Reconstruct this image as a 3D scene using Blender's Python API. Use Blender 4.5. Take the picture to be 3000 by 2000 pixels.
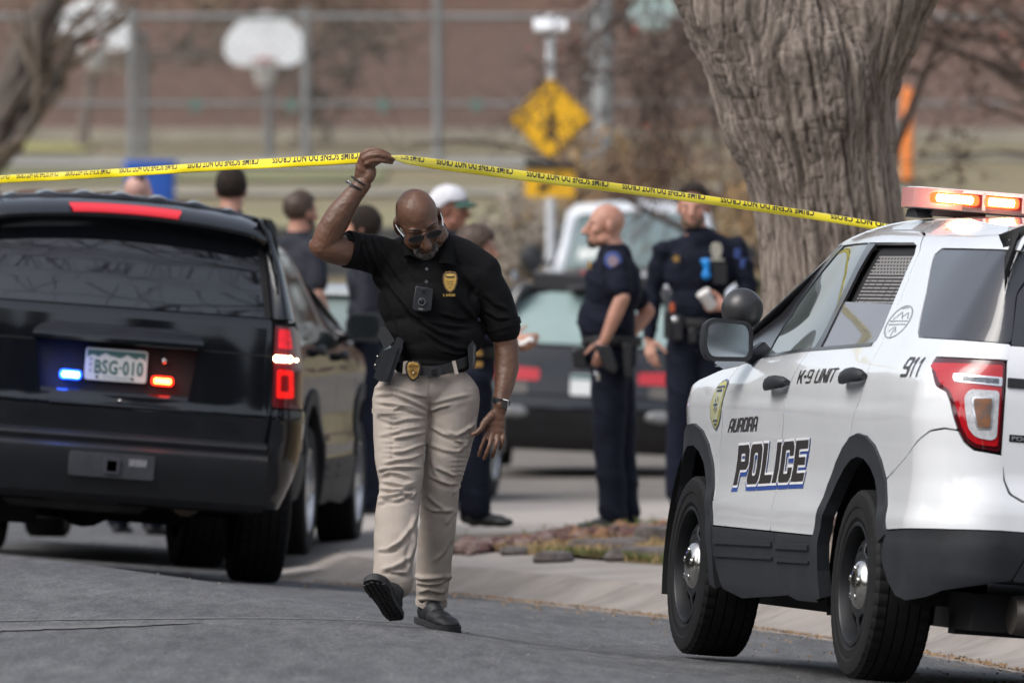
import bpy, bmesh, math, random
import numpy as np
from mathutils import Vector, Matrix
from mathutils.geometry import tessellate_polygon

for _o in list(bpy.data.objects):
    bpy.data.objects.remove(_o)
SC = bpy.context.scene
COL = SC.collection

# ------------------------------------------------------------------ camera, sky, sun, exposure
cam = bpy.data.cameras.new('camera')
cam_o = bpy.data.objects.new('camera', cam)
COL.objects.link(cam_o)
cam_o.location = (0, 0, 1.6)
cam_o.rotation_euler = (math.radians(90), 0, 0)
cam.sensor_width = 36
cam.lens = 400
cam.shift_y = -0.08
cam.clip_start, cam.clip_end = 1, 2000
cam.dof.use_dof = True
cam.dof.focus_distance = 45.8
cam.dof.aperture_fstop = 5.6
SC.camera = cam_o

world = bpy.data.worlds.new('World')
SC.world = world
world.use_nodes = True
_nt = world.node_tree
_bg = _nt.nodes['Background']
_sky = _nt.nodes.new('ShaderNodeTexSky')
_sky.sky_type = 'NISHITA'
_sky.sun_disc = False
_sky.sun_elevation = math.radians(50)
_sky.sun_rotation = math.radians(236)
_sky.air_density, _sky.dust_density, _sky.ozone_density = 1.0, 4.0, 1.0
_hs = _nt.nodes.new('ShaderNodeHueSaturation')
_hs.inputs['Saturation'].default_value = 0.5
_nt.links.new(_sky.outputs[0], _hs.inputs['Color'])
_nt.links.new(_hs.outputs[0], _bg.inputs['Color'])
_bg.inputs['Strength'].default_value = 0.13
sun = bpy.data.lights.new('sun', 'SUN')
sun.energy = .85
sun.angle = math.radians(40)
sun.color = (1, .985, .965)
sun_o = bpy.data.objects.new('sun', sun)
COL.objects.link(sun_o)
_el, _az = math.radians(50), math.radians(236)          # azimuth measured from +Y towards +X
_d = Vector((math.sin(_az) * math.cos(_el), math.cos(_az) * math.cos(_el), math.sin(_el)))
sun_o.rotation_euler = (-_d).to_track_quat('-Z', 'Y').to_euler()
SC.view_settings.view_transform = 'Standard'
SC.view_settings.look = 'None'
SC.view_settings.gamma = 1
SC.view_settings.use_curve_mapping = False
SC.view_settings.exposure = 0.76

R = random.Random(7)
NR = np.random.RandomState(7)

# ------------------------------------------------------------------ materials
MATS = {}
def M(name, col, rough=.5, metal=0., var=0., vs=4., bump=0., bs=60., spec=.5, coat=0., emit=None, estr=0., col2=None, stretch=None, bdist=.01, alpha=None, trans=0., ramp=(.35, .65), detail=6, sheen=0.):
    """Principled material; col2/var mix a second colour in by noise, bump adds fine relief."""
    if name in MATS:
        return MATS[name]
    m = bpy.data.materials.new(name)
    m.use_nodes = True
    nt = m.node_tree
    b = nt.nodes['Principled BSDF']
    b.inputs['Base Color'].default_value = (*col, 1)
    b.inputs['Roughness'].default_value = rough
    b.inputs['Metallic'].default_value = metal
    b.inputs['Specular IOR Level'].default_value = spec
    b.inputs['Coat Weight'].default_value = coat
    b.inputs['Coat Roughness'].default_value = .04
    b.inputs['Sheen Weight'].default_value = sheen
    b.inputs['Transmission Weight'].default_value = trans
    if emit:
        b.inputs['Emission Color'].default_value = (*emit, 1)
        b.inputs['Emission Strength'].default_value = estr
    tc = None
    def coord(scale):
        nonlocal tc
        if tc is None:
            tc = nt.nodes.new('ShaderNodeTexCoord')
        if stretch:
            mp = nt.nodes.new('ShaderNodeMapping')
            mp.inputs['Scale'].default_value = stretch
            nt.links.new(tc.outputs['Object'], mp.inputs[0])
            src = mp.outputs[0]
        else:
            src = tc.outputs['Object']
        n = nt.nodes.new('ShaderNodeTexNoise')
        n.inputs['Scale'].default_value = scale
        n.inputs['Detail'].default_value = detail
        n.inputs['Roughness'].default_value = .65
        nt.links.new(src, n.inputs['Vector'])
        return n
    if var > 0 or col2:
        n = coord(vs)
        r = nt.nodes.new('ShaderNodeValToRGB')
        r.color_ramp.elements[0].position, r.color_ramp.elements[1].position = ramp
        c2 = col2 or tuple(c * (1 - var) for c in col)
        c1 = col if col2 else tuple(min(1, c * (1 + var)) for c in col)
        r.color_ramp.elements[0].color = (*c2, 1)
        r.color_ramp.elements[1].color = (*c1, 1)
        nt.links.new(n.outputs['Fac'], r.inputs[0])
        nt.links.new(r.outputs[0], b.inputs['Base Color'])
    if bump > 0:
        n = coord(bs)
        bp = nt.nodes.new('ShaderNodeBump')
        bp.inputs['Strength'].default_value = bump
        bp.inputs['Distance'].default_value = bdist
        nt.links.new(n.outputs['Fac'], bp.inputs['Height'])
        nt.links.new(bp.outputs[0], b.inputs['Normal'])
    MATS[name] = m
    return m

# ------------------------------------------------------------------ object helpers
def put(o, parent=None, **props):
    COL.objects.link(o)
    if parent is not None:
        o.parent = parent
    for k, v in props.items():
        if v:
            o[k] = v
    return o
def mesh(name, V, F, mat, parent=None, smooth=True, sharp=None, normals=None, **props):
    me = bpy.data.meshes.new(name)
    me.from_pydata([tuple(map(float, v)) for v in V], [], [tuple(map(int, f)) for f in F])
    me.update()
    if mat:
        me.materials.append(mat)
    if smooth:
        me.polygons.foreach_set('use_smooth', [True] * len(me.polygons))
        if sharp:
            me.set_sharp_from_angle(angle=math.radians(sharp))
    if normals is not None:
        me.normals_split_custom_set([tuple(map(float, n)) for n in normals])
    return put(bpy.data.objects.new(name, me), parent, **props)
def thing(name, label, cat, loc=(0, 0, 0), rz=0., group=None, mat=None):
    o = bpy.data.objects.new(name, None)
    o.empty_display_size = .2
    if mat is not None:
        o.matrix_world = mat
    else:
        o.location = loc
        o.rotation_euler = (0, 0, rz)
    return put(o, None, label=label, category=cat, group=group)

class Buf:
    """Collects simple solids into one mesh."""
    def __init__(s):
        s.V, s.F = [], []
    def add(s, V, F):
        n = len(s.V)
        s.V += [tuple(v) for v in V]
        s.F += [tuple(i + n for i in f) for f in F]
        return s
    def box(s, c, d, rot=None):
        V = [Vector((c2 * d[0] / 2, b * d[1] / 2, a * d[2] / 2)) for a in (-1, 1) for b in (-1, 1) for c2 in (-1, 1)]
        if rot is not None:
            V = [rot @ v for v in V]
        V = [v + Vector(c) for v in V]
        return s.add(V, [(0, 2, 3, 1), (4, 5, 7, 6), (0, 1, 5, 4), (2, 6, 7, 3), (0, 4, 6, 2), (1, 3, 7, 5)])
    def tube(s, P, rad, n=8, cap=True, flat=1.):
        P = [Vector(p) for p in P]
        if not hasattr(rad, '__len__'):
            rad = [rad] * len(P)
        rings = []
        up = Vector((0, 0, 1))
        px = None
        for i, p in enumerate(P):
            d = (P[min(i + 1, len(P) - 1)] - P[max(i - 1, 0)]).normalized()
            if px is None:
                px = d.cross(up if abs(d.z) < .9 else Vector((0, 1, 0))).normalized()
            px = (px - d * px.dot(d)).normalized()
            py = d.cross(px)
            rings.append([p + (px * math.cos(a) + py * math.sin(a) * flat) * rad[i] for a in (2 * math.pi * k / n for k in range(n))])
        V = [v for r in rings for v in r]
        F = [(i * n + k, i * n + (k + 1) % n, (i + 1) * n + (k + 1) % n, (i + 1) * n + k) for i in range(len(P) - 1) for k in range(n)]
        if cap:
            F += [tuple(range(n))[::-1], tuple(range((len(P) - 1) * n, len(P) * n))]
        return s.add(V, F)
    def lathe(s, prof, n=24, axis='z', c=(0, 0, 0), close=False):
        """prof: (radius, height) pairs turned about an axis."""
        V = []
        for r, h in prof:
            for k in range(n):
                a = 2 * math.pi * k / n
                x, y = r * math.cos(a), r * math.sin(a)
                V.append({'z': (x, y, h), 'y': (x, h, y), 'x': (h, x, y)}[axis])
        V = [(v[0] + c[0], v[1] + c[1], v[2] + c[2]) for v in V]
        m = len(prof)
        F = []
        for i in range(m - 1 + (1 if close else 0)):
            j = (i + 1) % m
            for k in range(n):
                f = (i * n + k, i * n + (k + 1) % n, j * n + (k + 1) % n, j * n + k)
                F.append(f if axis != 'y' else f[::-1])
        return s.add(V, F)
    def ball(s, c, r, n=12, m=8, rot=None):
        if not hasattr(r, '__len__'):
            r = (r, r, r)
        V = [Vector((r[0] * math.sin(b) * math.cos(a), r[1] * math.sin(b) * math.sin(a), r[2] * math.cos(b)))
             for b in (math.pi * i / m for i in range(m + 1)) for a in (2 * math.pi * k / n for k in range(n))]
        if rot is not None:
            V = [rot @ v for v in V]
        V = [v + Vector(c) for v in V]
        return s.add(V, [(i * n + k, (i + 1) * n + k, (i + 1) * n + (k + 1) % n, i * n + (k + 1) % n) for i in range(m) for k in range(n)])
    def prism(s, poly, h0, h1, fr=None):
        """Polygon (a, b) extruded from h0 to h1; fr maps (a, b, h) to 3-D."""
        fr = fr or (lambda a, b, h: (a, b, h))
        ar = sum(poly[i][0] * poly[(i + 1) % len(poly)][1] - poly[(i + 1) % len(poly)][0] * poly[i][1] for i in range(len(poly)))
        if ar < 0:
            poly = poly[::-1]
        n = len(poly)
        V = [fr(a, b, h0) for a, b in poly] + [fr(a, b, h1) for a, b in poly]
        tris = tessellate_polygon([[Vector((a, b, 0)) for a, b in poly]])
        F = []
        for t in tris:
            a, b, c = [poly[i] for i in t]
            if (b[0] - a[0]) * (c[1] - a[1]) - (c[0] - a[0]) * (b[1] - a[1]) < 0:
                t = t[::-1]
            F.append(tuple(i + n for i in t))
            F.append(tuple(t[::-1]))
        F += [(i, (i + 1) % n, n + (i + 1) % n, n + i) for i in range(n)]
        return s.add(V, F)
    def obj(s, name, mat, parent=None, smooth=True, sharp=35, bevel=0., seg=2, **props):
        o = mesh(name, s.V, s.F, mat, parent, smooth, sharp, **props)
        if bevel:
            b = o.modifiers.new('bevel', 'BEVEL')
            b.width, b.segments, b.limit_method, b.angle_limit = bevel, seg, 'ANGLE', math.radians(40)
            b.harden_normals = False
        return o

def text_mesh(txt, size=1., bold=0., spacing=1., align='LEFT', res=3):
    """Flat lettering as (vertices 2-D, faces)."""
    cu = bpy.data.curves.new('lettering', 'FONT')
    cu.body, cu.size, cu.offset, cu.space_character, cu.align_x = txt, size, bold, spacing, align
    cu.resolution_u = res
    o = bpy.data.objects.new('lettering', cu)
    COL.objects.link(o)
    dg = bpy.context.evaluated_depsgraph_get()
    me = bpy.data.meshes.new_from_object(o.evaluated_get(dg))
    V = [(v.co.x, v.co.y) for v in me.vertices]
    F = [tuple(p.vertices) for p in me.polygons]
    bpy.data.objects.remove(o)
    bpy.data.curves.remove(cu)
    bpy.data.meshes.remove(me)
    return V, F

# ------------------------------------------------------------------ value noise for displacing meshes
_perm = np.random.RandomState(3).randint(0, 2 ** 31, 4096)
def _h(i, j, k):
    return (_perm[(_perm[(_perm[i & 4095] + j) & 4095] + k) & 4095] % 10007) / 10007.
def vnoise(p):
    p = np.asarray(p, float)
    f = np.floor(p).astype(np.int64)
    u = p - f
    u = u * u * (3 - 2 * u)
    x, y, z = f[..., 0], f[..., 1], f[..., 2]
    r = 0
    for a in (0, 1):
        for b in (0, 1):
            for c in (0, 1):
                w = (u[..., 0] if a else 1 - u[..., 0]) * (u[..., 1] if b else 1 - u[..., 1]) * (u[..., 2] if c else 1 - u[..., 2])
                r = r + w * _h(x + a, y + b, z + c)
    return r * 2 - 1
def fbm(p, o=4):
    p = np.asarray(p, float)
    return sum(vnoise(p * 2 ** k + 17 * k) / 2 ** k for k in range(o))
def sm(a, b, x):
    t = np.clip((np.asarray(x, float) - a) / (b - a), 0, 1)
    return t * t * (3 - 2 * t)

class Shell:
    """Car skin: left half of a plan outline, pulled in by height profiles at the side, rear and front.
    Local axes: x forward (0 = rear axle), y left, z up."""
    def __init__(s, hw, xr, xf, rear, front, side_in, rear_in, front_in, narrow=(9, 10, 0, 1.1, 1.4), bow=.012, nar_r=(-9, -8, 0)):
        ar, br = rear
        af, bf = front
        pts = []
        for y in np.linspace(0, hw - br, 40)[:-1]:
            pts.append((xr + .05 * (y / hw) ** 2, y))
        x0 = xr + .05 * ((hw - br) / hw) ** 2
        for a in np.linspace(0, math.pi / 2, 60)[:-1]:
            pts.append((x0 + ar * (1 - math.cos(a)), hw - br + br * math.sin(a)))
        for x in np.linspace(x0 + ar, xf - af, 120)[:-1]:
            k = (x - (x0 + ar)) / (xf - af - x0 - ar) * 2 - 1
            pts.append((x, hw + bow * (1 - k * k)))
        for a in np.linspace(0, math.pi / 2, 60)[:-1]:
            pts.append((xf - af + af * math.sin(a), hw - bf + bf * math.cos(a)))
        for y in np.linspace(hw - bf, 0, 30):
            pts.append((xf, y))
        P = np.array(pts)
        d = np.r_[0, np.cumsum(np.hypot(*np.diff(P, axis=0).T))]
        s.t = np.linspace(0, d[-1], 1600)
        s.C = np.c_[np.interp(s.t, d, P[:, 0]), np.interp(s.t, d, P[:, 1])]
        g = np.gradient(s.C, s.t, axis=0)
        k = np.ones(31) / 31
        n = np.c_[-g[:, 1], g[:, 0]]
        n = np.c_[np.convolve(np.pad(n[:, 0], 15, mode='edge'), k, 'valid'), np.convolve(np.pad(n[:, 1], 15, mode='edge'), k, 'valid')]
        s.n = n / np.linalg.norm(n, axis=1)[:, None]
        s.side_in, s.rear_in, s.front_in = [np.array(v, float).T for v in (side_in, rear_in, front_in)]
        s.narrow, s.nar_r = narrow, nar_r
        s.iy = int(np.argmax(s.C[:, 1] > hw - br * .999)) + 1
        s.mods = []
    def prof(s, tab, z):
        # smooth interpolation: averaged linear table
        r = 0
        for dz in (-.016, -.008, 0, .008, .016):
            r = r + np.interp(np.asarray(z) + dz, tab[0], tab[1])
        return r / 5
    def tx(s, x):
        return np.interp(x, np.maximum.accumulate(s.C[:, 0]) + np.arange(len(s.t)) * 1e-9, s.t)
    def ty(s, y):
        k = int(np.argmax(s.C[:, 1]))
        return np.interp(y, s.C[:k, 1], s.t[:k])
    def base(s, t, z, off=0.):
        t = np.asarray(t, float); z = np.asarray(z, float)
        sg = np.where(t < 0, -1., 1.)
        t = np.abs(t)
        cx, cy = np.interp(t, s.t, s.C[:, 0]), np.interp(t, s.t, s.C[:, 1])
        nx, ny = np.interp(t, s.t, s.n[:, 0]), np.interp(t, s.t, s.n[:, 1])
        l = np.hypot(nx, ny); nx, ny = nx / l, ny / l
        a, b, amt, z0, z1 = s.narrow
        iS = s.prof(s.side_in, z) + amt * sm(a, b, cx) * np.clip((z - z0) / (z1 - z0), 0, 1)
        a, b, amt = s.nar_r
        iS = iS + amt * sm(b, a, cx) * np.clip((z - z0) / (z1 - z0), 0, 1)
        for f in s.mods:
            iS = iS + f(cx, z)
        iE = np.where(nx < 0, s.prof(s.rear_in, z), s.prof(s.front_in, z))
        ins = iS * ny ** 2 + iE * nx ** 2 - off
        return np.stack([cx - nx * ins, (cy - ny * ins) * sg, z], -1)
    def pt(s, t, z, off=0.):
        p = s.base(t, z, 0.)
        if np.any(np.asarray(off) != 0):
            p = p + s.nrm(t, z) * (off if np.isscalar(off) else np.asarray(off)[..., None])
        return p
    def nrm(s, t, z, e=.006):
        t = np.asarray(t, float); z = np.asarray(z, float)
        a = s.base(t + e, z) - s.base(t - e, z)
        b = s.base(t, z + e) - s.base(t, z - e)
        n = np.cross(b, a)
        n = n / (np.linalg.norm(n, axis=-1)[..., None] + 1e-12)
        return n
# ------------------------------------------------------------------ car skins
def tz(s, p):
    if len(p) == 3:
        y = p[1]
        return (math.copysign(1, y) * float(s.ty(abs(y))) if y else 0., p[2])
    return (float(s.tx(p[0])), p[1])
def arc(cx, cz, r, a0, a1, n=14):
    return [(cx + r * math.cos(math.radians(a0 + (a1 - a0) * i / n)), cz + r * math.sin(math.radians(a0 + (a1 - a0) * i / n))) for i in range(n + 1)]
def soften(P, r=.03):
    """Round the corners of a 2-D polygon."""
    Q = []
    n = len(P)
    for i in range(n):
        a, b, c = [np.array(P[j % n]) for j in (i - 1, i, i + 1)]
        u, v = a - b, c - b
        lu, lv = np.linalg.norm(u), np.linalg.norm(v)
        if lu < 1e-6 or lv < 1e-6:
            continue
        cs = np.dot(u, v) / lu / lv
        if cs < -.92:
            Q.append(tuple(b)); continue
        k = min(r, lu * .45, lv * .45)
        p, q = b + u / lu * k, b + v / lv * k
        for t in (0, .33, .67, 1):
            Q.append(tuple((1 - t) ** 2 * p + 2 * t * (1 - t) * b + t * t * q))
    return Q
def panel(s, name, pts, mat, parent, off=0., thick=.015, res=.06, side=1, holes=(), rnd=.02, mapped=False, deep=None, **props):
    """A piece of car skin: polygon in side-view (x, z) or rear-view ('r', y, z) points laid on the shell."""
    conv = (lambda p: tuple(p)) if mapped else (lambda p: tz(s, p))
    loops = [[conv(p) for p in L] for L in [pts, *holes]]
    if rnd:
        loops = [soften(L, rnd) for L in loops]
    flat = [p for L in loops for p in L]
    tris = tessellate_polygon([[Vector((a, b, 0)) for a, b in L] for L in loops])
    bm = bmesh.new()
    vs = [bm.verts.new((a, b, 0)) for a, b in flat]
    for t in tris:
        try:
            bm.faces.new([vs[i] for i in t])
        except ValueError:
            pass
    A = np.array(flat)
    lo, hi = A.min(0), A.max(0)
    for ax, nv in ((0, (1, 0, 0)), (1, (0, 1, 0))):
        n = int((hi[ax] - lo[ax]) / res)
        for i in range(1, n + 1):
            c = lo[ax] + (hi[ax] - lo[ax]) * i / (n + 1)
            co = (c, 0, 0) if ax == 0 else (0, c, 0)
            bmesh.ops.bisect_plane(bm, geom=bm.verts[:] + bm.edges[:] + bm.faces[:], plane_co=co, plane_no=nv, dist=1e-6)
    for f in bm.faces:
        if f.normal.z < 0:
            f.normal_flip()
    bm.normal_update()
    bm.verts.index_update()
    TZ = np.array([(v.co.x, v.co.y) for v in bm.verts])
    o_ = off(TZ[:, 0], TZ[:, 1]) if callable(off) else off
    P = s.pt(TZ[:, 0], TZ[:, 1], o_)
    N = s.nrm(TZ[:, 0], TZ[:, 1])
    if callable(off):
        e = .004
        a = s.pt(TZ[:, 0] + e, TZ[:, 1], off(TZ[:, 0] + e, TZ[:, 1])) - s.pt(TZ[:, 0] - e, TZ[:, 1], off(TZ[:, 0] - e, TZ[:, 1]))
        b = s.pt(TZ[:, 0], TZ[:, 1] + e, off(TZ[:, 0], TZ[:, 1] + e)) - s.pt(TZ[:, 0], TZ[:, 1] - e, off(TZ[:, 0], TZ[:, 1] - e))
        N = np.cross(b, a); N /= np.linalg.norm(N, axis=1)[:, None] + 1e-12
    F = [[v.index for v in f.verts] for f in bm.faces]
    E = [(e.verts[0].index, e.verts[1].index, e.link_faces[0]) for e in bm.edges if len(e.link_faces) == 1]
    V = [tuple(p) for p in P]
    LN = [tuple(N[i]) for f in F for i in f]
    # skirt: boundary turned in
    if thick:
        P2 = P - N * thick
        n0 = len(V)
        ring = {}
        for a, b, f in E:
            idx = [v.index for v in f.verts]
            if idx[(idx.index(a) + 1) % len(idx)] != b:
                a, b = b, a
            q = []
            for i, src in ((b, P), (a, P), (a, P2), (b, P2)):
                V.append(tuple(src[i])); q.append(len(V) - 1)
            e1, e2 = P[a] - P[b], -N[a] * thick
            nn = np.cross(e1, e2); nn /= np.linalg.norm(nn) + 1e-12
            F.append(q)
            mid = (N[a] + nn); mid /= np.linalg.norm(mid) + 1e-9
            LN += [tuple(-nn)] * 4
    bm.free()
    # tessellation in (t, z) has t running forward on the left side: outward winding is reversed there
    F = [f[::-1] for f in F]
    out, k = [], 0
    for f in F:
        out += LN[k:k + len(f)][::-1]; k += len(f)
    if side < 0:
        V = [(v[0], -v[1], v[2]) for v in V]
        F = [f[::-1] for f in F]
        o2, k = [], 0
        for f in F:
            o2 += [(n[0], -n[1], n[2]) for n in out[k:k + len(f)][::-1]]; k += len(f)
        out = o2
    return mesh(name, V, F, mat, parent, normals=out, **props)
def band(s, name, ts, prof, mat, parent, sharp=30, mirror=False, caps=True, **props):
    """Sweep a section of (z, offset) points along the plan outline; ts are t values."""
    V, n = [], len(prof)
    for t in ts:
        for z, o in prof:
            p = s.pt(t, z, o)
            V.append((p[0], -p[1] if mirror else p[1], p[2]))
    F = [(i * n + k, (i + 1) * n + k, (i + 1) * n + k + 1, i * n + k + 1) for i in range(len(ts) - 1) for k in range(n - 1)]
    if caps:
        F += [tuple(range(n)), tuple(range((len(ts) - 1) * n, len(ts) * n))[::-1]]
    if mirror:
        F = [f[::-1] for f in F]
    bm = bmesh.new()
    vs = [bm.verts.new(v) for v in V]
    for f in F:
        try: bm.faces.new([vs[i] for i in f])
        except ValueError: pass
    bmesh.ops.recalc_face_normals(bm, faces=bm.faces)
    V = [v.co[:] for v in bm.verts]; bm.verts.index_update()
    F = [[v.index for v in f.verts] for f in bm.faces]
    bm.free()
    return mesh(name, V, F, mat, parent, True, sharp, **props)
def roof_mesh(s, name, ztop, x0, x1, crown, mat, parent, nx=50, ny=24, off=0.004, ribs=0., yw=1.0, **props):
    k = slice(0, int(np.argmax(s.C[:, 0] > x1 + .3)) or None)
    B = s.base(s.t[k], ztop(s.C[k, 0]))
    i0 = int(np.argmax(B[:, 1] > B[:, 1].max() * .3))
    bx, by = np.maximum.accumulate(B[i0:, 0]) + np.arange(len(B) - i0) * 1e-9, B[i0:, 1]
    V, F = [], []
    for x in np.linspace(x0, x1, nx):
        yl = np.interp(x, bx, by)
        zt = float(ztop(np.interp(x, bx, s.C[k, 0][i0:])))
        for a in np.linspace(-1, 1, ny * 2 + 1):
            y = yl * math.sin(a * math.pi / 2) * yw
            z = zt + crown * (1 - (y / yl) ** 2) + off
            if ribs and abs(y) < yl * .86:
                z += ribs * (.5 + .5 * math.cos(y / .19 * 2 * math.pi)) ** 2 * min(1, (x - x0) / .12) * min(1, (yl * .86 - abs(y)) / .05)
            V.append((x, y, z))
    w = ny * 2 + 1
    F = [(i * w + k, (i + 1) * w + k, (i + 1) * w + k + 1, i * w + k + 1) for i in range(nx - 1) for k in range(w - 1)]
    o = mesh(name, V, F, mat, parent, True, 60, **props)
    sd = o.modifiers.new('solid', 'SOLIDIFY'); sd.thickness = .02; sd.offset = -1
    return o
def loft(name, curves, mat, parent, sharp=40, thick=0., **props):
    n = len(curves[0])
    V = [p for c in curves for p in c]
    F = [(i * n + k, (i + 1) * n + k, (i + 1) * n + k + 1, i * n + k + 1) for i in range(len(curves) - 1) for k in range(n - 1)]
    bm = bmesh.new()
    vs = [bm.verts.new(v) for v in V]
    for f in F:
        bm.faces.new([vs[i] for i in f])
    bmesh.ops.recalc_face_normals(bm, faces=bm.faces)
    if sum(f.normal.z for f in bm.faces) < 0:
        bmesh.ops.reverse_faces(bm, faces=bm.faces)
    bm.verts.index_update()
    F = [[v.index for v in f.verts] for f in bm.faces]
    bm.free()
    o = mesh(name, V, F, mat, parent, True, sharp, **props)
    if thick:
        sd = o.modifiers.new('solid', 'SOLIDIFY'); sd.thickness = thick; sd.offset = -1
    return o

# block lettering on a skin -------------------------------------------------
def glyph(ch, sx=.30, sy=.2, c=.12):
    """Squared block letters with cut corners in a unit box: list of (outer, [holes])."""
    def oct_(x0, y0, x1, y1, k):
        return [(x0 + k, y0), (x1 - k, y0), (x1, y0 + k), (x1, y1 - k), (x1 - k, y1), (x0 + k, y1), (x0, y1 - k), (x0, y0 + k)]
    h = c * .55
    if ch in 'O0':
        return [(oct_(0, 0, 1, 1, c), [oct_(sx, sy, 1 - sx, 1 - sy, h)])]
    if ch == 'P':
        return [([(0, 0), (sx, 0), (sx, .38), (1 - c, .38), (1, .38 + c), (1, 1 - c), (1 - c, 1), (0, 1)], [[(sx, .38 + sy), (1 - sx, .38 + sy), (1 - sx, 1 - sy), (sx, 1 - sy)]])]
    if ch == 'R':
        return [([(0, 0), (sx, 0), (sx, .4), (.5, .4), (1 - sx, .28), (1 - sx, 0), (1, 0), (1, .34), (.9, .46), (1, .56), (1, 1 - c), (1 - c, 1), (0, 1)], [[(sx, .4 + sy * .8), (1 - sx, .4 + sy * .8), (1 - sx, 1 - sy), (sx, 1 - sy)]])]
    if ch == 'L':
        return [([(0, 0), (1, 0), (1, sy), (sx, sy), (sx, 1), (0, 1)], [])]
    if ch in 'I1':
        if ch == '1':
            return [([(.35, 0), (.35 + sx, 0), (.35 + sx, 1), (.3, 1), (.0, .8), (.0, .66), (.35, .78)], [])]
        return [([(0, 0), (sx, 0), (sx, 1), (0, 1)], [])]
    if ch == 'C':
        return [([(c, 0), (1 - c, 0), (1, c), (1, .36), (1 - sx, .36), (1 - sx, sy), (sx, sy), (sx, 1 - sy), (1 - sx, 1 - sy), (1 - sx, .64), (1, .64), (1, 1 - c), (1 - c, 1), (c, 1), (0, 1 - c), (0, c)], [])]
    if ch == 'E':
        m = sy * .9
        return [([(0, 0), (1, 0), (1, sy), (sx, sy), (sx, .5 - m / 2), (.9, .5 - m / 2), (.9, .5 + m / 2), (sx, .5 + m / 2), (sx, 1 - sy), (1, 1 - sy), (1, 1), (0, 1)], [])]
    if ch == 'A':
        return [([(0, 0), (sx, 0), (sx, .3), (1 - sx, .3), (1 - sx, 0), (1, 0), (1, 1 - c), (1 - c, 1), (c * 1.6, 1), (0, 1 - c * 1.6)], [[(sx, .3 + sy), (1 - sx, .3 + sy), (1 - sx, 1 - sy), (sx, 1 - sy)]])]
    if ch == 'U':
        return [([(c, 0), (1 - c, 0), (1, c), (1, 1), (1 - sx, 1), (1 - sx, sy), (sx, sy), (sx, 1), (0, 1), (0, c)], [])]
    if ch == 'K':
        return [([(0, 0), (sx, 0), (sx, .38), (.45, .38), (1 - sx, 0), (1, 0), (1, .08), (.68, .5), (1, .92), (1, 1), (1 - sx, 1), (.45, .62), (sx, .62), (sx, 1), (0, 1)], [])]
    if ch == 'N':
        return [([(0, 0), (sx, 0), (sx, .62), (1 - sx * 1.1, 0), (1, 0), (1, 1), (1 - sx, 1), (1 - sx, .38), (sx * 1.1, 1), (0, 1)], [])]
    if ch == 'T':
        return [([(.5 - sx / 2, 0), (.5 + sx / 2, 0), (.5 + sx / 2, 1 - sy), (1, 1 - sy), (1, 1), (0, 1), (0, 1 - sy), (.5 - sx / 2, 1 - sy)], [])]
    if ch == '9':
        return [([(.05, 0), (1 - c, 0), (1, c), (1, 1 - c), (1 - c, 1), (c, 1), (0, 1 - c), (0, .4 + c), (c, .4), (1 - sx, .4), (1 - sx, sy), (.05, sy)], [[(sx, .4 + sy * .9), (1 - sx, .4 + sy * .9), (1 - sx, 1 - sy), (sx, 1 - sy)]])]
    if ch == '-':
        return [([(0, .42), (1, .42), (1, .6), (0, .6)], [])]
    return []
WID = {'I': .36, '1': .66, '-': .45, ' ': .55}
def inflate(poly, d):
    """Offset a polygon outwards by d (mitred); counter-clockwise outer."""
    n = len(poly)
    ar = sum(poly[i][0] * poly[(i + 1) % n][1] - poly[(i + 1) % n][0] * poly[i][1] for i in range(n))
    sg = 1 if ar > 0 else -1
    out = []
    for i in range(n):
        a, b, c = [np.array(poly[j % n]) for j in (i - 1, i, i + 1)]
        u, v = b - a, c - b
        u, v = u / (np.linalg.norm(u) + 1e-9), v / (np.linalg.norm(v) + 1e-9)
        n1, n2 = np.array((u[1], -u[0])) * sg, np.array((v[1], -v[0])) * sg
        m = n1 + n2
        k = max(.35, np.dot(m, n1))
        out.append(tuple(b + m / k * d))
    return out
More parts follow.
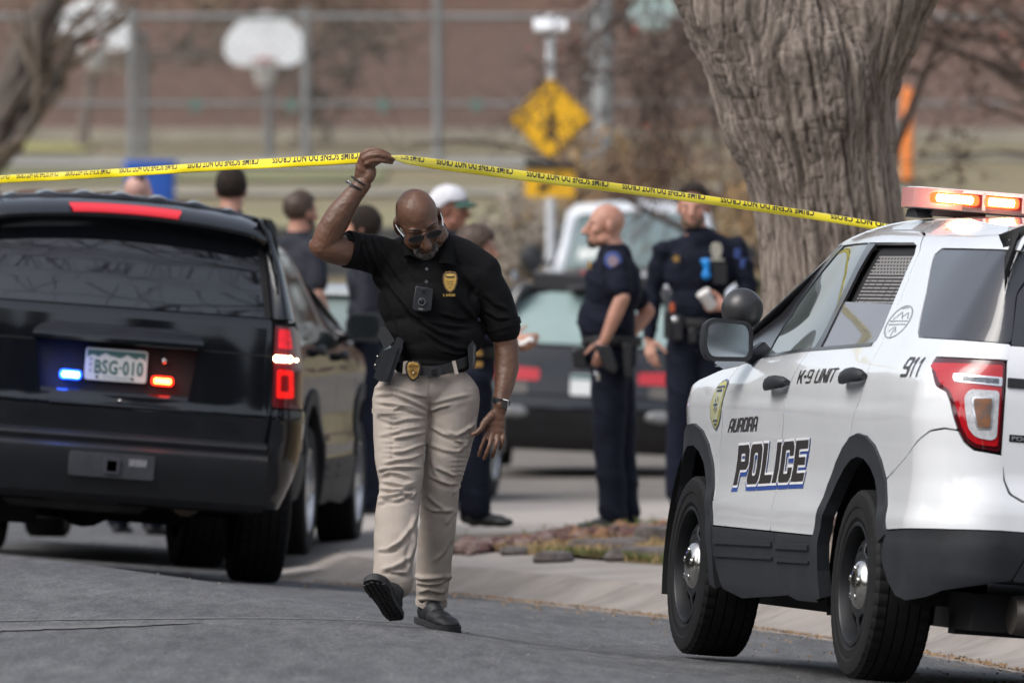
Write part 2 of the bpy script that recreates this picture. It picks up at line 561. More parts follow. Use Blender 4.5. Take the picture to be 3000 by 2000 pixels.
def lettering(s, name, txt, quad, mat, parent, off, gap=.14, grow=0., shift=(0, 0), sx=.3, sy=.2, side=1, **props):
    """Block lettering laid on the skin; quad = bottom-left, bottom-right, top-right, top-left in (x, z)."""
    tot = sum(WID.get(c, 1) for c in txt) + gap * (len(txt) - 1)
    q = [np.array(tz(s, p)) for p in quad]
    H = np.linalg.norm(q[3] - q[0]); W = np.linalg.norm(q[1] - q[0])
    pos = 0
    V, F, LN = [], [], []
    for ch in txt:
        w = WID.get(ch, 1)
        for outer, holes in glyph(ch, sx if ch not in 'I1' else sx / (1 if ch == '1' else .36) * (1 if ch == '1' else 1), sy):
            if ch == 'I':
                outer = [(0, 0), (1, 0), (1, 1), (0, 1)]
            ol = [(pos + a * w, b) for a, b in outer]
            hl = [[(pos + a * w, b) for a, b in h] for h in holes]
            sc = lambda L: [(a / tot * W, b * H) for a, b in L]
            loops = [inflate(sc(ol), grow)] + [inflate(sc(h), -grow) for h in hl]
            flat = [p for L in loops for p in L]
            tris = tessellate_polygon([[Vector((a, b, 0)) for a, b in L] for L in loops])
            bm = bmesh.new()
            vs = [bm.verts.new((a, b, 0)) for a, b in flat]
            for t in tris:
                try: bm.faces.new([vs[i] for i in t])
                except ValueError: pass
            bmesh.ops.subdivide_edges(bm, edges=[e for e in bm.edges if e.calc_length() > .05], cuts=2)
            bmesh.ops.triangulate(bm, faces=bm.faces)
            bm.verts.index_update()
            n0 = len(V)
            A = np.array([(v.co.x + shift[0], v.co.y + shift[1]) for v in bm.verts])
            u, v = (A[:, 0] / W)[:, None], (A[:, 1] / H)[:, None]
            T = (1 - v) * ((1 - u) * q[0] + u * q[1]) + v * ((1 - u) * q[3] + u * q[2])
            P = s.pt(T[:, 0], T[:, 1], off); N = s.nrm(T[:, 0], T[:, 1])
            V += [tuple(p) for p in P]
            for f in bm.faces:
                idx = [v_.index for v_ in f.verts]
                a, b, c = P[idx[0]], P[idx[1]], P[idx[2]]
                if np.dot(np.cross(b - a, c - a), N[idx[0]]) < 0:
                    idx = idx[::-1]
                F.append([i + n0 for i in idx])
                LN += [tuple(N[i]) for i in idx]
            bm.free()
        pos += w + gap
    return mesh(name, V, F, mat, parent, normals=LN, **props)
def on_skin(s, name, V2, F2, quad, mat, parent, off, **props):
    """Lay any flat mesh given in the unit square on the skin."""
    q = [np.array(tz(s, p)) for p in quad]
    A = np.array(V2); u, v = A[:, :1], A[:, 1:2]
    T = (1 - v) * ((1 - u) * q[0] + u * q[1]) + v * ((1 - u) * q[3] + u * q[2])
    P = s.pt(T[:, 0], T[:, 1], off); N = s.nrm(T[:, 0], T[:, 1])
    F, LN = [], []
    for f in F2:
        f = list(f)
        a, b, c = P[f[0]], P[f[1]], P[f[2]]
        if np.dot(np.cross(b - a, c - a), N[f[0]]) < 0:
            f = f[::-1]
        F.append(f); LN += [tuple(N[i]) for i in f]
    return mesh(name, [tuple(p) for p in P], F, mat, parent, normals=LN, **props)
# ------------------------------------------------------------------ ground
def Xk(Y):
    """X of the asphalt edge along the right-hand kerb."""
    Y = np.asarray(Y, float)
    c = np.clip(Y, 48, 62)
    x = .76 - .25 * (c - 55) - .008 * (c - 55) ** 2
    return x - .138 * (np.minimum(Y, 48) - 48) * 1.1 - .08 * (np.maximum(Y, 62) - 62)
def hill(Y):
    return np.interp(Y, [0, 96, 112, 120, 150, 175, 205, 260, 600], [0, 0, .30, .75, 2.0, 2.8, 3.75, 4.6, 6])
def zg(X, Y):
    """Finished ground height."""
    X, Y = np.asarray(X, float), np.asarray(Y, float)
    q = (X - Xk(Y)) * .965
    L = np.clip(-q, 0, 30)
    road = sum(np.interp(L + o_, [-1, 0, 1.9, 2.3, 2.74, 3.1, 3.6, 4.4, 5.4, 7, 13], [-.215, -.14, .0025, .055, .136, .170, .192, .21, .22, .21, 0.]) for o_ in (-.24, -.12, 0, .12, .24)) / 5
    kerb = np.interp(q, [0, .2, .30, .50, 1.25, 2.5, 5, 9], [-.14, -.15, -.125, -.035, .0, .045, .09, .06])
    z = np.where(q < 0, road, kerb)
    f = sm(66, 84, Y)
    return z * (1 - f) + f * (-.045) + hill(Y)
def sheet(name, xs, ys, mat, dz=0., fx=None, **props):
    """A grid laid on the ground; fx maps (u, y) to x."""
    U, Yv = np.meshgrid(xs, ys)
    X = fx(U, Yv) if fx else U
    Z = zg(X, Yv) + (dz(X, Yv) if callable(dz) else dz)
    n = len(xs)
    V = np.stack([X, Yv, Z], -1).reshape(-1, 3)
    F = [(i * n + k, i * n + k + 1, (i + 1) * n + k + 1, (i + 1) * n + k) for i in range(len(ys) - 1) for k in range(n - 1)]
    return mesh(name, V, F, mat, None, **props)

def asphalt(name, c, c2):
    m = M(name, c, .78, spec=.35)
    nt = m.node_tree; b = nt.nodes['Principled BSDF']; N = nt.nodes.new; Lk = nt.links.new
    tc = N('ShaderNodeTexCoord')
    def noise(s, d=4, st=None):
        n = N('ShaderNodeTexNoise'); n.inputs['Scale'].default_value = s; n.inputs['Detail'].default_value = d; n.inputs['Roughness'].default_value = .7
        if st:
            mp = N('ShaderNodeMapping'); mp.inputs['Scale'].default_value = st; Lk(tc.outputs['Object'], mp.inputs[0]); Lk(mp.outputs[0], n.inputs['Vector'])
        else:
            Lk(tc.outputs['Object'], n.inputs['Vector'])
        return n
    def ramp(src, p0, c0, p1, c1):
        r = N('ShaderNodeValToRGB'); r.color_ramp.elements[0].position, r.color_ramp.elements[1].position = p0, p1
        r.color_ramp.elements[0].color, r.color_ramp.elements[1].color = (*c0, 1), (*c1, 1)
        Lk(src, r.inputs[0]); return r
    big = ramp(noise(.8, 5, (1, .35, 1)).outputs['Fac'], .32, c2, .68, c)
    stone = ramp(noise(95, 3).outputs['Fac'], .36, (.50, .50, .51), .64, (1.45, 1.45, 1.45))
    streak = ramp(noise(11, 5, (1, .09, 1)).outputs['Fac'], .34, (.70, .70, .71), .66, (1.28, 1.28, 1.27))
    m0 = N('ShaderNodeMix'); m0.data_type = 'RGBA'; m0.blend_type = 'MULTIPLY'; m0.inputs[0].default_value = 1
    Lk(big.outputs[0], m0.inputs[6]); Lk(streak.outputs[0], m0.inputs[7])
    fines = ramp(noise(70, 3, (1, .16, 1)).outputs['Fac'], .35, (.66, .66, .67), .65, (1.34, 1.34, 1.33))
    m1 = N('ShaderNodeMix'); m1.data_type = 'RGBA'; m1.blend_type = 'MULTIPLY'; m1.inputs[0].default_value = 1
    Lk(m0.outputs[2], m1.inputs[6]); Lk(fines.outputs[0], m1.inputs[7])
    mx = N('ShaderNodeMix'); mx.data_type = 'RGBA'; mx.blend_type = 'MULTIPLY'; mx.inputs[0].default_value = 1
    Lk(m1.outputs[2], mx.inputs[6]); Lk(stone.outputs[0], mx.inputs[7])
    # scattered pale chips
    vor = N('ShaderNodeTexVoronoi'); vor.inputs['Scale'].default_value = 38; Lk(tc.outputs['Object'], vor.inputs['Vector'])
    chip = ramp(vor.outputs['Distance'], .06, (1, 1, 1), .11, (0, 0, 0))
    sel = ramp(noise(9, 2).outputs['Fac'], .60, (0, 0, 0), .72, (1, 1, 1))
    mm = N('ShaderNodeMath'); mm.operation = 'MULTIPLY'; Lk(chip.outputs[0], mm.inputs[0]); Lk(sel.outputs[0], mm.inputs[1])
    mx2 = N('ShaderNodeMix'); mx2.data_type = 'RGBA'; Lk(mm.outputs[0], mx2.inputs[0]); Lk(mx.outputs[2], mx2.inputs[6]); mx2.inputs[7].default_value = (.24, .23, .21, 1)
    Lk(mx2.outputs[2], b.inputs['Base Color'])
    bp = N('ShaderNodeBump'); bp.inputs['Strength'].default_value = .8; bp.inputs['Distance'].default_value = .004
    Lk(noise(170, 3).outputs['Fac'], bp.inputs['Height']); Lk(bp.outputs[0], b.inputs['Normal'])
    return m
m_asph = asphalt('asphalt', (.120, .121, .123), (.078, .079, .082))
m_asph2 = M('side_street_asphalt', (.14, .125, .11), .85, var=.25, vs=.8, bump=.4, bs=120)
m_conc = M('concrete', (.335, .302, .275), .88, col2=(.235, .213, .193), vs=2.2, bump=.35, bs=90, bdist=.004, detail=9)
m_kerb = M('kerb_concrete', (.285, .255, .23), .9, col2=(.175, .155, .138), vs=2.6, bump=.4, bs=70, bdist=.006, detail=10, ramp=(.3, .62))
m_drive = M('drive_concrete', (.37, .335, .305), .85, col2=(.29, .262, .24), vs=1.2, bump=.3, bs=80, bdist=.004, detail=9)
m_dry = M('dry_ground', (.25, .20, .12), .95, col2=(.15, .135, .075), vs=.45, bump=.6, bs=30, bdist=.03, detail=9)

fine = lambda a, b, s: np.arange(a, b + s / 2, s)
gx = np.r_[-90, -60, -40, -25, -15, fine(-10, 10, .5), 15, 25, 40, 60, 90]
gy = np.r_[-60, -20, 0, 15, 25, fine(30, 95, .5), fine(97, 240, 4), 300, 420, 600]
sheet('ground', gx, gy, m_dry, lambda X, Y: np.where((Y < 92) & (X < Xk(Y) + 1.7), -.06, -.014), kind='structure')
sheet('road', np.r_[fine(-15, -5, 1.), fine(-4.8, 0, .2)], fine(-25, 92, .5), m_asph, 0., fx=lambda U, Y: Xk(Y) + U / .965, kind='structure')
# patch seams and a resurfaced strip in the asphalt, 4 mm up
def strip(name, P, w, mat, dz, kind='structure'):
    P = np.array(P, float)
    d = np.gradient(P, axis=0); d /= np.linalg.norm(d, axis=1)[:, None]
    n = np.c_[-d[:, 1], d[:, 0]]
    w = np.asarray(w) * np.ones(len(P))
    A, B = P + n * w[:, None] / 2, P - n * w[:, None] / 2
    V = [(x, y, float(zg(x, y)) + dz) for x, y in A] + [(x, y, float(zg(x, y)) + dz) for x, y in B]
    k = len(P)
    return mesh(name, V, [(i, i + 1, k + i + 1, k + i) for i in range(k - 1)], mat, None, kind=kind)
m_seam = M('seam_tar', (.135, .136, .137), .85, var=.4, vs=14)
rr = random.Random(5)
def wob(P, a=.02, n=60):
    t = np.linspace(0, 1, n); P = np.array(P, float)
    s = np.linspace(0, 1, len(P))
    x, y = np.interp(t, s, P[:, 0]), np.interp(t, s, P[:, 1])
    return np.c_[x, y + np.cumsum([rr.uniform(-a, a) for _ in t]) * .4]
strip('road_seam', wob([(-2.1, 43.5), (-1.25, 44.5), (-.65, 45.3), (-.1, 46.6)], .012), np.linspace(.07, .02, 60) * np.array([rr.uniform(.5, 1.4) for _ in range(60)]), m_seam, .004)
strip('road_seam', wob([(-2.3, 42.0), (-1.55, 43.2), (-1.2, 43.9)], .015, 40), np.linspace(.32, .03, 40) * np.array([rr.uniform(.5, 1.3) for _ in range(40)]), M('worn_patch', (.128, .126, .124), .85, var=.35, vs=9), .0045)

# kerb: cast segments with open joints, gutter pan, rolled face, walk
def kerb_piece(parent, y0, y1, q, name, mat):
    ys = np.linspace(y0 + .006, y1 - .006, 5)
    V, n = [], len(q)
    for y in ys:
        for qq, dz in q:
            X = float(Xk(y)) + qq / .965
            V.append((X, y, float(zg(X, y)) + dz))
    F = [(i * n + k, i * n + k + 1, (i + 1) * n + k + 1, (i + 1) * n + k) for i in range(4) for k in range(n - 1)]
    F += [tuple(range(n))[::-1], tuple(range(4 * n, 5 * n))]
    return mesh(name, V, F, mat, parent, sharp=50)
kerb = put(bpy.data.objects.new('kerb', None), None, kind='structure')
walk = put(bpy.data.objects.new('pavement', None), None, kind='structure')
y = 30.
while y < 62:
    kerb_piece(kerb, y, y + 3.05, [(-.01, -.08), (-.01, .004), (.10, .003), (.20, .004), (.26, .004), (.32, .004), (.38, .004), (.45, .004), (.52, .004), (.52, -.08)], 'kerb_segment', m_kerb)
    kerb_piece(walk, y + .4, y + 3.45, [(.532, -.08), (.532, .003), (.8, .004), (1.24, .004), (1.24, -.08)], 'paving_slab', m_conc)
    y += 3.05
# driveway apron and the concrete the officers stand on
drv = put(bpy.data.objects.new('driveway', None), None, kind='structure')
for j in range(5):
    for i in range(4):
        y0, y1 = 62.2 + j * 2.6, 62.2 + j * 2.6 + 2.585
        u0, u1 = [(-1.4, -.36), (-.345, 1.2), (1.215, 3.4), (3.415, 6.5)][i]
        if i > 1 and j < 1:
            continue
        if i > 0 and j < 2:
            y0 = max(y0, [64.0, 66.0, 66.4, 66.8][i])
            if y0 >= y1: continue
        uu = lambda u, yy: max(u, float(Xk(yy)) + .03) if i == 0 else u
        V = [(uu(u, yy), yy, float(zg(uu(u, yy) + .02, yy)) + .006 + zz) for zz in (0, -.1) for u, yy in ((u0, y0), (u1, y0), (u1, y1), (u0, y1))]
        mesh('concrete_slab', V, [(0, 1, 2, 3), (0, 4, 5, 1), (1, 5, 6, 2), (2, 6, 7, 3), (3, 7, 4, 0)], m_drive, drv, smooth=False)
sheet('side_street', fine(-14, 14, .5), np.r_[fine(75.4, 92, .5), fine(93, 101, 1)], m_asph2, .005, kind='structure')
strip('gutter_pan', [(x, 74.9) for x in np.linspace(-8, 8, 20)], .8, m_conc, .008)

# planting bed at the corner: dry grass, red rocks, dark flat stones
bed = put(bpy.data.objects.new('planting_bed', None), None, kind='structure')
bx = lambda u, Y: Xk(Y) + (1.25 + u) / .965
bed_top = lambda X: np.interp(X, [-.6, -.33, 0, .4, .9, 2.5, 6], [61.2, 62.0, 63.3, 64.8, 65.3, 66.0, 66.6])
V, F = [], []
nu, ny = 60, 90
for i in range(ny):
    Yv = 30 + (67 - 30) * i / (ny - 1)
    for k in range(nu):
        X = float(bx(0, Yv)) + 6.0 * (k / (nu - 1)) ** 1.5
        Yc = min(Yv, float(bed_top(X)))
        V.append((X, Yc, float(zg(X, Yc)) + .012 + .02 * float(vnoise((X * 3, Yc * 1.5, 0)))))
F = [(i * nu + k, i * nu + k + 1, (i + 1) * nu + k + 1, (i + 1) * nu + k) for i in range(ny - 1) for k in range(nu - 1)]
mesh('bed_soil', V, F, M('straw_soil', (.34, .255, .14), .95, col2=(.19, .15, .09), vs=5, bump=.8, bs=40, bdist=.03, detail=10), bed)
m_rocks = [M('red_rock', (.135, .076, .066), .85, var=.35, vs=14, bump=.5, bs=30, bdist=.02), M('pink_rock', (.215, .15, .13), .85, var=.3, vs=12, bump=.5, bs=30, bdist=.02), M('rust_rock', (.22, .115, .06), .85, var=.35, vs=14, bump=.4, bs=30, bdist=.02), M('dark_red_rock', (.10, .046, .042), .85, var=.35, vs=14, bump=.5, bs=30, bdist=.02)]
def rock_mesh(seed, mat):
    r_ = np.random.RandomState(seed)
    b = Buf().ball((0, 0, 0), 1., 7, 4)
    V = np.array(b.V)
    d = 1 + .42 * vnoise(V * 1.3 + seed * 3.1) + .12 * vnoise(V * 3 + seed)
    V = V * d[:, None]
    me = bpy.data.meshes.new('rock')
    me.from_pydata([tuple(v) for v in V], [], b.F)
    me.materials.append(mat)
    return me
RM = [rock_mesh(i, m_rocks[i % 4]) for i in range(12)]
rr = random.Random(11)
for i in range(298):
    X = rr.uniform(-.28, 1.9)
    top = float(bed_top(X))
    Yv = top - rr.random() ** 1.2 * np.interp(X, [-.3, .2, 1, 2], [.5, 1.5, 2.2, 2.4])
    sz = rr.uniform(.028, .052) * (1.35 if rr.random() < .12 else 1)
    o = bpy.data.objects.new('rock', RM[rr.randrange(12)])
    o.location = (X, Yv, float(zg(X, Yv)) + .014 + sz * .35)
    o.rotation_euler = (rr.uniform(-.4, .4), rr.uniform(-.4, .4), rr.uniform(0, 6.3))
    o.scale = (sz * rr.uniform(.9, 1.5), sz * rr.uniform(.8, 1.2), sz * rr.uniform(.5, .85))
    put(o, bed)
m_flag = M('flagstone_grey', (.115, .10, .095), .85, var=.4, vs=9, bump=.6, bs=30, bdist=.02)
for X, Yv, w, d, hgt, rz in ((.50, 61.9, .42, .25, .07, .1), (.02, 61.6, .2, .16, .05, .2), (.72, 60.2, .55, .3, .09, -.12), (.22, 60.45, .24, .2, .07, .3), (1.25, 59.6, .5, .3, .10, .1), (.78, 62.6, .26, .2, .14, .4), (1.7, 58.4, .5, .3, .09, .2), (1.05, 61.2, .3, .22, .10, -.3), (.62, 62.2, .3, .2, .06, .5)):
    b = Buf().ball((0, 0, 0), (w / 2, d / 2, hgt), 14, 6)
    A = np.array(b.V); A = A * (1 + .16 * vnoise(A * 9 + X * 7))[:, None]; A[:, 2] = np.minimum(A[:, 2], hgt * .62)
    o = mesh('flagstone', A, b.F, m_flag, bed, sharp=35)
    o.location = (X, Yv, float(zg(X, Yv)) + .02); o.rotation_euler = (0, 0, rz)
# grass blades
def blades(name, pts, hgt, wid, mat, lean=.5, **props):
    V, F = [], []
    for x, y_, z, h_ in pts:
        a, l = rr.uniform(0, 6.28), rr.uniform(.1, lean) * h_
        dx, dy = math.cos(a), math.sin(a)
        w = wid * rr.uniform(.6, 1.3)
        n = len(V)
        V += [(x - dy * w, y_ + dx * w, z), (x + dy * w, y_ - dx * w, z), (x + dx * l * .4, y_ + dy * l * .4, z + h_ * .65), (x + dx * l, y_ + dy * l, z + h_ * .9)]
        F += [(n, n + 1, n + 2), (n + 1, n + 3, n + 2)]
    return mesh(name, V, F, mat, None, smooth=False, kind='stuff', **props)
pts = []
for i in range(17000):
    Yv = rr.uniform(54, 65.5)
    X = float(bx(0, Yv)) + rr.random() ** 1.3 * 3.2
    if Yv > float(bed_top(X)) - np.interp(X, [-.3, .2, 1, 2], [.45, 1.3, 1.9, 2.1]) * (.75 + .5 * rr.random()): continue
    if float(vnoise((X * 2.2, Yv * 1.1, 5))) < -.45: continue
    pts.append((X, Yv, float(zg(X, Yv)) + .01, rr.uniform(.025, .06)))
blades('dry_grass', pts, .07, .006, M('straw', (.46, .34, .17), .9, col2=(.27, .19, .10), vs=20), .9)
pts = []
for cx, cy, n, rx in ((-.30, 60.3, 260, .16), (.0, 60.0, 170, .12), (1.02, 66.0, 300, .22), (-.12, 60.9, 120, .12), (.55, 65.3, 90, .3)):
    for i in range(n):
        X, Yv = rr.gauss(cx, rx), rr.gauss(cy, .3)
        if X < float(bx(0, Yv)): X = float(bx(.03, Yv))
        pts.append((X, Yv, float(zg(X, Yv)) + .01, rr.uniform(.03, .07)))
blades('green_grass', pts, .06, .006, M('green_blade', (.10, .15, .045), .9, col2=(.2, .19, .07), vs=20), .7)
# dead leaves and straw along the gutter
V, F = [], []
for i in range(2600):
    Yv = rr.uniform(40, 61)
    qq = abs(rr.gauss(0, .06)) - .04 if rr.random() < .8 else -rr.random() ** 2 * 1.2
    X = float(Xk(Yv)) + qq
    z = float(zg(X, Yv)) + .012
    a, sz = rr.uniform(0, 6.28), rr.uniform(.006, .02)
    dx, dy = math.cos(a) * sz, math.sin(a) * sz
    k = rr.uniform(.2, .7)
    n = len(V)
    V += [(X + dx, Yv + dy, z + rr.uniform(0, .012)), (X - dy * k, Yv + dx * k, z), (X - dx, Yv - dy, z + rr.uniform(0, .012)), (X + dy * k, Yv - dx * k, z)]
    F.append((n, n + 1, n + 2, n + 3))
mesh('leaf_litter', V, F, M('dead_leaf', (.30, .19, .09), .9, col2=(.15, .09, .05), vs=30), None, smooth=False, kind='stuff')
V, F = [], []
for i in range(150):
    Yv = rr.uniform(40, 54)
    X = float(Xk(Yv)) - rr.random() ** 1.6 * 3.4
    z = float(zg(X, Yv)) + .003
    b = Buf().ball((X, Yv, z), (rr.uniform(.002, .007), rr.uniform(.002, .007), rr.uniform(.002, .004)), 5, 3)
    n = len(V); V += b.V; F += [tuple(j + n for j in f) for f in b.F]
mesh('loose_gravel', V, F, M('grit', (.26, .24, .21), .9, var=.4, vs=40), None, smooth=False, kind='stuff')
# ------------------------------------------------------------------ background: school, fence, hoops, signs, trees
def gz(x, y): return float(zg(x, y))
m_brick = M('brown_brick', (.165, .105, .083), .9, col2=(.135, .088, .072), vs=1.4, bump=.3, bs=20)
def brick_wall():
    m = m_brick; nt = m.node_tree; b = nt.nodes['Principled BSDF']
    tc = nt.nodes.new('ShaderNodeTexCoord'); mp = nt.nodes.new('ShaderNodeMapping'); mp.inputs['Rotation'].default_value = (math.radians(90), 0, 0)
    br = nt.nodes.new('ShaderNodeTexBrick'); br.inputs['Scale'].default_value = 1; br.inputs['Brick Width'].default_value = .4; br.inputs['Row Height'].default_value = .2; br.inputs['Mortar Size'].default_value = .012
    br.inputs['Color1'].default_value = (.205, .122, .098, 1); br.inputs['Color2'].default_value = (.170, .105, .086, 1); br.inputs['Mortar'].default_value = (.22, .18, .16, 1)
    nt.links.new(tc.outputs['Object'], mp.inputs[0]); nt.links.new(mp.outputs[0], br.inputs['Vector']); nt.links.new(br.outputs[0], b.inputs['Base Color'])
school = thing('school_building', 'long brown brick school building behind the fence', 'building', (0, 208, gz(0, 208)))
brick_wall()
b = Buf().box((0, 6, 4.6), (90, 12, 9.6)); b.obj('wall', m_brick, school, smooth=False)
Buf().box((0, -.06, .1), (90.2, .16, .3)).obj('wall_base', M('base_concrete', (.33, .30, .24), .9, var=.2, vs=.6), school, smooth=False)
Buf().box((0, 6, 9.5), (90.6, 12.6, .3)).obj('roof_edge', M('roof_edge_grey', (.2, .2, .2), .7), school, smooth=False)
for x in (16.5, 22.5):
    w = Buf().box((x, -.05, 4.0), (2.4, .14, 2.2)).obj('window', M('far_window', (.05, .055, .06), .1), school, smooth=False)
    Buf().box((x, -.13, 4.0), (.08, .06, 2.2)).box((x, -.13, 4.0), (2.4, .06, .08)).box((x, -.13, 2.86), (2.6, .1, .08)).obj('frame', M('frame_grey', (.3, .3, .3), .6), w, smooth=False)

# banks and paths across the slope
for nm, y0, y1, x0, x1, c in (('path', 186, 190, -40, 2.2, (.36, .35, .31)), ('lawn', 176, 184, -40, -2, (.17, .17, .085)), ('lawn', 196, 204, -40, -7.4, (.30, .28, .10)), ('path', 168, 172, -40, 6, (.27, .25, .20)), ('lawn', 140, 160, -30, 0, (.21, .19, .10)), ('lawn', 112, 132, -25, -1.5, (.22, .185, .095))):
    sheet(nm, np.linspace(x0, x1, 20), np.linspace(y0, y1, 8), M('field_%d' % y0, c, .95, var=.35, vs=.5, detail=8), .03, kind='structure')
# low dark block wall with a dark hedge feel in mid distance
lw = thing('low_wall', 'low dark wall across the slope behind the group of officers', 'wall', (-1.2, 136, gz(-1.2, 136)))
for i in range(14):
    for j in range(3):
        Buf().box((-2.6 + i * .42 + (j % 2) * .2, 0, .12 + j * .2), (.41, .3, .19)).obj('block', M('dark_block', (.05, .052, .056), .9, var=.3, vs=3), lw, smooth=False, bevel=.01)

# chain-link fence
m_post = M('galvanised', (.185, .193, .198), .6, metal=.1, var=.2, vs=6)
fence = thing('chain_link_fence', 'tall grey chain-link fence in front of the brick school', 'fence', (0, 187, gz(0, 187)))
for x in (-18.7, -16.2, -13.7, -11.2, -8.75, -6.24, -3.38, -1.22, 1.28, 3.8, 6.3, 8.8, 11.3, 13.8, 16.3, 18.8):
    Buf().tube([(x, 0, -.2), (x, 0, 2.62 if abs(x + 1.22) > .1 else 4.2)], .072, 8).obj('post', m_post, fence)
for z in (2.45, 1.02, .12):
    Buf().tube([(-21, 0, z), (21, 0, z)], .035 if z < 2 else .055, 6).obj('rail', m_post, fence)
V, F = [], []
for i in range(-250, 251):
    for s_ in (1, -1):
        x0 = i * .16
        V += [(x0, .02, .1), (x0 + .012, .02, .1), (x0 + .012 + s_ * 2.3, .02, 2.4), (x0 + s_ * 2.3, .02, 2.4)]
        n = len(V) - 4; F.append((n, n + 1, n + 2, n + 3))
mesh('mesh', V, F, m_post, fence, smooth=False, kind='stuff')
for x, z in ((-5.2, 1.0), (-3.62, 1.0), (-2.12, 1.0), (-.58, 1.0)):
    Buf().prism([(-.13, 0), (0, -.15), (.13, 0), (0, .15)], 0, .02, lambda a, c, h: (x + a * 1.0, -.08 - h, z + c)).obj('tag', M('teal_tag', (.11, .17, .15), .7), fence, smooth=False)

def hoop(x, y, label, zc, px):
    r = thing('basketball_hoop', label, 'basketball hoop', (x, y, gz(x, y)))
    z = zc - gz(x, y)
    Buf().tube([(px - x, .9, -.2), (px - x, .9, z - .5), (px - x, .75, z - .2), (0, .1, z)], .075, 10).obj('pole', m_post, r)
    P = [(-.66, -.26), (-.56, -.38), (-.40, -.44), (.40, -.44), (.56, -.38), (.66, -.26)] + [(.69 * math.copysign(abs(math.cos(a)) ** 1.12, math.cos(a)), -.13 + .60 * math.sin(a) ** 1.12) for a in np.linspace(.0, math.pi, 21)]
    Buf().prism(P, 0, .05, lambda a, c, h: (a, h - .05, z + c)).obj('backboard', M('board_white', (.74, .76, .78), .5, var=.12, vs=3), r, smooth=False)
    Buf().lathe([(.225, 0), (.24, .012), (.225, .024), (.21, .012)], 20, 'z', c=(0, -.33, z - .36), close=True).box((0, -.08, z - .35), (.14, .12, .09)).obj('rim', M('rim_red', (.34, .06, .05), .5), r)
    V, F = [], []
    n = 16
    for k in range(5):
        rr_, zz = .22 - .025 * k, z - .36 - .1 * k
        V += [(rr_ * math.cos(2 * math.pi * (i + .5 * k) / n), -.33 + rr_ * math.sin(2 * math.pi * (i + .5 * k) / n), zz) for i in range(n)]
    b = Buf()
    for k in range(4):
        for i in range(n):
            b.tube([V[k * n + i], V[(k + 1) * n + i]], .012, 4); b.tube([V[k * n + i], V[(k + 1) * n + (i - 1) % n]], .012, 4)
    b.obj('net', M('net_cord', (.5, .48, .45), .9), r, smooth=False)
hoop(-4.15, 191, 'white fan-shaped basketball hoop standing clear before the brown wall', 5.28, -4.1)
hoop(-7.1, 194, 'white basketball hoop half hidden by brown twigs, near the leaning trunk', 5.6, -6.3)

# pedestrian sign
sg = thing('pedestrian_sign', 'yellow diamond pedestrian sign with arrow plaque and solar beacon on a white post', 'road sign', (.39, 116, gz(.39, 116)))
g0 = gz(.39, 116)
Buf().tube([(0, .04, -.2), (0, .04, 4.0 - g0 + .1)], .045, 10).obj('post', M('post_white', (.55, .57, .6), .5, var=.1), sg)
zc = 3.03 - g0
dia = lambda k: [(0, -k), (k, 0), (0, k), (-k, 0)]
my = M('sign_yellow', (.78, .42, .012), .45, var=.08, vs=4)
mk = M('sign_black', (.02, .018, .015), .5)
fr = lambda zc_: (lambda a, c, h: (a, -h, zc_ + c))
d = Buf().prism(soften(dia(.435), .05), 0, .006, fr(zc)).obj('sign_panel', my, sg, smooth=False)
o = soften(dia(.415), .04); inn = soften(dia(.398), .04)
V = [fr(zc)(a, c, .008) for a, c in o] + [fr(zc)(a, c, .008) for a, c in inn]
n = len(o)
mesh('sign_border', V, [(i, (i + 1) % n, n + (i + 1) % n, n + i) for i in range(n)], mk, d, smooth=False)
fig = Buf().prism([(.03 + .035 * math.cos(t), .05 + .035 * math.sin(t)) for t in np.linspace(0, 6.28, 13)[:-1]], .007, .009, fr(zc))
for P in ([(-.02, .01), (.05, .01), (.045, -.11), (-.015, -.11)], [(-.015, -.10), (.03, -.11), (-.04, -.24), (-.085, -.24)], [(.005, -.10), (.045, -.10), (.09, -.23), (.05, -.24)], [(.03, .0), (.05, -.02), (.10, -.10), (.08, -.11)], [(-.02, .0), (-.0, -.02), (-.08, -.09), (-.095, -.075)]):
    fig.prism(P, .007, .009, fr(zc))
fig.obj('walking_figure', mk, d, smooth=False)
Buf().prism([(-.17, .22), (.16, .25), (.16, .27), (-.17, .245)], .007, .009, fr(zc)).prism([(-.12, .14), (.1, .16), (.1, .175), (-.12, .16)], .007, .009, fr(zc)).obj('crosswalk_bar', M('faded_mark', (.30, .17, .02), .6), d, smooth=False)
za = 1.6 + (760 - 537) * 116 / 33333 - g0
ar = Buf().prism(soften([(-.255, -.14), (.255, -.14), (.255, .14), (-.255, .14)], .03), 0, .006, fr(za)).obj('arrow_panel', my, sg, smooth=False)
Buf().prism([(-.14, -.10), (.0, -.075), (-.03, -.04), (.12, .07), (.09, .10), (-.06, -.01), (-.09, .03)], .007, .009, fr(za)).obj('arrow', mk, ar, smooth=False)
Buf().box((0, -.02, za + .19), (.52, .06, .08)).obj('beacon_bar', mk, sg, bevel=.01)
Buf().box((0, .0, 3.985 - g0 + .0), (.34, .22, .05), Matrix.Rotation(.5, 3, 'X')).box((0, .05, 3.9 - g0), (.12, .1, .12)).obj('solar_panel', M('panel_white', (.72, .73, .75), .4), sg, bevel=.01)
up = thing('utility_pole', 'wide grey pole standing just right of the yellow sign', 'pole', (1.28, 160, gz(1.28, 160)))
Buf().tube([(0, 0, -.3), (0, 0, 7.0)], [.15, .12], 14).obj('shaft', M('weathered_pole', (.24, .25, .26), .8, var=.2, vs=3), up)
Buf().box((0, 0, 6.8), (1.6, .1, .1)).obj('cross_arm', M('weathered_pole', (.24, .25, .26), .8), up)
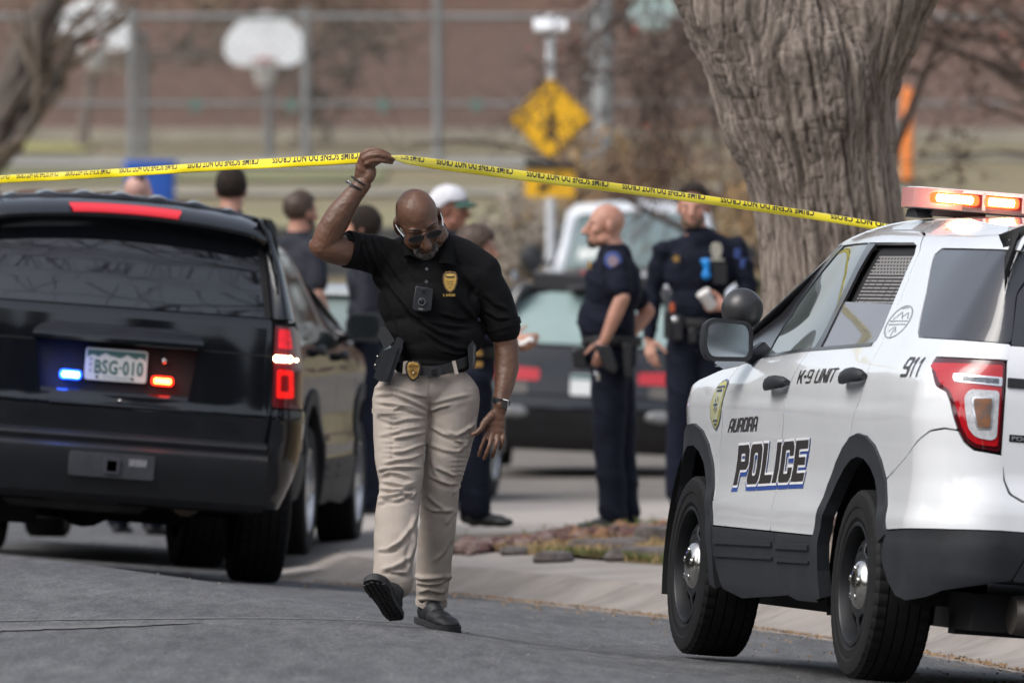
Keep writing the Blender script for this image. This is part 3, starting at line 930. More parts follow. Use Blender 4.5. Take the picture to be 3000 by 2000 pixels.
ds = thing('round_sign', 'round pale teal disc on the wall, left of the big tree', 'sign', (2.55, 207.6, 0))
zz = 1.6 + (760 - 20) * 207 / 33333
Buf().lathe([(0, 0), (.40, 0), (.42, -.03), (.42, -.08), (0, -.08)], 36, 'y', c=(0, .1, zz)).obj('disc', M('pale_teal', (.42, .55, .54), .5, var=.25, vs=3), ds, sharp=40)
bb = thing('blue_bin', 'tall blue bin on the slope behind the black car roof', 'bin', (-4.67, 147, gz(-4.67, 147)))
Buf().prism(soften([(-.30, -.28), (.30, -.28), (.30, .28), (-.30, .28)], .08), 0, .94, lambda a, c, h: (a * (1 + h * .06), c * (1 + h * .06), h)).obj('barrel', M('blue_plastic', (.015, .085, .42), .5, var=.1, vs=3), bb, sharp=50)
Buf().prism(soften([(-.34, -.32), (.34, -.32), (.34, .32), (-.34, .32)], .09), .94, 1.04, lambda a, c, h: (a, c, h)).obj('lid', M('blue_lid', (.02, .10, .46), .45), bb, sharp=50, bevel=.02)
# move the bin up to the height seen: it stands on a block
Buf().box((0, 0, -.3), (.9, .9, .62)).obj('plinth', M('dark_block', (.05, .052, .056)), bb)
ob = thing('orange_pole', 'slim orange pole standing right of the big tree trunk', 'pole', (6.08, 175, gz(6.08, 175)))
Buf().tube([(0, 0, -.2), (0, 0, 1.42), (.0, 0, 1.5)], [.085, .085, .03], 12).obj('shaft', M('orange_plastic', (.80, .22, .03), .5), ob)
Buf().box((0, 0, 0), (.5, .5, .14)).obj('base', M('sign_black', (.02, .018, .015)), ob)

# ------------------------------------------------------------------ trees
def branch_tree(name, label, cat, base, limbs, seed, bark, twig_mat, group=None, depth=4, spread=.6, leaf=None, nleaf=0, leaf_sz=.05, droop=0., leaf_name='dry_leaves', kids=(2, 4), shrink=.68, minr=.004, trunk=True, berries=None):
    rn = random.Random(seed)
    root = thing(name, label, cat, base, group=group)
    tb, wb = Buf(), Buf()
    tips = []
    def grow(p, d, L, r, k):
        n = 4
        P, rad = [p], [r]
        dd = d.copy()
        for i in range(n):
            dd = (dd + Vector((rn.gauss(0, .14), rn.gauss(0, .14), rn.gauss(0, .10) - droop * (1.2 if k < depth - 1 else .25)))).normalized()
            p = p + dd * (L / n)
            P.append(p); rad.append(max(minr, r * (1 - .55 * (i + 1) / n)))
            if k < depth - 1 or rn.random() < .6:
                tips.append((p, dd))
        (tb if r > .06 else wb).tube(P, rad, 8 if r > .06 else 4 if r > .015 else 3, cap=False)
        if k <= 0:
            return
        for c in range(rn.randint(*kids)):
            i = rn.randint(1, n)
            e = (d + Vector((rn.gauss(0, spread), rn.gauss(0, spread), rn.gauss(.05, spread * .7)))).normalized()
            grow(P[i], e, L * shrink * rn.uniform(.7, 1.2), rad[i] * .72, k - 1)
    for p, d, L, r in limbs:
        grow(Vector(p), Vector(d).normalized(), L, r, depth)
    if tb.V: tb.obj('trunk', bark, root)
    if wb.V: wb.obj('twigs', twig_mat, root, smooth=False, kind='stuff')
    for nm, mt, cnt, sz in ((leaf_name, leaf, nleaf, leaf_sz), ('berries', berries, 26, .03)):
        if not mt: continue
        V, F = [], []
        for i in range(cnt):
            p, d = tips[rn.randrange(len(tips))]
            p = p + Vector((rn.gauss(0, .09), rn.gauss(0, .09), rn.gauss(0, .09)))
            u = Vector((rn.gauss(0, 1), rn.gauss(0, 1), rn.gauss(0, 1))).normalized(); v = u.cross(Vector((rn.gauss(0, 1), rn.gauss(0, 1), rn.gauss(0, 1)))).normalized()
            s_ = sz * rn.uniform(.5, 1.3)
            n = len(V); V += [p + u * s_, p + v * s_ * .6, p - u * s_, p - v * s_ * .6]; F.append((n, n + 1, n + 2, n + 3))
        mesh(nm, V, F, mt, root, smooth=False, kind='stuff')
    return root
m_bark2 = M('far_bark', (.085, .070, .060), .9, var=.3, vs=6)
m_twig = M('brown_twig', (.085, .058, .046), .9, var=.3, vs=6)
m_leafb = M('brown_leaf', (.15, .085, .055), .9, col2=(.09, .058, .045), vs=3)
m_leaft = M('tan_leaf', (.17, .12, .075), .9, col2=(.11, .08, .055), vs=3)
m_leafo = M('rust_leaf', (.235, .135, .078), .9, col2=(.15, .105, .075), vs=3)
m_ltwig = M('pale_twig', (.15, .12, .10), .9, var=.25, vs=5)
m_ltan = M('pale_tan_leaf', (.20, .155, .11), .9, col2=(.13, .10, .08), vs=.8)
m_berry = M('red_berry', (.42, .04, .025), .5)
# leaning trunk at the left edge, brown crown spilling across
branch_tree('leaning_tree', 'dark leaning trunk with brown twigs at the left edge', 'tree', (-6.35, 124, gz(-6.3, 124) - .2), [((0, 0, 0), (.30, 0, 1), 2.6, .26), ((.70, 0, 2.3), (.30, .0, 1), 3.4, .20), ((1.0, 0, 3.0), (1, .2, .4), 1.3, .05), ((.9, 0, 2.8), (.8, -.3, .5), 1.2, .05), ((.3, 0, 1.6), (-.5, .2, 1), 2.6, .05)], 4, m_bark2, m_ltwig, leaf=m_leaft, nleaf=260, leaf_sz=.04, depth=2)
branch_tree('bare_tree', 'hazy bare brown tree in front of the left end of the school', 'tree', (-7.6, 201, gz(-7.6, 201)), [((0, 0, 0), (.05, 0, 1), 2.6, .12), ((0, 0, 1.6), (.7, 0, 1), 2.8, .08), ((0, 0, 1.8), (-.6, .1, 1), 2.8, .08), ((0, 0, 2.0), (.2, 0, 1), 3.2, .08), ((0, 0, 1.5), (1, 0, .45), 4.0, .06), ((0, 0, 1.2), (1, 0, .3), 3.4, .05), ((0, 0, 2.2), (1, 0, .8), 4.0, .05)], 8, m_ltwig, m_ltwig, leaf=m_ltan, nleaf=4200, leaf_sz=.10, depth=4, spread=.7)
# crab-apple with red berries hanging in from above the sign
branch_tree('crab_apple_tree', 'thin drooping twigs with red berries between the sign and the big trunk', 'tree', (3.1, 100, gz(3.1, 100)), [((0, 0, 0), (.0, 0, 1), 4.2, .09), ((0, 0, 3.4), (-1, 0, .55), 2.6, .05), ((-.2, 0, 3.6), (-1, .1, .25), 2.4, .045), ((-.9, 0, 4.3), (-1, .1, -.1), 1.6, .035), ((-.6, 0, 3.9), (-.6, 0, -.2), 1.3, .035), ((-1.5, 0, 4.4), (-.5, 0, -.6), 1.2, .028), ((-.2, 0, 4.1), (-.3, .2, -.7), 1.2, .03), ((0, 0, 3.5), (.8, 0, .7), 2.4, .05)] + [((-2.15 + .17 * i, .1 * (i % 3), 4.25 - .12 * (i % 4)), (.12 * ((i * 7) % 5 - 2), .05, -1), .75 + .1 * (i % 3), .010) for i in range(11)], 21, m_bark2, m_twig, leaf=m_leafb, nleaf=420, leaf_sz=.028, depth=4, droop=.10, berries=m_berry, minr=.005)
# dense red-brown tree filling the upper right
branch_tree('bushy_tree', 'dense red-brown twiggy tree filling the upper right corner', 'tree', (5.9, 104, gz(5.9, 104)), [((0, 0, 0), (0, 0, 1), 2.4, .12)] + [((0, 0, 1.4 + .3 * i), (math.cos(i * 2.1), math.sin(i * 2.1) * .6, .75), 2.5, .06) for i in range(9)] + [((0, 0, 3.2), (-1, 0, .25), 2.6, .05), ((0, 0, 2.7), (-1, .2, .5), 2.7, .05), ((0, 0, 3.6), (-.7, -.2, .5), 2.4, .05)], 12, m_bark2, m_twig, leaf=m_leafb, nleaf=3000, leaf_sz=.045, depth=4, spread=.75, berries=m_berry)
# shrubs on the slope
def shrub(label, x, y, w, h_, mat, seed, n=900, sz=.05, group='dry shrubs on the slope', ztop=None):
    rn = random.Random(seed)
    z0 = gz(x, y)
    r = thing('shrub', label, 'shrub', (x, y, z0), group=group)
    b = Buf()
    for i in range(26):
        a = rn.uniform(0, 6.28); k = rn.uniform(.1, .5) * w
        b.tube([(0, 0, 0), (math.cos(a) * k * .4, math.sin(a) * k * .4, h_ * .5), (math.cos(a) * k, math.sin(a) * k, h_ * rn.uniform(.6, 1.05))], [.02, .012, .005], 4)
    b.obj('stems', m_twig, r, smooth=False)
    V, F = [], []
    for i in range(n):
        a, k, t = rn.uniform(0, 6.28), math.sqrt(rn.random()) * w / 2, rn.random() ** .7
        wd = math.sin(min(1, .25 + t) * math.pi * .75) ** .6
        p = Vector((math.cos(a) * k * wd, math.sin(a) * k * wd, t * h_ * (1.05 - .5 * (k / (w / 2)) ** 2)))
        u = Vector((rn.gauss(0, 1), rn.gauss(0, 1), rn.gauss(0, 1))).normalized(); v = u.cross(Vector((rn.gauss(0, 1), rn.gauss(0, 1), rn.gauss(0, 1)))).normalized()
        s_ = sz * rn.uniform(.5, 1.4)
        m_ = len(V); V += [p + u * s_, p + v * s_ * .5, p - u * s_, p - v * s_ * .5]; F.append((m_, m_ + 1, m_ + 2, m_ + 3))
    mesh('foliage', V, F, mat, r, smooth=False, kind='stuff')
m_greyb = M('grey_tan_leaf', (.36, .31, .25), .9, col2=(.27, .23, .19), vs=2)
m_greyb2 = M('grey_brown_leaf', (.20, .155, .125), .9, col2=(.14, .11, .09), vs=2)
m_tanb = M('straw_leaf', (.34, .22, .10), .9, col2=(.24, .15, .08), vs=2)
m_grn = M('dull_green_leaf', (.075, .085, .045), .9, col2=(.05, .06, .035), vs=2)
shrub('round grey-tan shrub under the yellow arrow plaque', .10, 122, 1.7, 1.55, m_greyb, 1, 2600)
shrub('orange-tan shrub just right of the dark-haired woman in profile', -.2, 113, 1.2, .75, m_leafo, 2, 1000)
shrub('tall rust shrub behind the bald officer, left of the big trunk', 1.9, 132, 2.6, 2.0, m_leafo, 3, 1300, .06)
shrub('tall straw shrub behind the bearded officer, beside the trunk', 3.2, 128, 2.4, 1.9, m_tanb, 4, 1500, .06)
shrub('rust shrub above the white pickup roof', 1.0, 146, 2.2, 1.5, m_tanb, 5, 900, .07)
shrub('brown shrub in front of the brick wall, right of the grey pole', 2.2, 168, 4.2, 2.6, m_greyb2, 6, 1300, .07)
shrub('dark green shrub low between trunk and rust shrubs', 3.0, 120, 1.3, 1.2, m_grn, 7, 900)
shrub('straw shrub low in front of the dark wall', -1.7, 118, 2.6, .7, m_tanb, 8, 1500)
shrub('straw shrub behind the man with the shaved temples', -3.2, 122, 2.2, .6, m_tanb, 9, 1200)
lg = thing('lime_post', 'small lime-green marker post near the grey-tan shrub', 'post', (-.28, 126, gz(-.28, 126)))
Buf().tube([(0, 0, 0), (0, 0, .75), (0, 0, .8)], [.05, .05, .02], 8).obj('shaft', M('lime', (.22, .38, .04), .6), lg)

# ------------------------------------------------------------------ the big furrowed trunk
def voxel(name, buf, size, smooth_it=6):
    me = bpy.data.meshes.new(name); me.from_pydata(buf.V, [], buf.F)
    o = bpy.data.objects.new(name, me); COL.objects.link(o)
    r_ = o.modifiers.new('r', 'REMESH'); r_.mode = 'VOXEL'; r_.voxel_size = size
    s_ = o.modifiers.new('s', 'SMOOTH'); s_.iterations = smooth_it; s_.factor = .5
    dg = bpy.context.evaluated_depsgraph_get(); dg.update()
    m2 = bpy.data.meshes.new_from_object(o.evaluated_get(dg))
    bpy.data.objects.remove(o); bpy.data.meshes.remove(me)
    return m2
def me_arrays(me):
    V = np.empty(len(me.vertices) * 3); me.vertices.foreach_get('co', V); V = V.reshape(-1, 3)
    N = np.empty(len(me.vertices) * 3); me.vertices.foreach_get('normal', N); N = N.reshape(-1, 3)
    return V, N
def me_set(me, V):
    me.vertices.foreach_set('co', V.reshape(-1)); me.update()
    me.polygons.foreach_set('use_smooth', [True] * len(me.polygons))
TX, TY = .98, 56.0
def px(x_, y_, Y=TY): return ((x_ * 1.27551 - 1500) / 33333 * Y - TX, 1.6 - (y_ * 1.27551 - 760) / 33333 * Y)
tb = Buf()
def cone(P, R, n=20): tb.tube(P, R, n)
tz0 = gz(TX, TY)
path = [((px(1935, 1150)), .46), ((px(1930, 950)), .41), ((px(1923, 700)), .362), ((px(1916, 560)), .352), ((px(1900, 450)), .360), ((px(1885, 370)), .375), ((px(1862, 270)), .43), ((px(1845, 180)), .46), ((px(1835, 110)), .47), ((px(1836, 75)), .36), ((px(1838, 50)), .22)]
cone([(p[0], 0 if i < 8 else .10 * (i - 7), p[1]) for i, (p, r) in enumerate(path)], [r for p, r in path], 28)
pl = [((px(1870, 260)), .30), ((px(1765, 130)), .31), ((px(1700, 20)), .30), ((px(1640, -110)), .27), ((px(1540, -300)), .22), ((px(1420, -520)), .17)]
cone([(p[0], -.11, p[1]) for p, r in pl], [r for p, r in pl], 22)
pr = [((px(1890, 250)), .28), ((px(1950, 130)), .27), ((px(2020, 10)), .255), ((px(2110, -140)), .235), ((px(2230, -340)), .20), ((px(2330, -560)), .15)]
cone([(p[0], -.06, p[1]) for p, r in pr], [r for p, r in pr], 22)
# root flare and a few burr lumps
for a in range(6):
    tb.ball((px(1935, 1150)[0] + .34 * math.cos(a * 1.05), .34 * math.sin(a * 1.05), tz0 + .05), (.22, .22, .35), 10, 8)
for x_, y_, r in ((2035, 150, .09), (2030, 200, .08)):
    tb.ball((px(x_, y_)[0], -.30 if x_ < 2000 else -.1, px(x_, y_)[1]), r, 10, 8)
me = voxel('trunk', tb, .0095, 5)
V, N = me_arrays(me)
zt = V[:, 2]
axx = np.interp(zt, [px(0, 1150)[1], px(0, 700)[1], px(0, 370)[1], px(0, 110)[1]], [px(1935, 0)[0], px(1923, 0)[0], px(1885, 0)[0], px(1840, 0)[0]])
ang = np.arctan2(V[:, 1], V[:, 0] - axx)
# furrows: ridged noise long in z, short round the girth, wandering a little
lean = (V[:, 0] - axx)
w1 = .35 * vnoise(np.c_[V * 1.1])
u = ang * .40 / .036 + w1 * 2.0
def ridged(p): return 1 - np.abs(vnoise(p))
f1 = ridged(np.c_[u, zt / .55 + w1, V[:, 1] * .0]) ** 2
f2 = ridged(np.c_[u * 2.1 + 7, zt / .22, V[:, 1] * 0 + 3]) ** 2
f3 = fbm(V * np.array((30, 30, 9)), 3)
cr = lambda n, w: np.exp(-(n / w) ** 2)
n1 = vnoise(np.c_[u, zt / .40 + w1, V[:, 1] * .0]); n2 = vnoise(np.c_[u * 1.9 + 7, zt / .17, V[:, 1] * 0 + 3]); n3 = vnoise(np.c_[u * 3.7 + 2, zt / .08, V[:, 1] * 0 + 9])
d = .012 * n2 + .008 * n3 - .024 * cr(n1, .18) - .013 * cr(n2, .17) + .012 * f3
p1 = vnoise(np.c_[u * .72, zt / .42 + w1, V[:, 1] * .0]); p2 = vnoise(np.c_[u * 1.5 + 7, zt / .20, V[:, 1] * 0 + 3]); hz = vnoise(np.c_[u * .5 + 4, zt / .055, V[:, 1] * 0 + 1])
f4 = fbm(V * np.array((60, 60, 22)), 3)
d = .011 * np.tanh(3.2 * p1) + .007 * np.tanh(3.2 * p2) - .012 * cr(n1, .12) - .006 * cr(hz, .12) * (p1 > -.1) + .0055 * f3 + .0035 * f4
V = V + N * d[:, None]
me_set(me, V)
m_bark = M('furrowed_bark', (.335, .287, .248), .92, col2=(.13, .105, .088), vs=9, bump=1., bs=46, stretch=(1, 1, .25), bdist=.02, detail=10, ramp=(.36, .60))
# furrow shade painted into the bark colour: pointiness darkens cavities, lightens ridges
bt = thing('big_tree', 'massive furrowed grey-brown trunk forking into two limbs, right of centre', 'tree', (TX, TY, 0))
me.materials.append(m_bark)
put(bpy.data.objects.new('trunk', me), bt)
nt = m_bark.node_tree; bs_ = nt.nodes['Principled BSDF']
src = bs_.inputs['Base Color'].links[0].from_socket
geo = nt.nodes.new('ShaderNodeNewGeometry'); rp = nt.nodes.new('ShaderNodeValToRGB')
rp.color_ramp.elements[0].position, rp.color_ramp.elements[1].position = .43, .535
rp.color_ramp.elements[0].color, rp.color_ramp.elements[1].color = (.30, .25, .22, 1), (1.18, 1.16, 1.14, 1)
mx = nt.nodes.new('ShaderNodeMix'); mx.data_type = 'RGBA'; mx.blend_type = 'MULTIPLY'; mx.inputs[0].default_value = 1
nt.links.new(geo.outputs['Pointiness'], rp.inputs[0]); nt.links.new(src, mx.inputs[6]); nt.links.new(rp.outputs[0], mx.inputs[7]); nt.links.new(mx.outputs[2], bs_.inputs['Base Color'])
# upper boughs beyond the frame
rn = random.Random(3)
bw, tw = Buf(), Buf()
def bough(p, d, L, r, k):
    P, rad = [p], [r]
    dd = d.normalized()
    for i in range(5):
        dd = (dd + Vector((rn.gauss(0, .13), rn.gauss(0, .13), rn.gauss(.02, .1)))).normalized()
        p = p + dd * L / 5; P.append(p); rad.append(r * (1 - .1 * (i + 1)))
    (bw if r > .05 else tw).tube(P, rad, 8 if r > .05 else 4, cap=False)
    if k:
        for j in range(3):
            i = rn.randint(2, 5)
            bough(P[i], dd + Vector((rn.gauss(0, .6), rn.gauss(0, .6), rn.gauss(0, .4))), L * .68, rad[i] * .6, k - 1)
p0, p1 = px(1420, -520), px(2330, -560)
bough(Vector((p0[0], -.03, p0[1])), Vector((-.6, -.3, 1)), 3.2, .16, 4)
bough(Vector((p1[0], .05, p1[1])), Vector((.5, -.2, 1)), 3.2, .14, 4)
bw.obj('bough', m_bark2, bt); tw.obj('twigs', m_twig, bt, smooth=False, kind='stuff')
# street tree nearer the camera whose bare branches show in the rear window of the big black car
branch_tree('street_tree', 'bare street tree beyond the right edge, its branches mirrored in the car window', 'tree', (6.6, 50.2, float(zg(6.6, 50.2))), [((0, 0, 0), (-.06, 0, 1), 7.0, .2), ((-.4, 0, 6.6), (-1, .05, .60), 6.0, .075), ((-.4, 0, 6.7), (-.8, .2, 1.0), 6.0, .07), ((-.35, 0, 6.4), (-1, .2, .45), 6.5, .065), ((-.35, 0, 6.8), (-1, .5, .9), 6.0, .065), ((-.35, 0, 6.8), (-1, .3, .7), 7.0, .06), ((-.3, 0, 6.6), (.6, .2, 1), 4.5, .09), ((-.3, 0, 6.6), (-.2, .8, 1), 4.2, .08)], 31, m_bark2, m_twig, depth=4, kids=(3, 4), spread=.5, minr=.006, droop=.03)

# dark belt of trees on the photographer's side of the street, seen only as a reflection
rn = random.Random(77)
wb_ = Buf()
for i in range(70):
    x, y_ = rn.uniform(-45, 60), rn.uniform(-32, -14)
    h_ = rn.uniform(15, 22)
    wb_.ball((x, y_, h_ * .5), (rn.uniform(2.5, 4.5), rn.uniform(2, 4), h_ * .5), 12, 9)
for i in range(46):
    x, y_ = rn.uniform(-30, -17), rn.uniform(5, 105)
    h_ = rn.uniform(5, 11)
    wb_.ball((x, y_, h_ * .5), (rn.uniform(2.5, 4.5), rn.uniform(2, 5), h_ * .5), 12, 9)
A_ = np.array(wb_.V); A_ = A_ + 1.0 * np.stack([fbm(A_ * .45 + i * 31, 3) for i in range(3)], -1)
mesh('far_wood', A_, wb_.F, M('wood_green', (.045, .050, .035), .95, var=.5, vs=.6), None, smooth=False, kind='stuff')
def explorer_shell():
    side = [(.1,.12),(.2,.07),(.3,.03),(.45,.008),(.52,.0),(.56,.006),(.62,.0),(.68,.016),(.78,.024),(.9,.02),(.98,.006),(1.02,.0),(1.06,.010),(1.10,.010),(1.16,.018),(1.20,.032),(1.24,.06),(1.3,.095),(1.4,.145),(1.6,.25),(1.68,.30),(1.73,.35),(1.77,.42),(1.80,.5),(1.85,.66)]
    rear = [(.1,.2),(.3,.1),(.42,.02),(.55,.0),(.7,.015),(.8,.05),(.95,.06),(1.1,.075),(1.2,.09),(1.28,.12),(1.4,.19),(1.6,.32),(1.7,.4),(1.76,.5),(1.85,.75)]
    front = [(.1,.12),(.3,.03),(.5,0),(.75,.02),(.9,.1),(1.0,.3),(1.1,.7),(1.2,1.2),(1.85,2)]
    return Shell(1.0, -1.12, 3.86, (.40,.30), (.95,.72), side, rear, front, narrow=(1.2,2.5,.12,1.08,1.4), bow=.012, nar_r=(-1.1,-.2,.05))
def pose(a, r, org):
    a, r = math.radians(a), math.radians(r)
    h = Vector((-math.sin(a), math.cos(a), 0)); l = Vector((-math.cos(a), -math.sin(a), 0)); u = Vector((0, 0, 1))
    l2, u2 = l * math.cos(r) + u * math.sin(r), u * math.cos(r) - l * math.sin(r)
    m = Matrix.Identity(4)
    for i in range(3):
        m[i][0], m[i][1], m[i][2], m[i][3] = h[i], l2[i], u2[i], org[i]
    return m

m_white = M('white_paint', (.74, .76, .78), .2, var=.03, vs=2.2, coat=1., spec=.5)
m_black = M('black_paint', (.005, .006, .009), .05, coat=.5, spec=.5, var=.2, vs=6)
m_clad = M('dark_plastic', (.021, .023, .027), .58, var=.2, vs=7, bump=.12, bs=300, bdist=.002, spec=.35)
m_rub = M('tyre_rubber', (.0095, .0095, .010), .75, spec=.25, var=.3, vs=9, bump=.15, bs=120, bdist=.003)
m_steel = M('black_steel', (.013, .014, .016), .42, spec=.4, var=.25, vs=12)
m_chrome = M('chrome', (.62, .6, .56), .18, metal=1., var=.15, vs=25)
m_gap = M('dark_gap', (.006, .006, .007), .8)
m_glass = M('tinted_glass', (.018, .02, .022), .03, spec=.7, var=.15, vs=3)
m_priv = M('privacy_glass', (.03, .03, .036), .05, spec=.9, var=.12, vs=2)
m_light_glass = M('light_glass', (.16, .19, .19), .04, spec=.9, var=.2, vs=2)
m_blacktrim = M('gloss_black_trim', (.02, .02, .023), .18, spec=.6)
m_red = M('red_lens', (.42, .008, .014), .12, spec=.6, coat=.5, var=.12, vs=20)
m_dred = M('dark_red_lens', (.07, .004, .008), .15, spec=.6, coat=.5)
m_clear = M('clear_lens', (.5, .51, .53), .15, spec=.8, var=.18, vs=60)
m_silver = M('silver_reflector', (.75, .76, .78), .2, metal=.8)
m_amber = M('amber_lens', (.30, .12, .05), .2, var=.5, vs=14, col2=(.12, .1, .09))
m_letter = M('dark_vinyl', (.030, .026, .024), .4)
m_blue = M('blue_vinyl', (.03, .07, .27), .4)
m_wvinyl = M('white_vinyl', (.76, .77, .78), .35)
m_alloy = M('alloy_wheel', (.62, .63, .65), .28, metal=.9)

def wheel(root, x, y, r, w, side, style='steel', name='wheel', turn=0., rim_r=.235):
    """Tyre with rim, side +1 = left. Built at the wheel's own place as a part with sub-parts."""
    wp = bpy.data.objects.new(name, None)
    wp.empty_display_size = .1
    wp.location = (x, y, r)
    wp.rotation_euler = (0, 0, turn)
    put(wp, root)
    hw = w / 2
    gr = []
    for k, yy in enumerate((-.78, -.47, -.16, .16, .47, .78)):
        pass
    prof = [(rim_r, -hw * .86), (rim_r + .02, -hw * .97), (r * .86, -hw), (r * .95, -hw * .95), (r * .985, -hw * .84)]
    edges = [-.84, -.55, -.5, -.2, -.15, .15, .2, .5, .55, .84]
    for i in range(0, len(edges), 2):
        a, b = edges[i], edges[i + 1]
        for yy in (a, b):
            rr = r * (1 - .012 * abs(yy) ** 3)
            prof.append((rr, yy * hw))
        if i + 2 < len(edges):
            for yy in (b + .005, edges[i + 2] - .005):
                prof.append((r - .011, yy * hw))
    prof += [(r * .985, hw * .84), (r * .95, hw * .95), (r * .86, hw), (rim_r + .06, hw * .99), (rim_r + .055, hw * .96), (rim_r + .02, hw * .97), (rim_r, hw * .86)]
    b = Buf().lathe(prof, 180, 'y')
    # shoulder sipes: every third segment of the shoulder rings is cut in
    n = 180
    V = b.V
    for i, (rr, yy) in enumerate(prof):
        if abs(yy) > hw * .52 and abs(yy) < hw * .97 and rr > r * .93:
            for k in range(n):
                if k % 4 == 0:
                    v = V[i * n + k]
                    f = 1 - .0045 / rr
                    V[i * n + k] = (v[0] * f, v[1], v[2] * f)
    tyre = b.obj('tyre', m_rub, wp, sharp=28)
    # rim
    s = side
    rb = Buf()
    if style == 'steel':
        D = lambda q: hw * (.62 + .12 * math.exp(-((q - .12) / .05) ** 2) - .28 * max(0, (q - .16) / .07) ** 1.5 * (1 if q < .225 else 1))
        ns, rings = 144, [0, .05, .09, .115, .128, .15, .175, .195, .205, .222]
        for q in rings:
            for k in range(ns):
                a = 2 * math.pi * k / ns
                rb.V.append((q * math.cos(a), s * D(q), q * math.sin(a)))
        for i in range(len(rings) - 1):
            for k in range(ns):
                ph = (k % 18) / 18.
                hole = 4 <= i <= 7 and (.22 < ph < .80 if i in (4, 7) else .15 < ph < .86)
                if not hole:
                    rb.F.append((i * ns + k, i * ns + (k + 1) % ns, (i + 1) * ns + (k + 1) % ns, (i + 1) * ns + k))
        disc = rb.obj('rim', m_steel, wp, sharp=50)
        sd = disc.modifiers.new('solid', 'SOLIDIFY'); sd.thickness = .012
        Buf().lathe([(rim_r + .004, s * hw * .93), (rim_r - .01, s * hw * .95), (rim_r - .014, s * hw * .9), (rim_r - .016, s * hw * .4), (rim_r - .02, -s * hw * .8), (rim_r, -s * hw * .85)], 72, 'y').obj('rim_barrel', m_steel, wp, sharp=40)
        hb = Buf().lathe([(.0, s * hw * .985), (.03, s * hw * .98), (.062, s * hw * .95), (.085, s * hw * .86), (.098, s * hw * .72), (.10, s * hw * .6)], 40, 'y')
        for k in range(5):
            a = 2 * math.pi * (k + .3) / 5
            hb.ball((.058 * math.cos(a), s * hw * .935, .058 * math.sin(a)), (.014, .007, .014), 10, 6)
        hb.obj('hub_cap', m_chrome, wp, sharp=50)
        Buf().lathe([(0, s * hw * .2), (rim_r - .016, s * hw * .2)], 32, 'y').obj('brake_disc', m_gap, wp)
    else:
        Buf().lathe([(rim_r + .004, s * hw * .93), (rim_r - .012, s * hw * .95), (rim_r - .016, s * hw * .85), (rim_r - .02, s * hw * .3), (rim_r - .02, -s * hw * .8)], 60, 'y').obj('rim_barrel', m_alloy, wp, sharp=40)
        rb = Buf().lathe([(0, s * hw * .8), (.06, s * hw * .8), (.07, s * hw * .6)], 30, 'y')
        for k in range(5):
            a = 2 * math.pi * k / 5
            u, v = (math.cos(a), math.sin(a)), (-math.sin(a), math.cos(a))
            P = []
            for q, wd, dp in ((.04, .045, .78), (.13, .03, .74), (rim_r - .01, .045, .86)):
                for e in (-1, 1):
                    P.append((u[0] * q + v[0] * wd * e, s * hw * dp, u[1] * q + v[1] * wd * e))
            for q, wd, dp in ((.04, .045, .5), (.13, .03, .5), (rim_r - .01, .045, .55)):
                for e in (-1, 1):
                    P.append((u[0] * q + v[0] * wd * e, s * hw * dp, u[1] * q + v[1] * wd * e))
            rb.add(P, [(0, 1, 3, 2), (2, 3, 5, 4), (0, 2, 8, 6), (2, 4, 10, 8), (1, 7, 9, 3), (3, 9, 11, 5), (6, 8, 9, 7), (8, 10, 11, 9)])
        rb.obj('rim', m_alloy, wp, sharp=40)
        Buf().lathe([(0, s * hw * .3), (rim_r - .02, s * hw * .3)], 32, 'y').obj('brake_disc', m_gap, wp)
    return wp

def liner(s, root, sil, holes=()):
    """Dark inner body so that gaps and wheel wells read dark."""
    for sd in (1, -1):
        panel(s, 'inner_body', sil, m_gap, root, off=-.035, thick=0, res=.12, side=sd, rnd=0, holes=holes)

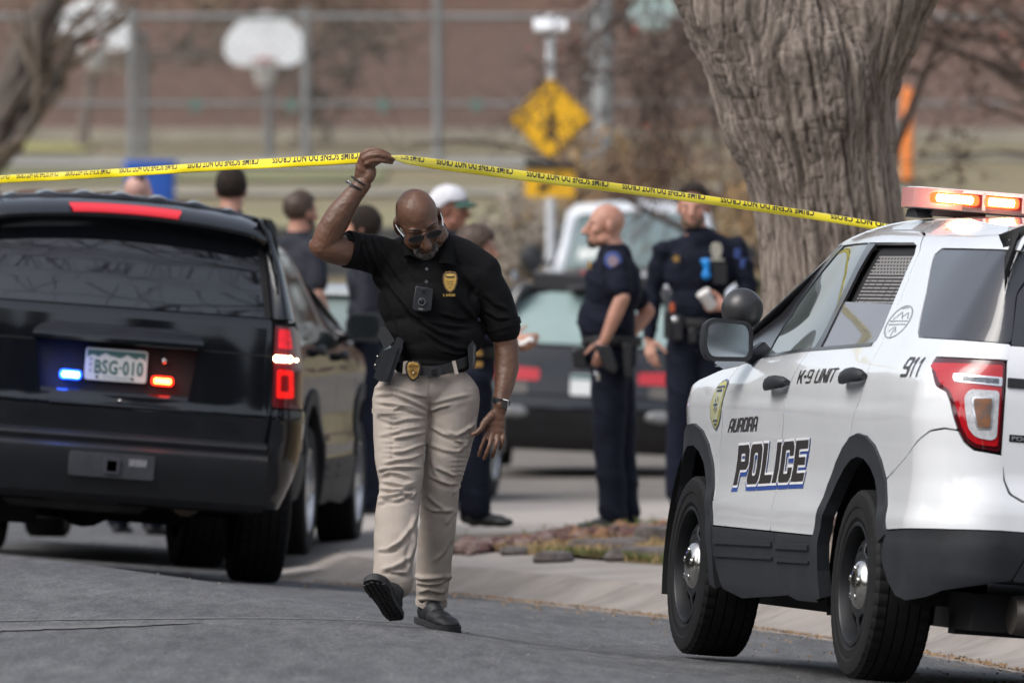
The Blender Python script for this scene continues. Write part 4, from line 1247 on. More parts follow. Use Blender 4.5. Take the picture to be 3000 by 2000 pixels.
def patrol_suv(name, label, mat, paint, police, group=None):
    s = explorer_shell()
    root = thing(name, label, 'car', mat=mat, group=group)
    AR, AF = (.05, .365), (2.90, .365)
    a_r = lambda r, a0, a1: arc(*AR, r, a0, a1)
    a_f = lambda r, a0, a1: arc(*AF, r, a0, a1)
    ztop = lambda x: np.interp(x, [-1.2, -.9, -.62, -.3, 0, .4, .9, 1.3, 1.7, 2.0, 2.2, 2.35], [1.738, 1.744, 1.752, 1.764, 1.774, 1.79, 1.797, 1.79, 1.772, 1.745, 1.715, 1.68])
    topline = lambda x0, x1, n=12: [(x, float(ztop(x))) for x in np.linspace(x0, x1, n)]
    g = .004
    sil = [(-1.0, .40)] + [(-.60, .38)] + a_r(.62, 178, 2)[0:] + [(.75, .29), (2.2, .29)] + a_f(.62, 178, 2) + [(3.6, .36), (3.7, .85), (3.2, 1.02), (2.75, 1.12), (2.3, 1.17), (2.2, 1.66)] + topline(2.1, -.6) + [('r', .5, 1.72), ('r', .0, 1.72), ('r', .0, .42), ('r', .7, .4)]
    liner(s, root, sil)
    wells = Buf()
    for cx, cz in (AR, AF):
        for sd in (1, -1):
            n0 = len(wells.V)
            for yy in (sd * .6, sd * .94):
                wells.V += [(cx + .57 * math.cos(a), yy, cz + .57 * math.sin(a)) for a in np.linspace(-.24, math.pi + .10, 25)]
            wells.F += [(n0 + k, n0 + k + 1, n0 + 25 + k + 1, n0 + 25 + k) for k in range(24)] + [tuple(range(n0, n0 + 25))]
    wells.box((1.2, 0, .30), (4.2, 1.5, .14))
    wells.obj('underbody', m_gap, root)
    belt = [(1.97, 1.216), (1.6, 1.234), (1.165, 1.250)]
    for sd in (1, -1):
        full = sd > 0 or not police
        # --- front door
        fd = [(1.355, .535), (1.355, .72), (1.345, .88), (1.268, .99), (1.272, 1.07), (1.18, 1.18), (1.165, 1.252), (1.97, 1.220), (2.10, 1.203), (2.318, 1.183), (2.362, 1.13), (2.330, .99), (2.415, .86), (2.425, .80), (2.385, .62), (2.355, .535)]
        d = panel(s, 'front_door', fd, paint, root, side=sd, rnd=.012, res=.045)
        hb = on_handle(s, d, (1.37, 1.110), sd)
        rd = [(1.347, .535), (1.347, .72), (1.337, .88), (1.260, .99), (1.264, 1.07), (1.172, 1.18), (1.157, 1.254), (.48, 1.274), (.27, 1.281), (.222, 1.298), (.242, 1.355), (.372, 1.535), (.452, 1.647), (.52, 1.680), (.62, 1.694), (1.375, 1.694), (1.455, 1.744), (.76, 1.743), (.585, 1.722), (.408, 1.658), (.275, 1.518), (.168, 1.379), (.115, 1.275), (.045, 1.145), (.112, 1.03), (.20, .945)] + a_r(.572, 74, 21) + [(.60, .535)]
        d = panel(s, 'rear_door', rd, paint, root, side=sd, rnd=.012, res=.045)
        on_handle(s, d, (.165, 1.146), sd)
        # door frame rail above the front glass
        panel(s, 'roof_rail', [(1.383, 1.694), (1.462, 1.744), (1.75, 1.743), (2.05, 1.738), (2.19, 1.718), (2.25, 1.692), (1.9, 1.694)], paint, root, side=sd, rnd=.01)
        panel(s, 'roof_side', [(.768, 1.7485), (.9, float(ztop(.9)))] + topline(1.0, 2.25, 10) + [(2.3, 1.70), (2.255, 1.697), (2.195, 1.723), (2.05, 1.744), (1.75, 1.749), (1.3, 1.7495)], paint, root, side=sd, rnd=.005)
        # fender
        fe = [(2.363, .535), (2.393, .62), (2.432, .80), (2.422, .86), (2.338, .99), (2.370, 1.13), (2.330, 1.178), (2.6, 1.160), (2.9, 1.115), (3.2, 1.045), (3.5, .95), (3.74, .84), (3.80, .6), (3.55, .535)] + a_f(.572, 17, 163)
        panel(s, 'front_fender', fe, paint, root, side=sd, rnd=.012, res=.045)
        # quarter panel and bumper cover
        lamp = [(-.735, 1.246), (-.745, 1.222), (-.822, 1.175), (-.868, 1.132), (-.926, 1.114), (-.95, 1.08), (-.99, .98), (-1.012, .935), (-1.042, .908), ('r', .722, .896)]
        seam = [('r', .44, 1.735), ('r', .555, 1.664)]
        qp = [(.040, 1.145), (.110, 1.275), (.163, 1.379), (.270, 1.518), (.402, 1.660), (.579, 1.727), (.755, 1.749), (.89, 1.795)] + topline(.8, -.62, 10) + [('r', .78, 1.745)] + seam + [(.10, 1.670), (.150, 1.642), (-.088, 1.492), (-.300, 1.340), (-.365, 1.314), ('r', .713, 1.308), ('r', .722, 1.25)] + lamp[:7] + [(-.986, .977), (-.942, .981), (-.872, .968), (-.625, .864), (-.345, .775)] + a_r(.572, 134, 74) + [(.107, 1.03)]
        qp = qp[:-1] + [(.194, .945), (.106, 1.03)]
        panel(s, 'quarter_panel', qp, paint, root, side=sd, rnd=.008, res=.05)
        bc = [(-.352, .769), (-.625, .858), (-.872, .961), (-.944, .974), (-.992, .971), (-1.014, .928), (-1.044, .902), ('r', .722, .891), ('r', .714, .80), ('r', .69, .748), ('r', .64, .722), ('r', 0, .715), ('r', 0, .612), ('r', .72, .613), (-.91, .600), (-.46, .583)] + a_r(.572, 159, 136)
        panel(s, 'rear_bumper_cover', bc, paint, root, side=sd, rnd=.008, res=.05)
        # glass
        fg = [(1.97, 1.224), (1.145, 1.257), (1.158, 1.352), (1.218, 1.475), (1.283, 1.60), (1.378, 1.690), (1.83, 1.691), (2.15, 1.689), (2.26, 1.58), (2.365, 1.44), (2.31, 1.36), (2.16, 1.285)]
        panel(s, 'front_window', fg, m_tint_front if police else m_glass, root, off=-.006, thick=.004, side=sd, rnd=.02)
        rg = [(1.04, 1.262), (1.08, 1.35), (1.115, 1.45), (1.172, 1.58), (1.215, 1.690), (.62, 1.690), (.52, 1.674), (.456, 1.643), (.377, 1.532), (.248, 1.352), (.230, 1.300), (.27, 1.286), (.48, 1.279)]
        if police:
            top = [(1.122, 1.462), (1.172, 1.58), (1.215, 1.690), (.62, 1.690), (.52, 1.674), (.456, 1.643), (.377, 1.532), (.322, 1.455)]
            panel(s, 'rear_window', [(1.04, 1.262), (1.08, 1.35), (1.122, 1.455), (.325, 1.448), (.248, 1.352), (.230, 1.300), (.27, 1.286), (.48, 1.279)], m_priv_up, root, off=-.008, thick=.004, side=sd, rnd=.012)
            window_bars(s, root, top, sd)
        else:
            panel(s, 'rear_window', rg, m_glass, root, off=-.006, thick=.004, side=sd)
        panel(s, 'pillar_trim', [(1.140, 1.258), (1.152, 1.352), (1.212, 1.475), (1.277, 1.60), (1.372, 1.691), (1.222, 1.691), (1.178, 1.58), (1.121, 1.45), (1.086, 1.35), (1.046, 1.262)], m_blacktrim, root, off=-.003, thick=.01, side=sd, rnd=.004)
        panel(s, 'belt_moulding', [(1.965, 1.213), (1.157, 1.2485), (.48, 1.268), (.25, 1.276), (.25, 1.289), (.48, 1.281), (1.157, 1.2605), (1.965, 1.226)], m_blacktrim, root, off=.004, thick=.012, side=sd, rnd=0)
        ap = [(1.975, 1.213), (2.0, 1.232), (2.165, 1.290), (2.315, 1.362), (2.37, 1.44), (2.265, 1.583), (2.155, 1.692), (2.3, 1.70), (2.45, 1.57), (2.62, 1.42), (2.80, 1.27), (2.86, 1.19), (2.6, 1.165), (2.33, 1.19), (2.1, 1.209)]
        panel(s, 'windscreen_pillar', ap, m_blacktrim, root, off=-.002, thick=.01, side=sd, rnd=.01)
        qg = [(.10, 1.664), (.145, 1.640), (-.092, 1.491), (-.303, 1.342), (-.37, 1.319), ('r', .708, 1.314), ('r', .675, 1.50), ('r', .559, 1.66)]
        panel(s, 'quarter_window', qg, m_priv, root, off=-.003, thick=.006, side=sd, rnd=.025)
        # lower cladding with two grooves pressed into each door
        groove = lambda t, z: .004 + .012 * (np.exp(-((z - .452) / .008) ** 4) + np.exp(-((z - .494) / .010) ** 4)) * 1. - .004 * np.exp(-((z - .40) / .01) ** 2)
        panel(s, 'door_cladding', [(1.262, .529), (1.352, .529), (2.372, .529), (2.31, .37), (2.225, .285), (1.92, .256), (1.10, .290), (1.195, .385), (1.245, .45)], m_clad, root, off=.004, thick=.03, side=sd, rnd=.012, res=.02)
        panel(s, 'door_cladding', [(.628, .529), (1.252, .529), (1.235, .45), (1.185, .385), (1.088, .291), (.95, .275), (.60, .277), (.628, .33), (.632, .43)], m_clad, root, off=.004, thick=.03, side=sd, rnd=.012, res=.02)
        for x0_, x1_ in ((1.285, 2.30), (.68, 1.225)):
            for z0_, z1_ in ((.474, .496), (.424, .436)):
                panel(s, 'cladding_rib', [(x0_, z0_), (x1_, z0_ - .012 * (x1_ - x0_)), (x1_, z1_ - .012 * (x1_ - x0_)), (x0_, z1_)], m_clad, root, off=.013, thick=.012, side=sd, rnd=.004)
        flare = lambda c: (lambda t, z: .016 + 0 * z)
        panel(s, 'rear_wheel_arch', a_r(.575, 160, -8) + a_r(.485, -8, 160), m_clad, root, off=.012, thick=.05, side=sd, rnd=0, res=.05)
        panel(s, 'front_wheel_arch', a_f(.575, 188, 0) + a_f(.485, 0, 188), m_clad, root, off=.012, thick=.05, side=sd, rnd=0, res=.05)
        panel(s, 'rear_bumper_cladding', [(-.475, .577), (-.90, .594), ('r', .74, .607), ('r', .58, .609), ('r', .60, .55), ('r', .66, .43), (-.98, .375), (-.90, .345), (-.76, .325), (-.62, .34), (-.52, .39), (-.445, .47)], m_clad, root, off=.006, thick=.04, side=sd, rnd=.012)
        panel(s, 'bumper_insert', [('r', .572, .612), ('r', .594, .55), ('r', .655, .428), ('r', .0, .428), ('r', .0, .625), ('r', .5, .622)], m_clad, root, off=.012, thick=.04, side=sd, rnd=.012)
        panel(s, 'bumper_reflector', [('r', .575, .515), ('r', .42, .518), ('r', .42, .488), ('r', .565, .485)], m_red, root, off=.016, thick=.01, side=sd, rnd=.006)
        panel(s, 'front_bumper', a_f(.572, 12, -18) + [(3.6, .26), (3.85, .3), (3.8, .53), (3.56, .53)], m_clad, root, off=.0, side=sd)
        # tail lamp
        L = [(-.741, 1.240), (-.751, 1.222), (-.826, 1.171), (-.871, 1.127), (-.930, 1.110), (-.954, 1.08), (-.994, .98), (-1.015, .94), (-1.044, .914), ('r', .735, .903), ('r', .735, 1.244)]
        lamp_o = panel(s, 'tail_light', L, m_dred, root, off=-.002, thick=.03, side=sd, rnd=.02, res=.03)
        inn = [(-.765, 1.218), (-.770, 1.205), (-.835, 1.186), (-.885, 1.148), (-.945, 1.120), (-.972, 1.08), (-1.008, .985), (-1.026, .95), (-1.05, .927), ('r', .748, .922), ('r', .748, 1.228)]
        panel(s, 'red_lens', inn, m_red, lamp_o, off=.004, thick=.008, side=sd, rnd=.015, res=.03)
        panel(s, 'reverse_lens', [(-.941, 1.183), ('r', .748, 1.182), ('r', .748, 1.148), (-.957, 1.154), (-.946, 1.165)], m_silver, lamp_o, off=.008, thick=.006, side=sd, rnd=.006)
        panel(s, 'reverse_bulb_window', [(-.985, 1.175), ('r', .765, 1.176), ('r', .765, 1.156), (-.988, 1.157)], M('grey_lens', (.12, .14, .16), .15, var=.6, vs=45), lamp_o, off=.010, thick=.004, side=sd, rnd=.003)
        panel(s, 'clear_lens', [(-1.004, 1.105), (-1.020, 1.129), ('r', .758, 1.131), ('r', .756, .955), (-1.080, .944), (-1.048, .953), (-1.028, .981), (-1.011, 1.06)], m_clear, lamp_o, off=.008, thick=.006, side=sd, rnd=.02, res=.02)
        panel(s, 'signal_lens', [(-1.028, 1.100), ('r', .785, 1.107), ('r', .785, .985), (-1.050, .982), (-1.033, 1.06)], m_silver, lamp_o, off=.011, thick=.004, side=sd, rnd=.012, res=.02)
        panel(s, 'signal_bulb', [(-1.034, 1.095), ('r', .790, 1.100), ('r', .790, .992), (-1.053, .988), (-1.038, 1.06)], m_amber, lamp_o, off=.013, thick=.003, side=sd, rnd=.01, res=.02)
        # liftgate
        panel(s, 'liftgate', [('r', .717, 1.302), ('r', .727, 1.24), ('r', .728, .90), ('r', .706, .80), ('r', .68, .752), ('r', .63, .728), ('r', 0, .721), ('r', 0, 1.302)], paint, root, side=sd, rnd=.01)
        panel(s, 'rear_glass', [('r', .708, 1.308), ('r', .668, 1.50), ('r', .548, 1.66), ('r', .48, 1.712), ('r', 0, 1.712), ('r', 0, 1.308)], m_priv, root, off=-.004, side=sd, rnd=.01)
        panel(s, 'liftgate_strip', [('r', .722, 1.182), ('r', .722, 1.147), ('r', 0, 1.14), ('r', 0, 1.178)], m_clad, root, off=.008, side=sd, rnd=0)
        # mirror
        mirror(root, sd, s, police)
        wheel(root, 0.02, sd * .872, .3635, .245, sd, 'steel' if police else 'alloy')
        wheel(root, 2.865, sd * .862, .3635, .245, sd, 'steel' if police else 'alloy')
    # roof, glass front, hood
    roof_mesh(s, 'roof', ztop, -1.0, 2.3, .035, paint, root)
    yl = lambda x, z: float(s.base(s.tx(x), z)[1])
    A = [(2.28 + .1 * (1 - (a / .9) ** 2), a * yl(2.3, 1.69), 1.695 + .035 * (1 - a * a)) for a in np.linspace(-1, 1, 17)]
    B_ = [(2.85 + .22 * (1 - a * a), a * yl(2.8, 1.19), 1.18 + .05 * (1 - a * a)) for a in np.linspace(-1, 1, 17)]
    loft('windscreen', [A, B_], m_glass, root, thick=.01)
    hc = []
    for x, z in ((2.32, 1.178), (2.6, 1.160), (2.9, 1.115), (3.2, 1.045), (3.5, .95), (3.72, .85)):
        w = yl(x, z)
        hc.append([(x + .16 * (1 - a * a) * (1 if x > 3 else .3), a * w, z + .075 * (1 - abs(a) ** 3)) for a in np.linspace(-1, 1, 21)])
    loft('bonnet', hc, paint, root, thick=.01)
    # rear spoiler
    ts = np.linspace(-float(s.ty(.62)), float(s.ty(.62)), 31)
    band(s, 'rear_spoiler', ts, [(1.745, -.12), (1.757, -.02), (1.747, .06), (1.722, .055), (1.715, -.06)], paint, root)
    # exhaust silencer
    Buf().tube([(-.98, .62, .30), (-.98, .40, .30), (-.98, -.2, .31)], [.085, .105, .1], 20, flat=.85).obj('exhaust_silencer', M('dull_steel', (.14, .125, .11), .38, metal=.7, var=.3, vs=9), root, sharp=60)
    Buf().box((-.6, 0, .25), (.1, 1.5, .08)).box((-.3, .45, .24), (.5, .1, .06)).tube([(-.1, .75, .3), (-.1, -.75, .3)], .05, 10).obj('rear_axle', m_gap, root)
    return root, s

m_tint_front = M('side_glass', (.12, .14, .14), .02, spec=1., var=.1, vs=2)
m_priv_up = M('half_open_glass', (.14, .14, .155), .05, spec=.8, var=.08, vs=2)

def on_handle(s, door, c, sd):
    """Pull handle: a cup in the skin and a bowed grip standing off it."""
    ks = [(-.135, .012, .012), (-.12, .022, .03), (-.06, .026, .045), (.03, .026, .047), (.10, .024, .04), (.15, .017, .02), (.16, .01, .006)]
    V, n = [], 10
    for dx, hh, off in ks:
        t = float(s.tx(c[0] + dx))
        for k in range(n):
            a = 2 * math.pi * k / n
            z = c[1] + (dx * -.06) + math.sin(a) * hh
            p = s.pt(t, z, off + math.cos(a) * .014)
            V.append((p[0], p[1] * sd, p[2]))
    F = [(i * n + k, i * n + (k + 1) % n, (i + 1) * n + (k + 1) % n, (i + 1) * n + k) for i in range(len(ks) - 1) for k in range(n)] + [tuple(range(n)), tuple(range((len(ks) - 1) * n, len(ks) * n))]
    mesh('door_handle', V, F, m_clad, door, sharp=50)

def mirror(root, sd, s, police):
    """Door mirror: shell, glass with an inset wide-angle corner and a foot."""
    cx, cy, cz = 2.02, 1.075, 1.278
    b = Buf()
    pr = soften([(-.095, -.078), (.078, -.088), (.102, -.032), (.097, .062), (.066, .082), (-.08, .078), (-.10, .045), (-.105, -.045)], .03)
    rings = []
    for dx, k in ((0, 1.0), (.03, 1.03), (.08, .98), (.13, .82), (.165, .5), (.175, .1)):
        rings.append([(cx + dx, cy + y * k, cz + z * k - dx * .05) for y, z in pr])
    n = len(pr)
    V = [v for r_ in rings for v in r_]
    F = [(i * n + k, i * n + (k + 1) % n, (i + 1) * n + (k + 1) % n, (i + 1) * n + k) for i in range(len(rings) - 1) for k in range(n)]
    rim = [(cx - .002, cy + y * .86, cz + z * .84) for y, z in pr]
    r2 = [(cx + .012, cy + y * .83, cz + z * .81) for y, z in pr]
    o0 = len(V)
    V += rim + r2
    F += [(k, o0 + k, o0 + (k + 1) % n, (k + 1) % n) for k in range(n)]
    F += [(o0 + k, o0 + n + k, o0 + n + (k + 1) % n, o0 + (k + 1) % n) for k in range(n)]
    V = [(v[0], v[1] * sd, v[2]) for v in V]
    m = mesh('door_mirror', V, [f[::-1] for f in F] if sd < 0 else F, m_clad, root, sharp=50)
    gl = [(cx + .009, (cy + y * .84) * sd, cz + z * .82) for y, z in pr]
    mesh('mirror_glass', gl, [tuple(range(n)) if sd > 0 else tuple(range(n))[::-1]], M('mirror_glass', (.42, .47, .5), .12, metal=1.), m, smooth=False)
    if police:
        w = [(-.0, .092), (.105, .088), (.108, .0), (.1, -.0), (.03, .0), (.012, .02)]
        w = soften([(.100, .066), (.026, .071), (.026, .027), (.04, .01), (.102, .01)], .013)
        mesh('wide_angle_glass', [(cx + .006, (cy + y * .84) * sd, cz + z * .82) for y, z in w], [tuple(range(len(w))) if sd < 0 else tuple(range(len(w)))[::-1]], M('wide_glass', (.62, .66, .7), .1, metal=1.), m, smooth=False)
    f = Buf().tube([(cx + .06, (cy - .07) * sd, cz - .045), (cx + .09, (cy - .12) * sd, cz - .06), (cx + .12, (.90) * sd, cz - .05)], [.03, .032, .055], 10, flat=1.)
    f.obj('mirror_foot', m_blacktrim, m, sharp=50)

def window_bars(s, root, poly, sd):
    """Steel window guard seen through the lowered half of the rear side window."""
    T = [tz(s, p) for p in poly]
    panel(s, 'window_backing', poly, m_gap, root, off=-.09, thick=0, side=sd, rnd=0)
    b = Buf()
    z0, z1 = 1.455, 1.655
    def xr(z):
        zs = [p[1] for p in T]
        lo, hi = [], []
        n = len(T)
        for i in range(n):
            (a, za), (c, zc) = T[i], T[(i + 1) % n]
            if (za - z) * (zc - z) < 0:
                (lo if True else hi).append(a + (c - a) * (z - za) / (zc - za))
        return (min(lo), max(lo)) if len(lo) > 1 else None
    rows = 14
    for i in range(rows + 1):
        z = z0 + (z1 - z0) * i / rows
        r_ = xr(z)
        if not r_:
            continue
        ts = np.linspace(r_[0] + .01, r_[1] - .05, 14)
        for j in range(len(ts) - 1):
            q = [s.pt(ts[j], z - .0035, -.035), s.pt(ts[j + 1], z - .0035, -.035), s.pt(ts[j + 1], z + .0035, -.035), s.pt(ts[j], z + .0035, -.035)]
            b.add([(p[0], p[1] * sd, p[2]) for p in q], [(0, 1, 2, 3)])
        if i < rows:
            zn = z0 + (z1 - z0) * (i + 1) / rows
            sh = (i % 2) * .5
            for j in range(13):
                t = r_[0] + .03 + (r_[1] - r_[0] - .1) * (j + sh) / 13
                q = [s.pt(t - .012, z, -.036), s.pt(t + .012, z, -.036), s.pt(t + .012, zn, -.036), s.pt(t - .012, zn, -.036)]
                b.add([(p[0], p[1] * sd, p[2]) for p in q], [(0, 1, 2, 3)])
    b.obj('window_guard', M('guard_steel', (.20, .19, .18), .5), root, smooth=False)

# ------------------------------------------------------------------ white patrol car
EXM = pose(12.2, 4.3, (2.2448, 43.6587, -.0746))
suv, ES = patrol_suv('police_car', 'white police patrol car with red roof lights lit, parked at the kerb', EXM, m_white, True)
OFF = .002
pol = [(2.092, .700), (.925, .738), (.868, .902), (2.060, .860)]
lettering(ES, 'police_lettering', 'POLICE', pol, m_blue, suv, OFF, gap=.10, grow=.017, shift=(0, -.010), sx=.34, sy=.21)
lettering(ES, 'police_lettering', 'POLICE', pol, m_wvinyl, suv, OFF + .0015, gap=.10, grow=.010, sx=.34, sy=.21)
lettering(ES, 'police_lettering', 'POLICE', pol, m_letter, suv, OFF + .003, gap=.10, grow=0, sx=.34, sy=.21)
lettering(ES, 'city_lettering', 'AURORA', [(2.278, .908), (1.763, .921), (1.70, .982), (2.19, .965)], m_letter, suv, OFF, gap=.16, sx=.27, sy=.17)
lettering(ES, 'unit_lettering', 'K-9', [(1.120, 1.116), (.905, 1.121), (.879, 1.176), (1.105, 1.170)], m_letter, suv, OFF, gap=.16, sx=.2, sy=.13)
lettering(ES, 'unit_lettering', 'UNIT', [(.845, 1.122), (.545, 1.129), (.505, 1.186), (.819, 1.178)], m_letter, suv, OFF, gap=.16, sx=.2, sy=.13)
lettering(ES, 'emergency_number', '911', [(-.445, 1.160), (-.70, 1.163), (-.648, 1.240), (-.42, 1.238)], m_letter, suv, OFF, gap=.14, sx=.24, sy=.15)
def disc(n=40, r0=.5, r1=0., a0=0, a1=360, sx=1., sy=1.):
    V = [(.5 + r * math.cos(math.radians(a0 + (a1 - a0) * k / n)) * sx, .5 + r * math.sin(math.radians(a0 + (a1 - a0) * k / n)) * sy) for r in (r0, r1) for k in range(n + 1)]
    return V, [(k, k + 1, n + 2 + k, n + 1 + k) for k in range(n)]
# round city emblem on the rear pillar: ring, chord lines
eq = [(.215, 1.305), (-.105, 1.312), (-.105, 1.440), (.215, 1.440)]
m_emb = M('emblem_ink', (.22, .23, .25), .4)
V, F = disc(48, .5, .465)
def add2(V, F, V2, F2):
    n = len(V); return V + V2, F + [tuple(i + n for i in f) for f in F2]
def stroke(p, q, w):
    d = np.array(q) - np.array(p); n_ = np.array((-d[1], d[0])) / (np.linalg.norm(d) + 1e-9) * w / 2
    return [tuple(np.array(p) + n_), tuple(np.array(q) + n_), tuple(np.array(q) - n_), tuple(np.array(p) - n_)], [(0, 1, 2, 3)]
for p, q in (((.08, .52), (.92, .52)), ((.1, .42), (.9, .42)), ((.2, .56), (.42, .8)), ((.42, .8), (.6, .58)), ((.55, .66), (.72, .78)), ((.72, .78), (.85, .58)), ((.3, .2), (.45, .36)), ((.62, .18), (.5, .36)), ((.5, .06), (.5, .3)), ((.3, .9), (.6, .93))):
    V, F = add2(V, F, *stroke(p, q, .025))
on_skin(ES, 'round_emblem', V, F, eq, m_emb, suv, OFF)
# shield emblem on the front fender: outline, gold field, marks
sq = [(2.62, .905), (2.36, .918), (2.30, 1.130), (2.52, 1.118)]
def shield(k=1.):
    P = [(.5, 0), (.72, .10), (.9, .28), (.97, .5), (.95, .72), (.85, .9), (.72, .965), (.5, 1.), (.28, .965), (.15, .9), (.05, .72), (.03, .5), (.1, .28), (.28, .10)]
    return [(.5 + (x - .5) * k, .5 + (y - .5) * k) for x, y in P]
for k, m_, o_ in ((1., M('shield_blue', (.10, .13, .20), .4), 0), (.92, M('shield_gold', (.42, .40, .12), .4, var=.3, vs=40), .001), (.76, M('shield_grey', (.40, .43, .44), .4, col2=(.42, .40, .10), vs=25), .002)):
    P = shield(k)
    on_skin(ES, 'fender_shield', [(.5, .5)] + P, [(0, i + 1, (i + 1) % len(P) + 1) for i in range(len(P))], sq, m_, suv, OFF + o_)
V, F = [], []
for p, q in (((.2, .84), (.8, .84)), ((.3, .77), (.7, .77)), ((.35, .2), (.65, .2)), ((.42, .13), (.58, .13)), ((.5, .35), (.5, .65)), ((.36, .5), (.64, .5)), ((.4, .4), (.6, .6)), ((.6, .4), (.4, .6))):
    V, F = add2(V, F, *stroke(p, q, .035))
on_skin(ES, 'shield_marks', V, F, sq, M('shield_ink', (.05, .07, .12), .4), suv, OFF + .003)
# model badge on the liftgate
V, F = text_mesh('POLICE INTERCEPTOR', 1., .02, 1.0)
A = np.array(V); A = (A - A.min(0)) / (A.max(0) - A.min(0))
panel(ES, 'badge_plate', [('r', .700, .972), ('r', .33, .972), ('r', .33, .945), ('r', .700, .945)], m_blacktrim, suv, off=.002, thick=.004, rnd=.003)
on_skin(ES, 'badge_lettering', [tuple(a) for a in A * (.96, .6) + (.02, .2)], F, [('r', .697, .945), ('r', .333, .945), ('r', .333, .972), ('r', .697, .972)], m_silver, suv, .0045)

def spot_lamp(root):
    c = Vector((2.20, .985, 1.405))
    b = Buf().ball(c, (.088, .084, .086), 28, 18)
    o = b.obj('spot_lamp', M('satin_black', (.03, .03, .032), .33, var=.2, vs=8), root, sharp=80)
    Buf().tube([c + Vector((.03, -.03, -.07)), c + Vector((.09, -.06, -.14)), (2.36, .90, 1.21)], .014, 8).obj('lamp_stem', m_chrome, o)
spot_lamp(suv)

def light_bar(root):
    """Roof light bar: base, red outer lenses, clear top, LED modules; the left end of it is in view."""
    x0, z0 = 1.10, 1.828
    def fr(x, y, z): return (x, y, z)
    top = M('bar_top', (.70, .72, .75), .2, spec=.5, coat=.3)
    P = soften([(-.15, -.66), (-.155, .42), (-.10, .605), (.06, .615), (.13, .48), (.15, .3), (.15, -.66)], .03)
    b = Buf().prism(P, z0 + .008, z0 + .026, lambda a, c, h: (x0 + a, c, h))
    base = b.obj('light_bar', M('bar_base', (.10, .10, .11), .4), root, bevel=.004)
    k = .985
    Buf().prism([(a * k, c * k) for a, c in P], z0 + .026, z0 + .078, lambda a, c, h: (x0 + a, c, h)).obj('bar_core', M('bar_core', (.11, .010, .012), .4), base)
    Buf().prism([(a * .99, c * .99) for a, c in P], z0 + .078, z0 + .093, lambda a, c, h: (x0 + a, c, h)).obj('bar_top', top, base, bevel=.006)
    # pale tinted end lens
    P2 = soften([(-.157, .43), (-.105, .615), (.06, .625), (.135, .49), (.12, .46), (.05, .605), (-.095, .595), (-.145, .43)], .01)
    Buf().prism(P2, z0 + .012, z0 + .089, lambda a, c, h: (x0 + a, c, h)).obj('end_lens', M('pale_red_lens', (.50, .27, .26), .15, spec=.6, coat=.5, emit=(1, .12, .08), estr=.06), base, bevel=.004)
    lit = M('lit_led', (1, .75, .45), .3, emit=(1, .74, .45), estr=34)
    lit2 = M('lit_red_glow', (1, .08, .02), .3, emit=(1, .05, .012), estr=2.6)
    off = M('unlit_led', (.34, .33, .34), .15, spec=.8, var=.5, vs=70)
    for yc, w, st in ((.465, .20, 'lit'), (.275, .145, 'lit'), (.10, .15, 'off'), (-.08, .15, 'off'), (-.27, .17, 'off'), (-.49, .2, 'off')):
        pts = soften([(yc - w / 2, z0 + .031), (yc + w / 2, z0 + .031), (yc + w / 2, z0 + .075), (yc - w / 2, z0 + .075)], .02)
        Buf().prism(pts, 0, .006, lambda a, c, h: (x0 - .158 - h, a, c)).obj('led_module', lit2 if st == 'lit' else off, base)
        if st == 'lit':
            q = Buf()
            n = 9
            for j in range(n):
                yy = yc - w * .32 + w * .64 * j / (n - 1)
                q.ball((x0 - .164, yy, z0 + .053), (.009, w * (.050 if yc > .4 else .036), .0150), 10, 8)
            q.obj('led_row', lit, base)
        # clear divider between modules
        Buf().box((x0 - .158, yc - w / 2 - .02, z0 + .052), (.012, .012, .07)).obj('lens_divider', M('divider', (.5, .48, .48), .25), base)
    # feet
    for sd in (1, -1):
        Buf().prism([(-.10, 0), (.12, 0), (.09, .03), (-.06, .045)], -.035, .035, lambda a, c, h: (x0 + a * .8, sd * (.56 + h) , 1.802 + c)).prism([(-.05, 0), (.05, 0), (.05, .03), (-.05, .03)], -.12, .1, lambda a, c, h: (x0 + a - .06, sd * (.44 + h), 1.812 + c)).obj('bar_foot', m_clad, base, bevel=.004)
    L = bpy.data.lights.new('light_bar_glow', 'POINT')
    L.energy, L.color, L.shadow_soft_size = .5, (1, .10, .04), .05
    lo = bpy.data.objects.new('light_bar_glow', L)
    lo.location = (x0 - .30, .30, z0 + .06)
    put(lo, base)
light_bar(suv)

# ------------------------------------------------------------------ unmarked black patrol car ahead of the big black one
MC2 = pose(-5.0, 1.0, (-2.13, 64.2, -.05))
suv2, ES2 = patrol_suv('unmarked_car', 'black unmarked car seen along its glossy right side, parked on the driveway', MC2, M('deep_black_paint', (.005, .006, .008), .06, spec=.14), False)
